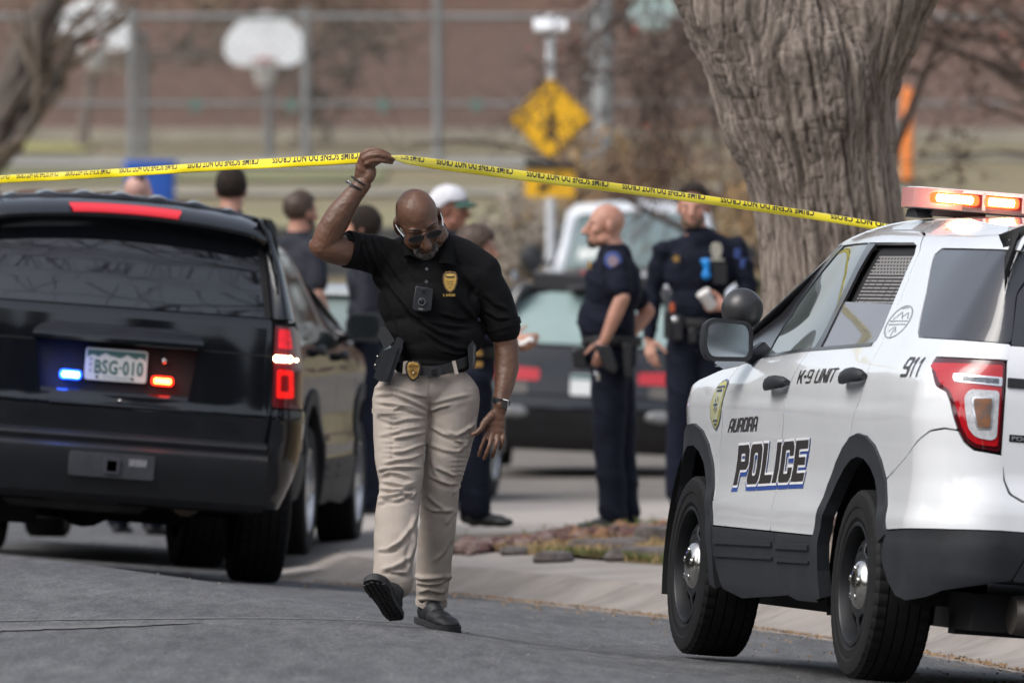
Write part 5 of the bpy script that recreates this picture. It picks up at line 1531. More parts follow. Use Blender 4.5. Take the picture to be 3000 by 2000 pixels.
# ------------------------------------------------------------------ big black unmarked police car, rear view
def big_suv():
    TA = pose(7.3, 4.3, TA_ORG)
    side = [(.25,.16),(.4,.105),(.546,.045),(.634,.02),(.75,.004),(.845,.0),(.93,.010),(1.1,.018),(1.32,.062),(1.36,.075),(1.6,.15),(1.797,.232),(1.85,.28),(1.92,.42)]
    rear = [(.25,.2),(.42,.09),(.6,.08),(.74,.08),(.84,.062),(.9,.070),(1.2,.10),(1.33,.115),(1.40,.137),(1.50,.170),(1.60,.212),(1.70,.262),(1.77,.302),(1.86,.37),(1.94,.5)]
    front = [(.25,.1),(.5,.02),(.9,.02),(1.1,.15),(1.2,1.2),(1.95,2.2)]
    s = Shell(.985, -1.27, 3.95, (.30,.17), (.5,.45), side, rear, front, bow=.03)
    root = thing('unmarked_patrol_car', 'big black car with blue and red lights by its licence plate', 'car', mat=TA)
    b = m_black
    ztop = lambda x: np.interp(x, [-1.3, -1.0, -.5, .5, 1.6, 2.2], [1.835, 1.85, 1.858, 1.86, 1.85, 1.8])
    AR, AF = (0, .39), (2.946, .39)
    sil = [('r', 0, .45), ('r', .7, .45), (-.8, .42), (-.52, .42)] + arc(*AR, .52, 180, 0) + [(1.0, .36), (2.4, .36)] + arc(*AF, .52, 180, 0) + [(3.7, .4), (3.7, 1.1), (2.6, 1.18), (2.0, 1.8), (-.9, 1.83), ('r', .6, 1.83), ('r', 0, 1.83)]
    liner(s, root, sil)
    for sd in (1, -1):
        k = sd
        side_p = [('r', .80, .90)]
        panel(s, 'body_side', [(-1.02, 1.345), (-1.02, .9), (-.95, .56), (-.55, .45)] + arc(*AR, .50, 170, 8) + [(.9, .40), (2.35, .40)] + arc(*AF, .50, 172, 8) + [(3.6, .45), (3.75, .9), (3.3, 1.10), (2.5, 1.17), (2.2, 1.30)], b, root, side=sd, res=.12)
        panel(s, 'roof_pillar', [('r', .795, 1.352), (-1.0, 1.352), (-.62, 1.352), (-.52, 1.40), (-.72, 1.78), (-.5, 1.80), (1.6, 1.80), (1.9, 1.72), (2.1, 1.74), (1.9, 1.84), (.5, 1.856), (-.6, 1.855), (-1.0, 1.848), ('r', .66, 1.835), ('r', .735, 1.78)], b, root, side=sd, res=.08, rnd=.01)
        panel(s, 'side_window', [(-.60, 1.355), (-.50, 1.40), (-.69, 1.78), (-.5, 1.795), (1.6, 1.795), (1.85, 1.72), (2.15, 1.33)], m_glass, root, off=-.006, side=sd, res=.12)
        # tail lamp
        L = [('r', .812, 1.316), ('r', .955, 1.318), (-.99, 1.26), (-.985, .912), ('r', .960, .908), ('r', .815, .908)]
        t = panel(s, 'tail_light', L, M('smoky_red_lens', (.10, .004, .008), .14, coat=.6), root, off=.004, thick=.04, side=sd, rnd=.02, res=.03)
        panel(s, 'upper_lens', [('r', .845, 1.300), ('r', .925, 1.302), ('r', .932, 1.205), ('r', .845, 1.205)], M('bright_red_lens', (.55, .006, .02), .15, emit=(1, .02, .03), estr=.22, var=.3, vs=30), t, off=.007, thick=.006, side=sd, rnd=.015)
        panel(s, 'lower_lens', [('r', .842, 1.098), ('r', .928, 1.098), ('r', .932, .958), ('r', .842, .955)], M('lit_red_lens', (.6, .006, .008), .15, emit=(1, .015, .01), estr=.45, var=.3, vs=30), t, off=.007, thick=.006, side=sd, rnd=.015)
        panel(s, 'lower_lens_core', [('r', .868, 1.072), ('r', .906, 1.072), ('r', .908, .99), ('r', .868, .99)], M('core_red', (.28, .004, .006), .2), t, off=.010, thick=.003, side=sd, rnd=.008)
        q = Buf()
        for j in range(5):
            yy = .832 + .02 * j
            p = s.pt(float(s.ty(yy)), 1.152, .016)
            q.ball((p[0], p[1] * sd, p[2]), (.012, .013, .017), 8, 6)
        p = s.pt(float(s.ty(.938)), 1.150, .016)
        q.ball((p[0], p[1] * sd, p[2]), (.008, .008, .009), 8, 6)
        q.obj('white_lamp', M('lit_white', (1, .9, .7), .3, emit=(1, .80, .45), estr=9), t)
        # bumper corner under the lamp
        panel(s, 'bumper_corner', [('r', .818, .898), ('r', .962, .898), (-.98, .89), (-.85, .62), (-.62, .48), (-.9, .40), ('r', .80, .40), ('r', .815, .72)], b, root, off=.012, thick=.04, side=sd, rnd=.02, res=.04)
        wheel(root, 0, sd * .895, .385, .268, sd, 'alloy', rim_r=.225)
        wheel(root, 2.946, sd * .895, .385, .268, sd, 'alloy', rim_r=.225, turn=math.radians(4))
    yt = lambda y: float(s.ty(abs(y))) * (1 if y > 0 else -1)
    # tailgate with recess
    gate = [('r', .785, 1.347), ('r', .796, 1.16), ('r', .806, .90), ('r', .785, .722), ('r', -.785, .722), ('r', -.806, .90), ('r', -.796, 1.16), ('r', -.785, 1.347)]
    rec = [('r', .415, 1.165), ('r', .374, .907), ('r', .352, .875), ('r', .30, .858), ('r', -.30, .858), ('r', -.352, .875), ('r', -.374, .907), ('r', -.415, 1.165)]
    g = panel(s, 'tailgate', gate, b, root, thick=.05, holes=[rec], rnd=.02, res=.05)
    panel(s, 'plate_recess', [('r', .43, 1.18), ('r', .39, .85), ('r', -.39, .85), ('r', -.43, 1.18)], b, g, off=lambda t, z: -.045 + .028 * np.clip((.945 - z) / .03, 0, 1), thick=0, rnd=0, res=.03)
    band(s, 'recess_lip', np.linspace(-float(s.ty(.33)), float(s.ty(.33)), 25), [(.868, -.01), (.864, .010), (.855, .012), (.850, 0)], b, g)
    pad = [('r', .425, 1.168), ('r', .436, 1.205), ('r', .395, 1.242), ('r', .32, 1.258), ('r', -.32, 1.258), ('r', -.395, 1.242), ('r', -.436, 1.205), ('r', -.425, 1.168)]
    panel(s, 'gate_handle', pad, b, g, off=lambda t, z: .012 + .035 * np.clip((1.262 - z) / .07, 0, 1) ** .6, thick=.05, rnd=.02, res=.03)
    for sd in (1, -1):
        panel(s, 'gate_crease', [('r', .43, 1.170), ('r', .79, 1.166), ('r', .79, 1.160), ('r', .43, 1.163)], m_gap, g, off=.001, thick=0, side=sd, rnd=0)
    rg = panel(s, 'rear_window', [('r', .778, 1.356), ('r', .725, 1.76), ('r', .6, 1.80), ('r', -.6, 1.80), ('r', -.725, 1.76), ('r', -.778, 1.356)], M('rear_glass', (.006, .007, .010), .015, spec=1., coat=.35), root, off=-.006, thick=.01, rnd=.03)
    for sd in (1, -1):
        panel(s, 'window_edge', [('r', .782, 1.352), ('r', .728, 1.765), ('r', .70, 1.765), ('r', .748, 1.352)], m_gap, root, off=-.002, thick=.004, rnd=0, side=sd)
    # roof spoiler
    ys = np.linspace(-.755, .755, 41)
    secs = []
    for y in ys:
        c = 1.905 - .055 * (y / .7) ** 2
        e = np.clip((abs(y) - .60) / .155, 0, 1) ** 2
        c -= .045 * e
        secs.append([(-.72, y * .98, c - .012), (-.86, y, c), (-.98, y, c - .03), (-1.07 + .06 * e, y, c - .068), (-1.095 + .10 * e, y, c - .088), (-1.09 + .10 * e, y, c - .105), (-1.02 + .05 * e, y, c - .135 + .02 * e), (-.93, y, c - .175 + .03 * e), (-.80, y, c - .13)])
    V = [p for sc in secs for p in sc]
    n = 9
    F = [(i * n + k, i * n + (k + 1) % n, (i + 1) * n + (k + 1) % n, (i + 1) * n + k) for i in range(len(ys) - 1) for k in range(n)] + [tuple(range(n))[::-1], tuple(range((len(ys) - 1) * n, len(ys) * n))]
    sp = mesh('roof_spoiler', V, F, b, root, sharp=38)
    bl = []
    yy = [.245, .16, 0, -.16, -.295]
    pts = []
    for y in np.linspace(.285, -.285, 15):
        c = 1.905 - .055 * (y / .7) ** 2
        pts.append((y, c))
    V = []
    for x_, dz, ind in ((-1.022, -.040, 0), (-1.052, -.054, .004), (-1.076, -.066, .012), (-1.080, -.083, .02), (-1.06, -.10, .02)):
        for y, c in pts:
            f = 1 - ind / .285
            V.append((x_ - .012, y * f, c + dz + .004))
    m_ = len(pts)
    F = [(i * m_ + k, i * m_ + k + 1, (i + 1) * m_ + k + 1, (i + 1) * m_ + k) for i in range(4) for k in range(m_ - 1)]
    mesh('brake_light', V, F, M('brake_lens', (.50, .01, .02), .25, emit=(1, .03, .05), estr=.22, coat=.3), sp, sharp=20)
    roof_mesh(s, 'roof', lambda x: ztop(x) + .0, -.9, 2.0, .062, b, root, ribs=.018, nx=60, ny=60)
    Buf().tube([(-.55, .62, 1.90), (-.57, .62, 1.955), (-.60, .62, 2.06)], [.022, .008, .004], 8).obj('aerial', m_blacktrim, root)
    A = [(2.0, a * .68, 1.80 + .05 * (1 - a * a)) for a in np.linspace(-1, 1, 13)]
    B_ = [(2.6 + .1 * (1 - a * a), a * .88, 1.19 + .03 * (1 - a * a)) for a in np.linspace(-1, 1, 13)]
    loft('windscreen', [A, B_], m_glass, root, thick=.01)
    loft('bonnet', [B_, [(3.3, a * .9, 1.12 + .05 * (1 - a * a)) for a in np.linspace(-1, 1, 13)], [(3.85, a * .8, 1.0 + .03 * (1 - a * a)) for a in np.linspace(-1, 1, 13)]], b, root, thick=.01)
    # bumper: two ledges and the face
    ts = np.linspace(-float(s.ty(.80)), float(s.ty(.80)), 41)
    bp = M('bumper_plastic', (.012, .013, .016), .40, var=.15, vs=8)
    bu = band(s, 'bumper', ts, [(.725, -.04), (.722, .03), (.706, .062), (.694, .068), (.668, .060), (.664, .075), (.655, .125), (.640, .14), (.62, .142), (.54, .125), (.43, .095), (.405, .06), (.41, -.05)], bp, root, sharp=25)
    hp = [('r', .215, .622), ('r', .215, .506), ('r', -.215, .506), ('r', -.215, .622)]
    panel(s, 'hitch_panel', hp, M('hitch_plastic', (.045, .047, .055), .5, var=.2, vs=12), bu, off=.143, thick=.02, rnd=.012)
    panel(s, 'hitch_frame', [('r', .04, .602), ('r', .04, .526), ('r', -.04, .526), ('r', -.04, .602)], M('hitch_steel', (.06, .06, .075), .4), bu, off=.155, thick=.02, rnd=.008)
    panel(s, 'hitch_socket', [('r', .024, .590), ('r', .024, .540), ('r', -.024, .540), ('r', -.024, .590)], m_gap, bu, off=.157, thick=0, rnd=.003)
    panel(s, 'hitch_label', [('r', -.085, .602), ('r', -.085, .570), ('r', -.175, .570), ('r', -.175, .602)], M('label_grey', (.22, .22, .24), .5, var=.4, vs=90), bu, off=.145, thick=0, rnd=0)
    # licence plate
    def flat(y, z, d=0.):
        return (-1.178 - d + .02 * (z - 1.06), y, z)
    yc, zc, W, Hh = 0.0, 1.060, .312, .160
    pl = soften([(-W / 2, -Hh / 2), (W / 2, -Hh / 2), (W / 2, Hh / 2), (-W / 2, Hh / 2)], .014)
    fr = lambda a, c, h: flat(yc - a, zc + c, h)
    plate = Buf().prism(pl, -.012, .002, fr).obj('licence_plate', M('plate_white', (.60, .62, .60), .4), root, smooth=False)
    gm = M('plate_green', (.05, .13, .12), .45)
    mt = [(-.148, .071), (.148, .071), (.148, .030), (.132, .042), (.115, .047), (.10, .035), (.078, .043), (.052, .056), (.03, .040), (.012, .036), (-.01, .043), (-.03, .045), (-.055, .058), (-.075, .049), (-.092, .036), (-.115, .047), (-.135, .042), (-.148, .03)]
    Buf().prism(mt, .003, .0035, fr).obj('plate_sky', gm, plate, smooth=False)
    V, F = text_mesh('BSG\u00b7010', 1., .025, 1.08)
    A = np.array(V); A = (A - A.min(0)) / (A.max(0) - A.min(0)) * (.245, .072) + (-.108, -.048)
    mesh('plate_number', [fr(a, c, .0045) for a, c in A], F, gm, plate, smooth=False)
    V, F = text_mesh('COLORADO', 1., .0, 1.1)
    A = np.array(V); A = (A - A.min(0)) / (A.max(0) - A.min(0)) * (.138, .0165) + (-.062, -.0715)
    mesh('plate_state', [fr(a, c, .0045) for a, c in A], F, M('plate_grey', (.22, .27, .28), .5), plate, smooth=False)
    Buf().prism([(-.136, .018), (-.122, .018), (-.122, .030), (-.136, .030)], .003, .004, fr).prism([(-.136, -.01), (-.122, -.01), (-.122, .004), (-.136, .004)], .003, .004, fr).prism([(-.134, -.04), (-.124, -.04), (-.124, -.024), (-.134, -.024)], .003, .004, fr).obj('plate_sticker', M('sticker_violet', (.28, .28, .40), .5), plate, smooth=False)
    Buf().ball(flat(.095, .997, .004), .007, 8, 6).ball(flat(-.085, .997, .004), .007, 8, 6).obj('plate_screw', m_gap, plate)
    # strobe lamps either side of the plate
    for yy, zz, col, e, nm in ((.226, .998, (.02, .10, 1), (.15, .35, 1), 'blue'), (-.238, .998, (1, .03, .01), (1, .22, .03), 'red')):
        h = Buf().prism(soften([(-.055, -.024), (.055, -.024), (.055, .024), (-.055, .024)], .02), -.02, .014, lambda a, c, h_: flat(yy + a, zz + c, h_)).obj('strobe_lamp', M('strobe_lens_' + nm, col, .2, emit=col, estr=3. if nm == 'blue' else 1.6), root, label=nm + ' strobe lamp', bevel=.003)
        q = Buf()
        for j in range(6):
            q.ball(flat(yy - .034 + .0136 * j, zz, .016), (.006, .0085, .014), 8, 6)
        q.obj('strobe_led', M('strobe_core_' + nm, e, .3, emit=e if nm == 'red' else (.12, .42, 1), estr=22 if nm == 'blue' else 17), h)
        L = bpy.data.lights.new('strobe_glow', 'POINT'); L.color = col; L.energy = .9 if nm == 'blue' else .4; L.shadow_soft_size = .03
        lo = bpy.data.objects.new('strobe_glow', L); lo.location = flat(yy + (.03 if yy > 0 else -.03), zz - .005, .04); put(lo, h)
    Buf().ball(flat(-.242, 1.10, -.01), .017, 14, 8).obj('reverse_camera', m_chrome, root)
    Buf().ball(flat(-.03, .885, .03), .009, 10, 6).obj('gate_lock', m_chrome, g)
    # underside
    Buf().box((1.4, 0, .42), (5.0, 1.5, .12)).box((-.2, .55, .30), (.9, .5, .14)).box((.5, 0, .31), (.8, 1.1, .10)).tube([(0, .8, .37), (0, -.8, .37)], .055, 10).ball((0, 0, .36), (.14, .16, .14), 12, 8).obj('underbody', m_gap, root)
    Buf().lathe([(0, -.10), (.33, -.10), (.37, -.07), (.37, .07), (.33, .10), (0, .10)], 40, 'z', c=(-.78, .12, .42)).obj('spare_wheel', M('spare_rubber', (.035, .033, .032), .8, var=.3, vs=8), root, sharp=40)
    Buf().tube([(-.98, -.42, .40), (-.7, -.45, .41), (-.3, -.45, .41)], [.075, .09, .08], 14).obj('exhaust_silencer', M('rusty_steel', (.10, .085, .07), .5, metal=.5, var=.4, vs=12, col2=(.16, .09, .05)), root, sharp=60)
    return root
TA_ORG = (-2.2156, 58.264, .0123)
big_suv()

# ------------------------------------------------------------------ black hatchback estate in the side street
def estate_car():
    m = pose(-2.0, 2.6, (.57, 86.4, -.045))
    side = [(.2,.12),(.35,.04),(.6,0),(.85,.0),(.95,.02),(1.0,.06),(1.2,.16),(1.4,.27),(1.46,.34),(1.5,.5)]
    rear = [(.2,.14),(.3,.05),(.5,0),(.62,.03),(.75,.07),(.9,.10),(1.0,.14),(1.2,.3),(1.38,.48),(1.5,.75)]
    front = [(.2,.1),(.5,0),(.75,.2),(.9,1.2),(1.5,2.)]
    s = Shell(.89, -.86, 3.6, (.4,.28), (.6,.45), side, rear, front)
    root = thing('estate_car', 'black hatchback with roof rails and pale rear window, parked behind the bald officer', 'car', mat=m)
    b = m_black
    liner(s, root, [('r', 0, .25), (-.45, .25)] + arc(0, .32, .40, 190, -10) + [(2.25, .22)] + arc(2.65, .32, .40, 190, -10) + [(3.4, .3), (3.3, .8), (2.2, .95), (1.6, 1.4), (-.3, 1.42), ('r', .4, 1.4), ('r', 0, 1.4)])
    panel(s, 'tailgate', [('r', .74, .98), ('r', .72, .62), ('r', -.72, .62), ('r', -.74, .98)], b, root, rnd=.03)
    panel(s, 'rear_window', [('r', .73, 1.0), ('r', .64, 1.25), ('r', .52, 1.35), ('r', .35, 1.385), ('r', -.35, 1.385), ('r', -.52, 1.35), ('r', -.64, 1.25), ('r', -.73, 1.0)], M('pale_rear_glass', (.25, .34, .33), .06, spec=.9, var=.08, vs=1.5), root, off=.003, rnd=.05)
    panel(s, 'bumper', [('r', 0, .60), (-.75, .60), (-.45, .58), (-.45, .25), (-.7, .22), ('r', 0, .22)], b, root, off=.035, thick=.04)
    panel(s, 'bumper', [('r', 0, .60), (-.75, .60), (-.45, .58), (-.45, .25), (-.7, .22), ('r', 0, .22)], b, root, off=.035, thick=.04, side=-1)
    for sd in (1, -1):
        panel(s, 'body_side', [('r', .76, .98), ('r', .745, .62), (-.44, .60)] + arc(0, .32, .39, 145, 5) + [(2.2, .28)] + arc(2.65, .32, .39, 175, 5) + [(3.3, .35), (3.4, .7), (2.4, .93), (1.9, .98)], b, root, side=sd, res=.12)
        panel(s, 'roof_pillar', [('r', .76, .985), (-.2, .985), (-.45, 1.30), (1.2, 1.36), (1.45, 1.38), (.3, 1.46), (-.3, 1.45), ('r', .48, 1.42), ('r', .64, 1.34)], b, root, side=sd, res=.1)
        panel(s, 'side_window', [(-.15, .99), (-.40, 1.29), (1.2, 1.355), (1.9, .99)], m_glass, root, off=-.004, side=sd, res=.15)
        panel(s, 'tail_light', [('r', .80, .83), ('r', .375, .81), ('r', .375, .72), ('r', .80, .72), (-.6, .72), (-.6, .82)], M('far_red_lens', (.40, .01, .02), .2, coat=.5, emit=(1, .02, .03), estr=.06), root, off=.006, side=sd, rnd=.02)
        panel(s, 'reverse_lens', [('r', .76, .695), ('r', .46, .705), ('r', .46, .62), ('r', .74, .61)], M('smoky_lens', (.11, .10, .09), .2, var=.3, vs=20), root, off=.008, side=sd, rnd=.02)
        wheel(root, 0, sd * .77, .32, .2, sd, 'alloy', rim_r=.2); wheel(root, 2.65, sd * .77, .32, .2, sd, 'alloy', rim_r=.2)
        Buf().tube([(-.35, .60 * sd, 1.46), (-.2, .62 * sd, 1.51), (.6, .64 * sd, 1.52), (1.1, .63 * sd, 1.48)], .018, 8).obj('roof_rail', M('rail_grey', (.25, .26, .28), .35, metal=.6), root)
    zt = lambda x: np.interp(x, [-1, -.3, .5, 1.2, 1.6], [1.41, 1.44, 1.455, 1.43, 1.38])
    roof_mesh(s, 'roof', zt, -.55, 1.5, .03, M('grey_roof', (.04, .04, .045), .25, coat=.6), root)
    band(s, 'roof_spoiler', np.linspace(-float(s.ty(.5)), float(s.ty(.5)), 21), [(1.435, -.1), (1.443, .06), (1.42, .13), (1.41, .12), (1.40, 0)], M('spoiler_grey', (.05, .05, .055), .25, coat=.5), root)
    panel(s, 'brake_light', [('r', .12, 1.432), ('r', -.12, 1.432), ('r', -.12, 1.419), ('r', .12, 1.419)], m_red, root, off=.133, thick=.005, rnd=0)
    pt = lambda y, z, d: tuple(s.pt(float(s.ty(abs(y))) * (1 if y > 0 else -1), z, d))
    p0 = s.pt(0., .70, 0)[0]
    pl = Buf().prism(soften([(-.155, -.078), (.155, -.078), (.155, .078), (-.155, .078)], .015), 0, .01, lambda a, c, h: (p0 - .015 - h - c * -.3, -.02 - a, .70 + c)).obj('licence_plate', M('far_plate', (.62, .64, .64), .4), root, smooth=False)
    Buf().prism([(-.15, .04), (.15, .04), (.15, .072), (-.15, .072)], .011, .012, lambda a, c, h: (p0 - .015 - h - c * -.3, -.02 - a, .70 + c)).obj('plate_band', M('plate_green', (.05, .13, .12)), pl, smooth=False)
    for sd in (1, -1):
        Buf().ball((p0 - .06, sd * .55, .48), (.03, .12, .05), 16, 8).obj('fog_light', M('grey_fog_lens', (.17, .175, .18), .2, var=.3, vs=15), root)
    A = [(1.5, a * .55, 1.39 + .02 * (1 - a * a)) for a in np.linspace(-1, 1, 9)]
    B_ = [(2.3, a * .72, .95 + .03 * (1 - a * a)) for a in np.linspace(-1, 1, 9)]
    loft('windscreen', [A, B_], m_glass, root, thick=.01)
    loft('bonnet', [B_, [(3.4, a * .7, .78 + .03 * (1 - a * a)) for a in np.linspace(-1, 1, 9)]], b, root, thick=.01)
    Buf().box((1.3, 0, .27), (4.0, 1.3, .1)).obj('underbody', m_gap, root)
estate_car()

# ------------------------------------------------------------------ white pickup facing the camera
def white_pickup():
    m = pose(180, 0, (1.25, 114, .31))
    root = thing('white_pickup', 'white pickup truck facing the camera behind the two uniformed officers', 'pickup truck', mat=m)
    wp = M('pickup_white', (.66, .69, .73), .3, coat=.6, var=.05, vs=3)
    def sec(x, w, z0, z1, k=.85):
        return [(x, w, z0), (x, w, z0 + (z1 - z0) * .7), (x, w * .97, z1 - .04), (x, w * k, z1), (x, 0, z1 + .02), (x, -w * k, z1), (x, -w * .97, z1 - .04), (x, -w, z0 + (z1 - z0) * .7), (x, -w, z0)]
    loft('body', [sec(x, w, z0, z1) for x, w, z0, z1 in ((-2.3, .92, .5, 1.15), (.6, .96, .45, 1.15), (2.2, .97, .4, 1.15), (3.3, .96, .42, 1.10), (3.75, .92, .45, 1.0), (3.85, .85, .5, .9))], wp, root, thick=.02)
    cab = lambda x, wb, wt, z0, z1: [(x, wb, z0), (x, wt + .02, z1 - .08), (x, wt - .08, z1), (x, 0, z1 + .03), (x, -wt + .08, z1), (x, -wt - .02, z1 - .08), (x, -wb, z0)]
    loft('cab', [cab(-.6, .84, .66, 1.12, 1.78), cab(0, .84, .68, 1.12, 1.85), cab(1.3, .84, .68, 1.12, 1.84), [(1.72, y, z) for _, y, z in cab(0, .82, .66, 1.12, 1.75)]], wp, root, thick=.02)
    A = [(1.70 + .08 * (1 - a * a), a * .60, 1.72 + .03 * (1 - a * a)) for a in np.linspace(-1, 1, 11)]
    B_ = [(2.35 + .15 * (1 - a * a), a * .74, 1.20 + .02 * (1 - a * a)) for a in np.linspace(-1, 1, 11)]
    loft('windscreen', [A, B_], M('pale_windscreen', (.15, .20, .20), .06, spec=.8, var=.08, vs=1.2), root, thick=.01)
    for sd in (1, -1):
        loft('windscreen_frame', [[(1.69, sd * .60, 1.73), (1.69, sd * .67, 1.74)], [(2.36, sd * .74, 1.19), (2.36, sd * .84, 1.19)]], wp, root, thick=.03)
        Buf().prism([(0, 1.2), (1.5, 1.2), (1.25, 1.68), (0, 1.70)], .80, .86, lambda a, c, h: (a, sd * (h - (c - 1.2) * .2), c)).obj('side_window', m_glass, root, smooth=False)
        Buf().ball((2.05, sd * 1.06, 1.30), (.06, .12, .15), 12, 8).tube([(2.1, sd * .86, 1.24), (2.05, sd * 1.0, 1.28)], .03, 6).obj('door_mirror', m_clad, root)
        Buf().prism(soften([(.55, .78), (.84, .78), (.84, .95), (.5, .93)], .03), 3.78, 3.88, lambda a, c, h: (h, sd * a, c)).obj('headlight', m_clear, root)
        wheel(root, .3, sd * .84, .39, .26, sd, 'alloy', rim_r=.22); wheel(root, 3.0, sd * .84, .39, .26, sd, 'alloy', rim_r=.22)
    Buf().box((3.86, 0, .85), (.06, .9, .22)).obj('grille', m_clad, root, bevel=.02)
    Buf().box((3.9, 0, .52), (.2, 1.8, .22)).obj('bumper', m_chrome, root, bevel=.04)
white_pickup()

def silver_car():
    m = pose(-8, 0, (-1.35, 75.2, -.02))
    root = thing('silver_car', 'pale silver car partly hidden behind the black unmarked car', 'car', mat=m)
    sp = M('silver_paint', (.40, .43, .43), .28, coat=.6, metal=.3)
    sec = lambda x, w, z0, z1: [(x, w, z0), (x, w, z0 + (z1 - z0) * .65), (x, w * .93, z1 - .03), (x, w * .7, z1), (x, 0, z1 + .02), (x, -w * .7, z1), (x, -w * .93, z1 - .03), (x, -w, z0 + (z1 - z0) * .65), (x, -w, z0)]
    loft('body', [sec(x, w, z0, z1) for x, w, z0, z1 in ((-.95, .72, .4, .85), (-.8, .84, .3, .96), (.3, .9, .25, .98), (2.2, .9, .25, .96), (3.2, .86, .3, .82), (3.6, .7, .35, .7))], sp, root, thick=.02)
    cab = lambda x, wb, wt, z0, z1: [(x, wb, z0), (x, wt, z1 - .06), (x, wt - .1, z1), (x, 0, z1 + .02), (x, -wt + .1, z1), (x, -wt, z1 - .06), (x, -wb, z0)]
    loft('cabin', [cab(-.7, .78, .60, .93, .99), cab(-.1, .80, .62, .95, 1.36), cab(.9, .80, .62, .95, 1.42), cab(1.4, .80, .6, .95, 1.36), cab(2.2, .78, .6, .93, .99)], M('cabin_glass', (.20, .25, .24), .08, spec=.9), root, thick=.02)
    loft('roof', [[(x, a * .56, z + .03 * (1 - a * a)) for a in np.linspace(-1, 1, 9)] for x, z in ((-.15, 1.375), (.4, 1.42), (.9, 1.432), (1.4, 1.375))], sp, root, thick=.02)
    for sd in (1, -1):
        Buf().tube([(-.75, sd * .76, .97), (-.1, sd * .66, 1.36)], .035, 6).tube([(2.2, sd * .76, .97), (1.4, sd * .64, 1.36)], .03, 6).tube([(.7, sd * .80, .97), (.75, sd * .66, 1.40)], .03, 6).obj('window_pillar', sp, root)
        Buf().prism(soften([(.5, .62), (.84, .62), (.86, .8), (.55, .8)], .03), .84, .92, lambda a, c, h: (-h - .02, sd * a * .93, c)).obj('tail_light', m_red, root)
        wheel(root, 0, sd * .78, .32, .2, sd, 'alloy', rim_r=.2); wheel(root, 2.65, sd * .78, .32, .2, sd, 'alloy', rim_r=.2)
silver_car()
# ------------------------------------------------------------------ people
m_skin_d = M('dark_skin', (.152, .072, .043), .46, col2=(.098, .046, .027), vs=9, bump=.10, bs=180, bdist=.002, spec=.5, ramp=(.3, .7))
m_skin_l = M('light_skin', (.52, .29, .215), .5, col2=(.44, .215, .155), vs=7, spec=.4)
m_skin_t = M('tan_skin', (.36, .18, .12), .5, col2=(.30, .13, .09), vs=7, spec=.4)
m_hair = M('dark_hair', (.022, .0155, .012), .75, var=.6, vs=55, spec=.25, bump=.8, bs=120)
m_hairb = M('brown_hair', (.055, .032, .02), .6, var=.5, vs=50)
m_polo = M('black_polo', (.0050, .0050, .0056), .85, var=.15, vs=14, bump=.2, bs=420, bdist=.002, spec=.18)
m_khaki = M('khaki_twill', (.40, .348, .302), .85, col2=(.345, .30, .262), vs=5, bump=.22, bs=520, bdist=.0015, spec=.2)
m_navy = M('navy_cloth', (.006, .0080, .018), .85, var=.2, vs=8, bump=.3, bs=120, bdist=.004, spec=.2)
m_boot = M('black_shoe', (.014, .015, .017), .55, var=.25, vs=20, bump=.3, bs=160, bdist=.002)
m_sole = M('shoe_sole', (.022, .022, .024), .7, var=.2, vs=30)
m_web = M('black_webbing', (.013, .013, .014), .7, bump=.5, bs=260, bdist=.002)
m_poly = M('holster_black', (.017, .018, .021), .42, var=.15, vs=12)
m_gold = M('gold_metal', (.50, .30, .09), .38, metal=.55, var=.25, vs=60)
m_goldt = M('gold_thread', (.58, .36, .08), .6, var=.15, vs=50)
m_silv = M('silver_badge', (.62, .60, .52), .3, metal=.6, var=.2, vs=30)

def vec(*a): return np.array(a if len(a) > 1 else a[0], float)
def unit(v): v = np.asarray(v, float); return v / (np.linalg.norm(v) + 1e-12)
def rotm(axis, deg): return np.array(Matrix.Rotation(math.radians(deg), 3, Vector(axis)))
def limb(b, P, R_, n=14):
    """Tapered limb through points with round ends."""
    P = [vec(p) for p in P]
    if not hasattr(R_, '__len__'): R_ = [R_] * len(P)
    # resample with a smooth curve so joints bend softly
    t = np.arange(len(P)); tt = np.linspace(0, len(P) - 1, (len(P) - 1) * 5 + 1)
    Q = np.stack([np.interp(tt, t, [p[i] for p in P]) for i in range(3)], -1)
    r_ = np.interp(tt, t, R_)
    for _ in range(2):
        Q[1:-1] = .25 * Q[:-2] + .5 * Q[1:-1] + .25 * Q[2:]
        r_[1:-1] = .25 * r_[:-2] + .5 * r_[1:-1] + .25 * r_[2:]
    b.tube([Vector(q) for q in Q], list(r_), n)
    b.ball(Q[0], r_[0], n, 8); b.ball(Q[-1], r_[-1], n, 8)
    return b
def frame_of(yaw, pitch, roll):
    """Head axes as columns: right (viewer's right when facing the camera), forward, up."""
    m = np.array([[1, 0, 0], [0, -1, 0], [0, 0, 1.]]).T       # X, F=-Y, U=Z
    A = rotm((0, 0, 1), yaw) @ rotm((0, 1, 0), roll) @ rotm((1, 0, 0), pitch)
    return A @ m
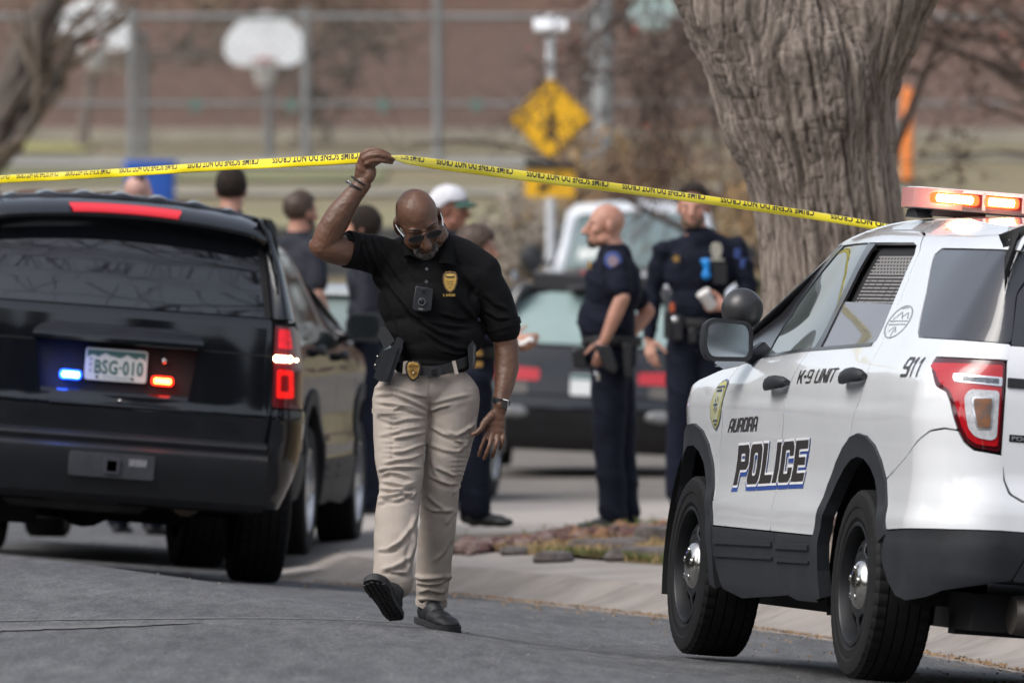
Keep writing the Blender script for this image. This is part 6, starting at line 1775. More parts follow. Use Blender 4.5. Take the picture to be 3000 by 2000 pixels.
def head(b, c, A, k=1., ears=True):
    """Skull, brow, nose, cheeks, lips, chin and ears merged later into the body."""
    c = vec(c)
    def P(x, f, u): return c + A @ (vec(x, f, u) * k)
    Rm = Matrix(A.tolist())
    def E(x, f, u, rx, rf, ru, n=18, m=12): b.ball(P(x, f, u), (rx * k, rf * k, ru * k), n, m, rot=Rm)
    E(0, -.008, .028, .078, .096, .090, 28, 18)
    E(0, .030, .005, .070, .066, .075)
    E(0, .032, -.052, .061, .058, .068)
    E(0, .034, -.078, .050, .050, .044)
    E(0, .062, -.098, .032, .030, .026)
    for s in (1, -1):
        E(s * .042, .058, -.028, .026, .028, .032)
        E(s * .030, .082, .022, .026, .012, .010)
        E(s * .050, .02, -.078, .020, .040, .030)
        E(s * .013, .104, -.045, .011, .013, .010)
        if ears:
            b.ball(P(s * .083, -.012, -.008), (.011 * k, .024 * k, .034 * k), 12, 8, rot=Rm @ Matrix.Rotation(s * -.35, 3, 'Z'))
            E(s * .080, -.004, -.036, .010, .012, .014, 10, 8)
    limb(b, [P(0, .088, .012), P(0, .108, -.018), P(0, .122, -.040)], [.012 * k, .0135 * k, .0175 * k])
    limb(b, [P(-.022, .086, -.073), P(0, .099, -.070), P(.022, .086, -.073)], [.006 * k, .0085 * k, .006 * k])
    limb(b, [P(-.020, .084, -.083), P(0, .096, -.086), P(.020, .084, -.083)], [.006 * k, .0095 * k, .006 * k])
    return P
def eyes(root, P, A, k, mat=None):
    b = Buf()
    for s in (1, -1):
        b.ball(P(s * .031, .078, .003), .0125 * k, 10, 8)
    b.obj('eyes', mat or M('eye', (.10, .08, .07), .2), root)
def hair_cap(root, c, A, k, mat, low=.0, front=.055, thick=1.05, name='hair', extra=None, temple=True):
    """Hair as a close cap on the skull; low = nape level, front = hairline height."""
    c = vec(c)
    n, m = 36, 24
    V, keep = [], []
    for i in range(m + 1):
        for j in range(n):
            b_, a_ = math.pi * i / m, 2 * math.pi * j / n
            p = vec(.079 * math.sin(b_) * math.cos(a_), -.010 + .100 * math.sin(b_) * math.sin(a_), .030 + .092 * math.cos(b_))
            d = unit(p - vec(0, -.01, .03))
            q = p + d * (thick - 1) * .1 + d * .006 * float(vnoise(p * 55))
            line = np.interp(p[1], [-.11, -.03, .0, .03, .06, .09], [low - .05, low - .015, low + .012, low + .03, front - .01, front])
            keep.append(p[2] > line)
            V.append(c + A @ (q * k))
    F = []
    for i in range(m):
        for j in range(n):
            f = (i * n + j, (i + 1) * n + j, (i + 1) * n + (j + 1) % n, i * n + (j + 1) % n)
            if sum(keep[x] for x in f) >= 3: F.append(f)
    o = mesh(name, V, F, mat, root)
    sd = o.modifiers.new('solid', 'SOLIDIFY'); sd.thickness = .012 * k; sd.offset = -1
    return o
def hand(b, W, D, back, thumb, k=1., curl=(15, 20, 22, 26), spread=7, tcurl=20, tout=48):
    """Palm, four unequal fingers and a thumb. D: wrist to knuckles, back: out of the back of the hand, thumb: towards the thumb side."""
    W, D, back = vec(W), unit(D), unit(back)
    T = unit(np.asarray(thumb, float) - D * np.dot(thumb, D)); back = unit(back - D * np.dot(back, D) - T * np.dot(back, T))
    def at(d, t, n): return W + (D * d + T * t + back * n) * k
    for d, t, w in ((.012, 0, .026), (.04, .002, .034), (.07, 0, .038), (.088, -.002, .037)):
        Rm = Matrix(np.stack([T, D, back], 1).tolist())
        b.ball(at(d, t, 0), (w * k, .026 * k, .0145 * k), 14, 10, rot=Rm)
    b.ball(at(.035, .026, -.006), (.016 * k, .028 * k, .014 * k), 12, 8, rot=Matrix(np.stack([T, D, back], 1).tolist()))
    L = [(.046, .027, .022), (.051, .031, .023), (.047, .029, .022), (.036, .022, .020)]
    off = [.027, .009, -.010, -.027]
    for i in range(4):
        p = at(.093 - (0, -.004, .0, .008)[i], off[i], .0)
        d = unit(D + T * math.tan(math.radians((1.5 - i) * spread * .6)))
        pts, rr_ = [p - d * .012 * k], [.0105 * k]
        a = 0
        for j, l in enumerate(L[i]):
            a += curl[i] * (1, 1.1, .8)[j]
            dd = d * math.cos(math.radians(a)) - back * math.sin(math.radians(a))
            p = p + dd * l * k
            pts.append(p); rr_.append((.0092, .0086, .0072)[j] * k * (1, 1.03, .98, .86)[i])
        limb(b, pts, rr_, 10)
    p = at(.022, .026, -.006)
    d = unit(D * math.cos(math.radians(tout)) + T * math.sin(math.radians(tout)) - back * .25)
    p1 = p + d * .042 * k
    d2 = unit(d + D * math.sin(math.radians(tcurl)))
    p2 = p1 + d2 * .034 * k
    p3 = p2 + unit(d2 + D * .25) * .026 * k
    limb(b, [p, p1, p2, p3], [.0145 * k, .0125 * k, .0105 * k, .0085 * k], 10)
def skin_obj(name, b, size, mat, root, it=4, disp=None, **props):
    me = voxel(name, b, size, it)
    if disp is not None:
        V, N = me_arrays(me)
        me_set(me, disp(V, N))
    else:
        me.polygons.foreach_set('use_smooth', [True] * len(me.polygons))
    me.materials.clear(); me.materials.append(mat)
    return put(bpy.data.objects.new(name, me), root, **props)
def ribs_disp(seed, amp=.006, fx=9, fz=14, gz_=None):
    def f(V, N):
        d = fbm(np.c_[V[:, 0] * fx + V[:, 2] * 3, V[:, 1] * fx, V[:, 2] * fz + seed], 3)
        r = 1 - np.abs(vnoise(np.c_[V[:, 0] * fx * .7 + seed, V[:, 1] * fx * .5, V[:, 2] * fz * .7 + V[:, 0] * 5]))
        return V + N * (amp * (d * .5 + r ** 3 * 1.2 - .5))[:, None]
    return f
def shoe(b, ankle, d, k=1., toe_up=0.):
    """A laced shoe pointing along d from under the ankle."""
    a = vec(ankle); d = unit(d)
    side = unit(np.cross(d, (0, 0, 1))); up = unit(np.cross(side, d))
    Rm = Matrix(np.stack([side, d, up], 1).tolist())
    def at(f, u): return a + (d * f + up * u) * k
    b.ball(at(-.02, -.055), (.038 * k, .055 * k, .045 * k), 16, 10, rot=Rm)
    b.ball(at(.06, -.06), (.042 * k, .085 * k, .040 * k), 16, 10, rot=Rm)
    b.ball(at(.14, -.072), (.048 * k, .075 * k, .030 * k), 16, 10, rot=Rm)
    limb(b, [at(-.01, .03), at(0, -.03)], [.043 * k, .042 * k])
    return at, Rm

def figure(name, label, loc, J, skin, top, bottom, group=None, size=.010, sleeve='long', hair=None, k=1., belly=.0, head_yaw=0, head_pitch=0, head_roll=0, hairkw=None, cat='person', chest=(.20, .13), waist=(.165, .12), hip=(.17, .125), legs=True, extra=None, yaw=0., hands=True, ears=True, beard=None):
    """A whole clothed figure from joint positions (local: x right in view, y away, z up)."""
    root = thing(name, label, cat, loc, math.radians(yaw), group=group)
    J = {a: vec(v) for a, v in J.items()}
    sk = Buf()
    A = frame_of(head_yaw, head_pitch, head_roll)
    P = head(sk, J['head'], A, k, ears)
    limb(sk, [P(0, -.022, -.03), P(0, -.02, -.085), J['neck'], J['neck'] + vec(0, .0, -.06)], [.058 * k, .062 * k, .068 * k, .085 * k])
    up = unit(J['neck'] - J['hip'])
    for s in 'LR':
        S, E, Wr = J['sh' + s], J['el' + s], J['wr' + s]
        limb(sk, [S * .86 + E * .14, (S + E) / 2, E], [.044 * k, .046 * k, .042 * k])
        limb(sk, [E, E * .6 + Wr * .4, Wr], [.042 * k, .042 * k, .028 * k])
        D = J.get('hd' + s, Wr - E)
        if hands:
            hand(sk, Wr, D, J.get('hb' + s, vec(1 if s == 'R' else -1, -.3, 0)), J.get('ht' + s, vec(0, -1, .2)), k * .98, curl=J.get('cu' + s, (22, 25, 28, 30)))
    if not legs:
        pass
    skin_obj('body', sk, size * .75, skin, root, 3)
    # shirt
    t = Buf()
    sh = (J['shL'] + J['shR']) / 2
    up3 = unit(sh - J['hip'])
    ax = unit(J['shR'] - J['shL']); ax = unit(ax - up3 * np.dot(ax, up3)); fw = unit(np.cross(ax, up3))
    Rm = Matrix(np.stack([ax, fw, up3], 1).tolist())
    c1 = sh * .72 + J['hip'] * .28; c2 = sh * .36 + J['hip'] * .64; c3 = J['hip'] + up3 * .06
    t.ball(c1 + up3 * .02, (chest[0] * k, chest[1] * k, .20 * k), 20, 14, rot=Rm)
    t.ball(c2 - (fw * belly * k if np.dot(fw, (0, -1, 0)) < 0 else -fw * belly * k), (waist[0] * k, (waist[1] + belly * .5) * k, .20 * k), 20, 14, rot=Rm)
    t.ball(c3, (waist[0] * 1.0 * k, waist[1] * k, .12 * k), 20, 14, rot=Rm)
    limb(t, [J['shL'] * .88 + sh * .12 - up3 * .012, sh + up3 * .032, J['shR'] * .88 + sh * .12 - up3 * .012], [.058 * k, .078 * k, .058 * k])
    for s in 'LR':
        S, E, Wr = J['sh' + s], J['el' + s], J['wr' + s]
        if sleeve == 'long':
            limb(t, [S - up3 * .012, (S + E) / 2, E], [.068 * k, .063 * k, .056 * k]); limb(t, [E, E * .5 + Wr * .5, Wr * .94 + E * .06], [.056 * k, .052 * k, .042 * k])
        else:
            limb(t, [S, S * .45 + E * .55], [.078 * k, .070 * k]); limb(t, [S * .45 + E * .55, S * .28 + E * .72], [.070 * k, .072 * k])
    limb(t, [sh + up3 * .02, J['neck'] * .7 + sh * .3, J['neck'] - up3 * .012], [.11 * k, .076 * k, .060 * k])
    shirt = skin_obj('shirt', t, size, top, root, 5, ribs_disp(3 + len(label), .010))
    # collar
    cb = Buf()
    cb.lathe([(.066 * k, -.015), (.074 * k, .0), (.068 * k, .035), (.062 * k, .034), (.060 * k, -.01)], 24, 'z', c=J['neck'] + vec(0, .0, -.008))
    cb.obj('collar', top, root)
    if legs:
        l = Buf()
        l.ball(J['hip'] + vec(0, 0, -.01), (hip[0] * k, hip[1] * k, .13 * k), 20, 14, rot=Matrix(np.stack([unit(vec(ax[0], ax[1], 0)), unit(vec(fw[0], fw[1], 0)), (0, 0, 1)], 1).tolist()))
        sb = Buf()
        for s in 'LR':
            Hp, Kn, An = J['hp' + s], J['kn' + s], J['an' + s]
            limb(l, [Hp, (Hp + Kn) / 2, Kn], [.104 * k, .099 * k, .084 * k]); limb(l, [Kn, Kn * .5 + An * .5, An], [.084 * k, .080 * k, .074 * k])
            shoe(sb, An + vec(0, 0, .0), J.get('ft' + s, vec(0, -1, 0)), k)
        skin_obj('trousers', l, size, bottom, root, 5, ribs_disp(9 + len(label), .010, 7, 10))
        skin_obj('shoes', sb, size * .9, m_boot, root, 3)
        bl = Buf()
        bc = J['hip'] + up3 * .085
        bl.lathe([(1., -.028), (1.03, -.02), (1.03, .02), (1., .028), (.9, .028), (.9, -.028)], 32, 'z', close=True)
        Bm = np.stack([ax * (waist[0] + .012) * k, fw * (waist[1] + .014) * k, up3], 1)
        V = [bc + Bm @ vec(v) for v in bl.V]
        mesh('belt', V, bl.F, m_web, root, sharp=40)
    if hair is not None:
        hair_cap(root, J['head'], A, k, hair, **(hairkw or {}))
    if beard is not None:
        bb_ = Buf()
        for x, f, u, rx, rf, ru in ((0, .060, -.098, .038, .034, .030), (.03, .05, -.085, .028, .036, .034), (-.03, .05, -.085, .028, .036, .034), (.052, .022, -.07, .020, .036, .034), (-.052, .022, -.07, .020, .036, .034), (0, .092, -.062, .028, .008, .007)):
            bb_.ball(P(x, f, u), (rx * k, rf * k, ru * k), 12, 8, rot=Matrix(A.tolist()))
        skin_obj('beard', bb_, size * .7, beard, root, 1)
    return root, P, A, dict(ax=ax, fw=fw, up=up3, sh=sh, J=J)

# ================================================================== the officer lifting the tape
OY = 45.35
SCL = OY / 33333
OX = (1250 - 1500) * SCL
OZ = 1.6 - (1840 - 760) * SCL
off = thing('person', 'bald officer in black polo and khaki trousers walking under the tape he lifts', 'person', (OX, OY, OZ))
def loc_(px_, py_, d=0.): return vec((px_ - 1250) * SCL, d, (1840 - py_) * SCL)
def D0(x, y, d=0.): return loc_(x * 1.27551, y * 1.27551, d)
def K3(x, y, d=0.): return loc_(1050 + x / 3.136, 920 + y / 3.136, d)
def KA(x, y, d=0.): return loc_(850 + x / 1.96, 400 + y / 1.96, d)
def KB(x, y, d=0.): return loc_(1150 + x / 3.485, 530 + y / 3.485, d)
def KC(x, y, d=0.): return loc_(950 + x / 1.96, 1100 + y / 1.96, d)
def KD(x, y, d=0.): return loc_(1000 + x / 5.227, 400 + y / 5.227, d)

def strokes_disp(strokes, base, kf):
    """Fold lines pressed into cloth on the side that faces the camera: (points, width, height)."""
    S = []
    for pts, w, a in strokes:
        P = np.array([kf(*p)[[0, 2]] for p in pts])
        t = np.arange(len(P)); tt = np.linspace(0, len(P) - 1, (len(P) - 1) * 4 + 1)
        S.append((np.c_[np.interp(tt, t, P[:, 0]), np.interp(tt, t, P[:, 1])], w, a))
    def f(V, N):
        d = base(V, N)
        q = V[:, [0, 2]]
        fc = np.clip(-N[:, 1] * 1.6 + .35, 0, 1)
        for P, w, a in S:
            best = np.full(len(q), 9.); sg = np.zeros(len(q)); tp = np.zeros(len(q))
            near = (q[:, 0] > P[:, 0].min() - .06) & (q[:, 0] < P[:, 0].max() + .06) & (q[:, 1] > P[:, 1].min() - .06) & (q[:, 1] < P[:, 1].max() + .06)
            ii = np.where(near)[0]
            if not len(ii): continue
            qq = q[ii]
            for k in range(len(P) - 1):
                e = P[k + 1] - P[k]; L2 = e @ e + 1e-12
                t = np.clip((qq - P[k]) @ e / L2, 0, 1)
                r_ = qq - P[k] - t[:, None] * e
                dist = np.hypot(r_[:, 0], r_[:, 1])
                c = (e[0] * r_[:, 1] - e[1] * r_[:, 0]) / math.sqrt(L2)
                m_ = dist < best[ii]
                best[ii[m_]] = dist[m_]; sg[ii[m_]] = c[m_]; tp[ii[m_]] = (k + t[m_]) / (len(P) - 1)
            x = np.where(best < 9, np.sign(sg) * best, 9.)
            fade = np.clip(np.minimum(tp, 1 - tp) * 5 + .15, 0, 1)
            d = d + fc * fade * a * 1.25 * (np.exp(-(x / w) ** 2) - .75 * np.exp(-((x + 1.7 * w) / w) ** 2))
        return V + N * d[:, None]
    return f
# --- skin: head, neck, both arms and hands in one mesh
sk = Buf()
HA = frame_of(7, 37, -15)
HK = 1.06
HC = KB(262, 400, -.085)
HP = head(sk, HC, HA, HK)
NB = KB(420, 700, .03)
limb(sk, [HP(0, -.03, -.03), KB(400, 560, -.0), NB, NB + vec(0, .02, -.1)], [.064, .070, .078, .09])
RS, RE, RW = D0(880, 588, .0), D0(744, 566, -.13), D0(834, 424, -.15)
limb(sk, [RS, D0(815, 578, -.06), D0(766, 574, -.12), RE], [.050, .063, .058, .052], 20)
limb(sk, [RE, D0(757, 535, -.135), D0(781, 493, -.145), D0(812, 449, -.15), RW], [.052, .058, .054, .040, .035], 20)
sk.ball(D0(727, 566, -.12), (.030, .035, .036), 12, 8)
LS, LE, LW = D0(1117, 628, .02), D0(1163, 795, .03), D0(1150, 928, -.045)
limb(sk, [LS, D0(1142, 715, .03), LE], [.050, .056, .049], 20)
limb(sk, [LE, D0(1165, 838, .015), D0(1158, 885, -.02), LW], [.049, .050, .041, .031], 20)
# hanging hand: back to the camera, thumb to the left
hW = K3(1305, 850, -.05)
Rm = Matrix.Rotation(math.radians(4), 3, 'Y')
for x, y, rx, rz in ((1305, 870, .028, .03), (1270, 940, .036, .034), (1258, 1010, .041, .034), (1252, 1070, .041, .026)):
    sk.ball(K3(x, y, -.055), (rx, .016, rz), 16, 10, rot=Rm)
for pts, r0 in (([(1175, 1085, -.056), (1150, 1165, -.075), (1125, 1235, -.074), (1112, 1292, -.060)], .0098), ([(1228, 1098, -.060), (1208, 1190, -.088), (1178, 1270, -.086), (1158, 1322, -.070)], .0102), ([(1280, 1095, -.056), (1272, 1180, -.082), (1248, 1255, -.080), (1230, 1303, -.064)], .0096), ([(1325, 1075, -.048), (1330, 1140, -.066), (1315, 1195, -.066), (1300, 1238, -.05)], .0086)):
    limb(sk, [K3(*p) for p in pts], [r0 * 1.12, r0, r0 * .94, r0 * .80], 12)
limb(sk, [K3(1225, 930, -.06), K3(1160, 985, -.075), K3(1128, 1050, -.082), K3(1090, 1085, -.086), K3(1050, 1102, -.086)], [.019, .015, .0125, .0115, .0090], 12)
# raised hand: wrist, back of the hand, fingers reaching right to pinch the tape
wv = unit(KD(400, 420) - KD(300, 700)); px_ = unit(vec(wv[2], 0, -wv[0]))
Rh = Matrix(np.stack([px_, (0, 1, 0), wv], 1).tolist())
for x, y, rx, rz, d in ((318, 655, .036, .030, -.15), (345, 575, .040, .036, -.155), (378, 480, .046, .038, -.16), (400, 395, .044, .036, -.165), (405, 330, .036, .030, -.165)):
    sk.ball(KD(x, y, d), (rx * .92, .021, rz), 16, 12, rot=Rh)
sk.ball(KD(440, 590, -.165), (.026, .022, .040), 14, 10, rot=Rh)
for pts, r0 in (([(335, 285, -.175), (430, 222, -.19), (540, 212, -.195), (650, 245, -.195), (745, 290, -.19)], .0108),
                ([(360, 345, -.185), (470, 298, -.205), (590, 290, -.212), (700, 318, -.21), (812, 358, -.20)], .0110),
                ([(400, 420, -.19), (500, 372, -.205), (610, 370, -.21), (700, 392, -.205), (785, 412, -.195)], .0102),
                ([(330, 300, -.15), (430, 245, -.145), (560, 238, -.14), (665, 268, -.145), (740, 300, -.155)], .0100)):
    limb(sk, [KD(*p) for p in pts], [r0 * 1.25, r0 * 1.12, r0, r0 * .95, r0 * .78], 12)
limb(sk, [KD(430, 470, -.14), KD(540, 400, -.135), KD(660, 340, -.145), KD(752, 300, -.165)], [.017, .014, .0115, .009], 12)
def skin_disp(V, N):
    d = .0012 * fbm(V * 38, 3)
    # tendons on the back of the raised hand and the hanging hand
    return V + N * d[:, None]
SKS = [([(170, 560), (240, 566), (310, 552), (380, 520)], .0035, .0022), ([(180, 520), (250, 530), (330, 512), (400, 480)], .0035, .0018), ([(312, 600), (318, 570), (314, 548)], .003, .0025), ([(335, 590), (342, 562), (338, 540)], .003, .0022), ([(286, 690), (262, 720), (252, 760)], .004, .0035), ([(420, 655), (462, 680), (492, 660)], .004, .0030), ([(470, 590), (500, 575), (520, 550)], .004, .002), ([(160, 640), (200, 655), (250, 650)], .004, .0025)]
skin_obj('body', sk, .0040, m_skin_d, off, 3, strokes_disp(SKS, lambda V, N: .0016 * fbm(V * 26, 3) + .0007 * fbm(V * 110, 2), KB))

# --- polo shirt with folds
sh = Buf()
tilt = Matrix.Rotation(math.radians(6), 3, 'Y')
for x, y, d, rx, ry, rz in ((985, 655, .01, .196, .125, .14), (985, 700, -.005, .205, .135, .15), (985, 760, -.01, .178, .132, .14), (993, 795, -.012, .158, .126, .11), (995, 834, -.008, .146, .118, .045), (1035, 768, -.0, .138, .115, .10)):
    sh.ball(D0(x, y, d), (rx, ry, rz), 28, 18, rot=tilt)
limb(sh, [D0(905, 600, .01), D0(950, 590, .03), D0(1010, 588, .04), D0(1060, 600, .035), D0(1108, 628, .02)], [.088, .095, .095, .092, .080], 20)
limb(sh, [D0(1060, 640, .01), D0(1105, 640, .015), D0(1135, 690, .025), D0(1150, 738, .028)], [.085, .084, .078, .074], 20)
limb(sh, [D0(1150, 738, .028), D0(1155, 752, .028)], [.0735, .072], 20)
limb(sh, [D0(930, 620, .0), D0(885, 592, .0), D0(840, 580, -.035), D0(812, 576, -.062)], [.092, .085, .078, .074], 20)
limb(sh, [D0(930, 660, .0), D0(895, 630, .0)], [.09, .07], 16)
ST = [([(455, 560), (470, 640), (500, 720), (560, 830), (640, 930), (760, 1050), (880, 1150)], .010, .009),
      ([(400, 560), (440, 660), (470, 760), (500, 880)], .010, .008), ([(480, 545), (520, 640), (590, 750), (680, 880)], .008, .007),
      ([(640, 960), (740, 1050), (860, 1120), (980, 1150)], .008, .008), ([(700, 1010), (800, 1060), (920, 1085), (1040, 1090)], .007, .007),
      ([(760, 1090), (860, 1170), (960, 1210), (1030, 1215)], .008, .008), ([(860, 1010), (960, 1040), (1040, 1045)], .007, .006), ([(880, 1230), (960, 1250), (1030, 1240)], .006, .006),
      ([(930, 880), (990, 960), (1040, 1010), (1075, 1060)], .010, .008), ([(1080, 860), (1060, 930), (1080, 1010)], .009, .007),
      ([(560, 900), (600, 1010), (640, 1120), (660, 1230)], .012, .006), ([(1000, 780), (1060, 860), (1075, 960)], .012, .007),
      ([(1120, 900), (1180, 960), (1250, 990)], .009, .006), ([(1110, 990), (1190, 1040), (1270, 1040)], .008, .006), ([(330, 600), (380, 590), (440, 610)], .008, .006),
      ([(660, 700), (690, 760), (730, 840)], .008, .004), ([(520, 980), (560, 1080), (580, 1180)], .009, .005), ([(330, 560), (345, 620), (340, 700)], .006, .005)]
def shirt_base(V, N):
    cut = .0
    return .0035 * fbm(np.c_[V[:, 0] * 9 - V[:, 2] * 5, V[:, 1] * 7, V[:, 2] * 7], 3)
shirt = skin_obj('polo_shirt', sh, .0055, m_polo, off, 4, strokes_disp(ST, shirt_base, KA))
# sleeve hems, placket, collar, buttons
def ring_on(name, P, d, r, w, mat, parent, thick=.004, n=36, flat=1., **props):
    """A band round a limb at P along d."""
    d = unit(d); a = unit(np.cross(d, (0, 1, .01))); b_ = np.cross(d, a)
    pr = [(r, -w / 2), (r + thick, -w / 2), (r + thick, w / 2), (r, w / 2)]
    V = [vec(P) + d * h + (a * math.cos(2 * math.pi * k / n) + b_ * math.sin(2 * math.pi * k / n) * flat) * q for q, h in pr for k in range(n)]
    F = [(i * n + k, i * n + (k + 1) % n, ((i + 1) % 4) * n + (k + 1) % n, ((i + 1) % 4) * n + k) for i in range(4) for k in range(n)]
    return mesh(name, V, F, mat, parent, sharp=40, **props)
ring_on('sleeve_hem', D0(1154, 746, .028), D0(1155, 752, .028) - D0(1140, 700, .026), .0715, .026, m_polo, off, .0045)
ring_on('sleeve_hem', D0(803, 573, -.070), D0(790, 572, -.08) - D0(850, 582, -.03), .0705, .026, m_polo, off, .0045)
def patch(name, pts, fn, mat, parent, thick=.004, **props):
    """A thin piece laid over a surface: outline points (2-D) mapped by fn."""
    V3 = [fn(*p) for p in pts]
    n = len(V3)
    back = [v + vec(0, thick, 0) for v in V3]
    tris = tessellate_polygon([[Vector((v[0], v[2], 0)) for v in V3]])
    F = []
    for t in tris:
        a, b_, c = [V3[i] for i in t]
        if np.cross(b_ - a, c - a)[1] > 0: t = t[::-1]
        F.append(tuple(t))
    F += [(i, (i + 1) % n, n + (i + 1) % n, n + i) for i in range(n)]
    return mesh(name, V3 + back, F, mat, parent, smooth=False, **props)
collar = M('collar_knit', (.0045, .0045, .005), .9, spec=.12, bump=.3, bs=300, bdist=.002)
for side_ in (0, 1):
    if side_:   # image-right flap
        outer = [KB(540, 455, .06), KB(600, 560, .015), KB(640, 700, -.055), KB(652, 885, -.128)]
        inner = [KB(505, 450, .06), KB(530, 560, .0), KB(500, 700, -.075), KB(470, 842, -.138)]
    else:
        outer = [KB(70, 560, .045), KB(85, 640, -.03), KB(95, 720, -.09), KB(112, 772, -.118)]
        inner = [KB(95, 540, .04), KB(130, 620, -.045), KB(200, 720, -.10), KB(262, 792, -.135)]
    c = [[tuple(a * (1 - t) + b_ * t + vec(0, -.012 * math.sin(t * math.pi), .010 * math.sin(t * math.pi))) for t in np.linspace(0, 1, 6)] for a, b_ in zip(inner, outer)]
    fine_c = []
    A_ = np.array(c)
    for t in np.linspace(0, 3, 16):
        i = min(2, int(t)); f_ = t - i
        fine_c.append([tuple(v) for v in A_[i] * (1 - f_) + A_[i + 1] * f_])
    o = loft('collar', fine_c, collar, off, thick=.004)
for x, y in ((352, 898), (348, 1028)):
    p = KB(x, y, -.150)
    bt_ = Buf().lathe([(0, -.003), (.006, -.003), (.0065, 0), (.0065, .003)], 16, 'y', c=p).obj('button', M('grey_button', (.10, .10, .11), .3), off, sharp=40)
# body camera
P = [(240, 1068), (300, 1078), (405, 1098), (418, 1110), (396, 1325), (330, 1335), (215, 1312), (205, 1290)]
bc = Buf().prism([tuple(KB(*p)[[0, 2]]) for p in P], -.178, -.150, lambda a, c, h: (a, h, c)).obj('body_camera', m_poly, off, bevel=.004)
Buf().lathe([(.0, -.004), (.010, -.004), (.0155, 0), (.0155, .004)], 28, 'y', c=KB(303, 1232, -.180)).obj('camera_ring', M('ring_black', (.012, .012, .014), .25), bc, sharp=40)
Buf().lathe([(.012, -.0055), (.0145, -.0055), (.0145, .0), (.012, 0)], 28, 'y', c=KB(303, 1232, -.181), close=True).obj('camera_rim', M('rim_light', (.14, .145, .15), .3), bc)
Buf().lathe([(0, -.003), (.0055, -.003), (.006, .002)], 18, 'y', c=KB(320, 1132, -.180)).obj('camera_lens', M('lens_black', (.02, .02, .025), .1), bc)
Buf().box(KB(330, 1095, -.179), (.026, .004, .005), Matrix.Rotation(-.12, 3, 'Y')).obj('camera_slot', M('rim_grey', (.06, .062, .068), .3), bc)
V, F = text_mesh('AXON', 1., .03)
A_ = np.array(V); A_ = (A_ - A_.min(0)) / (A_.max(0) - A_.min(0))
mesh('camera_lettering', [KB(268 + 44 * a, 1308 - 12 * b_ - -3 * a, -.1795) for a, b_ in A_], F, M('pale_grey', (.4, .4, .42), .5), bc, smooth=False)
# embroidered shield and name
def badge_pts(cx, cy, w, h):
    q = [(0, -.5), (.16, -.44), (.32, -.30), (.44, -.08), (.49, .16), (.44, .34), (.33, .44), (.25, .475), (.16, .45), (.08, .475), (0, .50)]
    q = q + [(-a, b_) for a, b_ in q[::-1][1:-1]]
    return [(cx + a * w, cy - b_ * h) for a, b_ in q]
def chest(x, y, d=0.):
    """Point on the front of the shirt."""
    dx = (x - 480) / 600
    return KB(x, y, -.146 + .05 * dx ** 2 + .02 * max(0, (1000 - y) / 300) + d)
sb_ = patch('shirt_shield', badge_pts(590, 1030, 155, 222), lambda x, y: chest(x, y, -.012), m_goldt, off, .003)
rim_o, rim_i = badge_pts(590, 1030, 150, 215), badge_pts(590, 1030, 132, 192)
V = [chest(*p, -.0135) for p in rim_o] + [chest(*p, -.0135) for p in rim_i]; n = len(rim_o)
m_ink = M('badge_ink', (.03, .028, .03), .6)
mesh('shield_border', V, [(i, (i + 1) % n, n + (i + 1) % n, n + i) for i in range(n)], m_ink, sb_, smooth=False)
def small_text(txt, cx, cy, w, h, fn, mat, parent, name, bold=.02):
    V, F = text_mesh(txt, 1., bold)
    A_ = np.array(V); A_ = (A_ - A_.min(0)) / (A_.max(0) - A_.min(0)) - .5
    return mesh(name, [fn(cx + a * w, cy - b_ * h) for a, b_ in A_], F, mat, parent, smooth=False)
fs = lambda x, y: chest(x, y, -.014)
small_text('AURORA', 590, 1025, 62, 15, fs, m_ink, sb_, 'shield_city')
small_text('POLICE', 590, 1050, 52, 14, fs, m_ink, sb_, 'shield_word')
small_text('1907', 590, 1093, 26, 12, fs, m_ink, sb_, 'shield_year')
rb = []
V, F = [], []
for i in range(28):
    a = math.radians(i * 360 / 28)
    c_, s_ = math.cos(a), math.sin(a)
    q = [(590 + c_ * 40 + s_ * 1.2, 1038 - s_ * 36 + c_ * 1.2), (590 + c_ * 40 - s_ * 1.2, 1038 - s_ * 36 - c_ * 1.2), (590 + c_ * 58, 1038 - s_ * 66)]
    n = len(V); V += [chest(*p, -.0138) for p in q]; F.append((n, n + 1, n + 2))
mesh('shield_rays', V, F, M('ray_ink', (.20, .12, .03), .6), sb_, smooth=False)
patch('shield_scroll', [(540, 966), (590, 974), (640, 966), (636, 980), (590, 988), (544, 980)], lambda x, y: chest(x, y, -.0142), m_ink, sb_, .0005)
small_text('K. BARNES', 580, 1163, 122, 27, lambda x, y: chest(x, y, -.010), m_goldt, off, 'name_embroidery', .012)

# --- trousers with folds
tr = Buf()
for x, y, d, rx, ry, rz in ((975, 890, .0, .160, .125, .09), (930, 925, -.01, .112, .118, .12), (1035, 915, .005, .112, .118, .12), (985, 868, .0, .157, .125, .06)):
    tr.ball(D0(x, y, d), (rx, ry, rz), 24, 16)
limb(tr, [D0(922, 915, -.01), D0(921, 975, -.04), D0(917, 1040, -.08), D0(923, 1105, -.12)], [.114, .110, .100, .085], 24)
limb(tr, [D0(923, 1105, -.12), D0(912, 1180, -.165), D0(908, 1255, -.22), D0(903, 1312, -.27)], [.085, .087, .083, .078], 24)
limb(tr, [D0(903, 1312, -.27), D0(912, 1330, -.272)], [.078, .070], 20)
limb(tr, [D0(1043, 915, .0), D0(1040, 975, .0), D0(1027, 1040, .0), D0(1014, 1105, .01)], [.105, .098, .090, .078], 24)
limb(tr, [D0(1014, 1105, .01), D0(1006, 1190, .06), D0(999, 1270, .12), D0(994, 1330, .16), D0(990, 1378, .19)], [.078, .078, .075, .070, .062], 24)
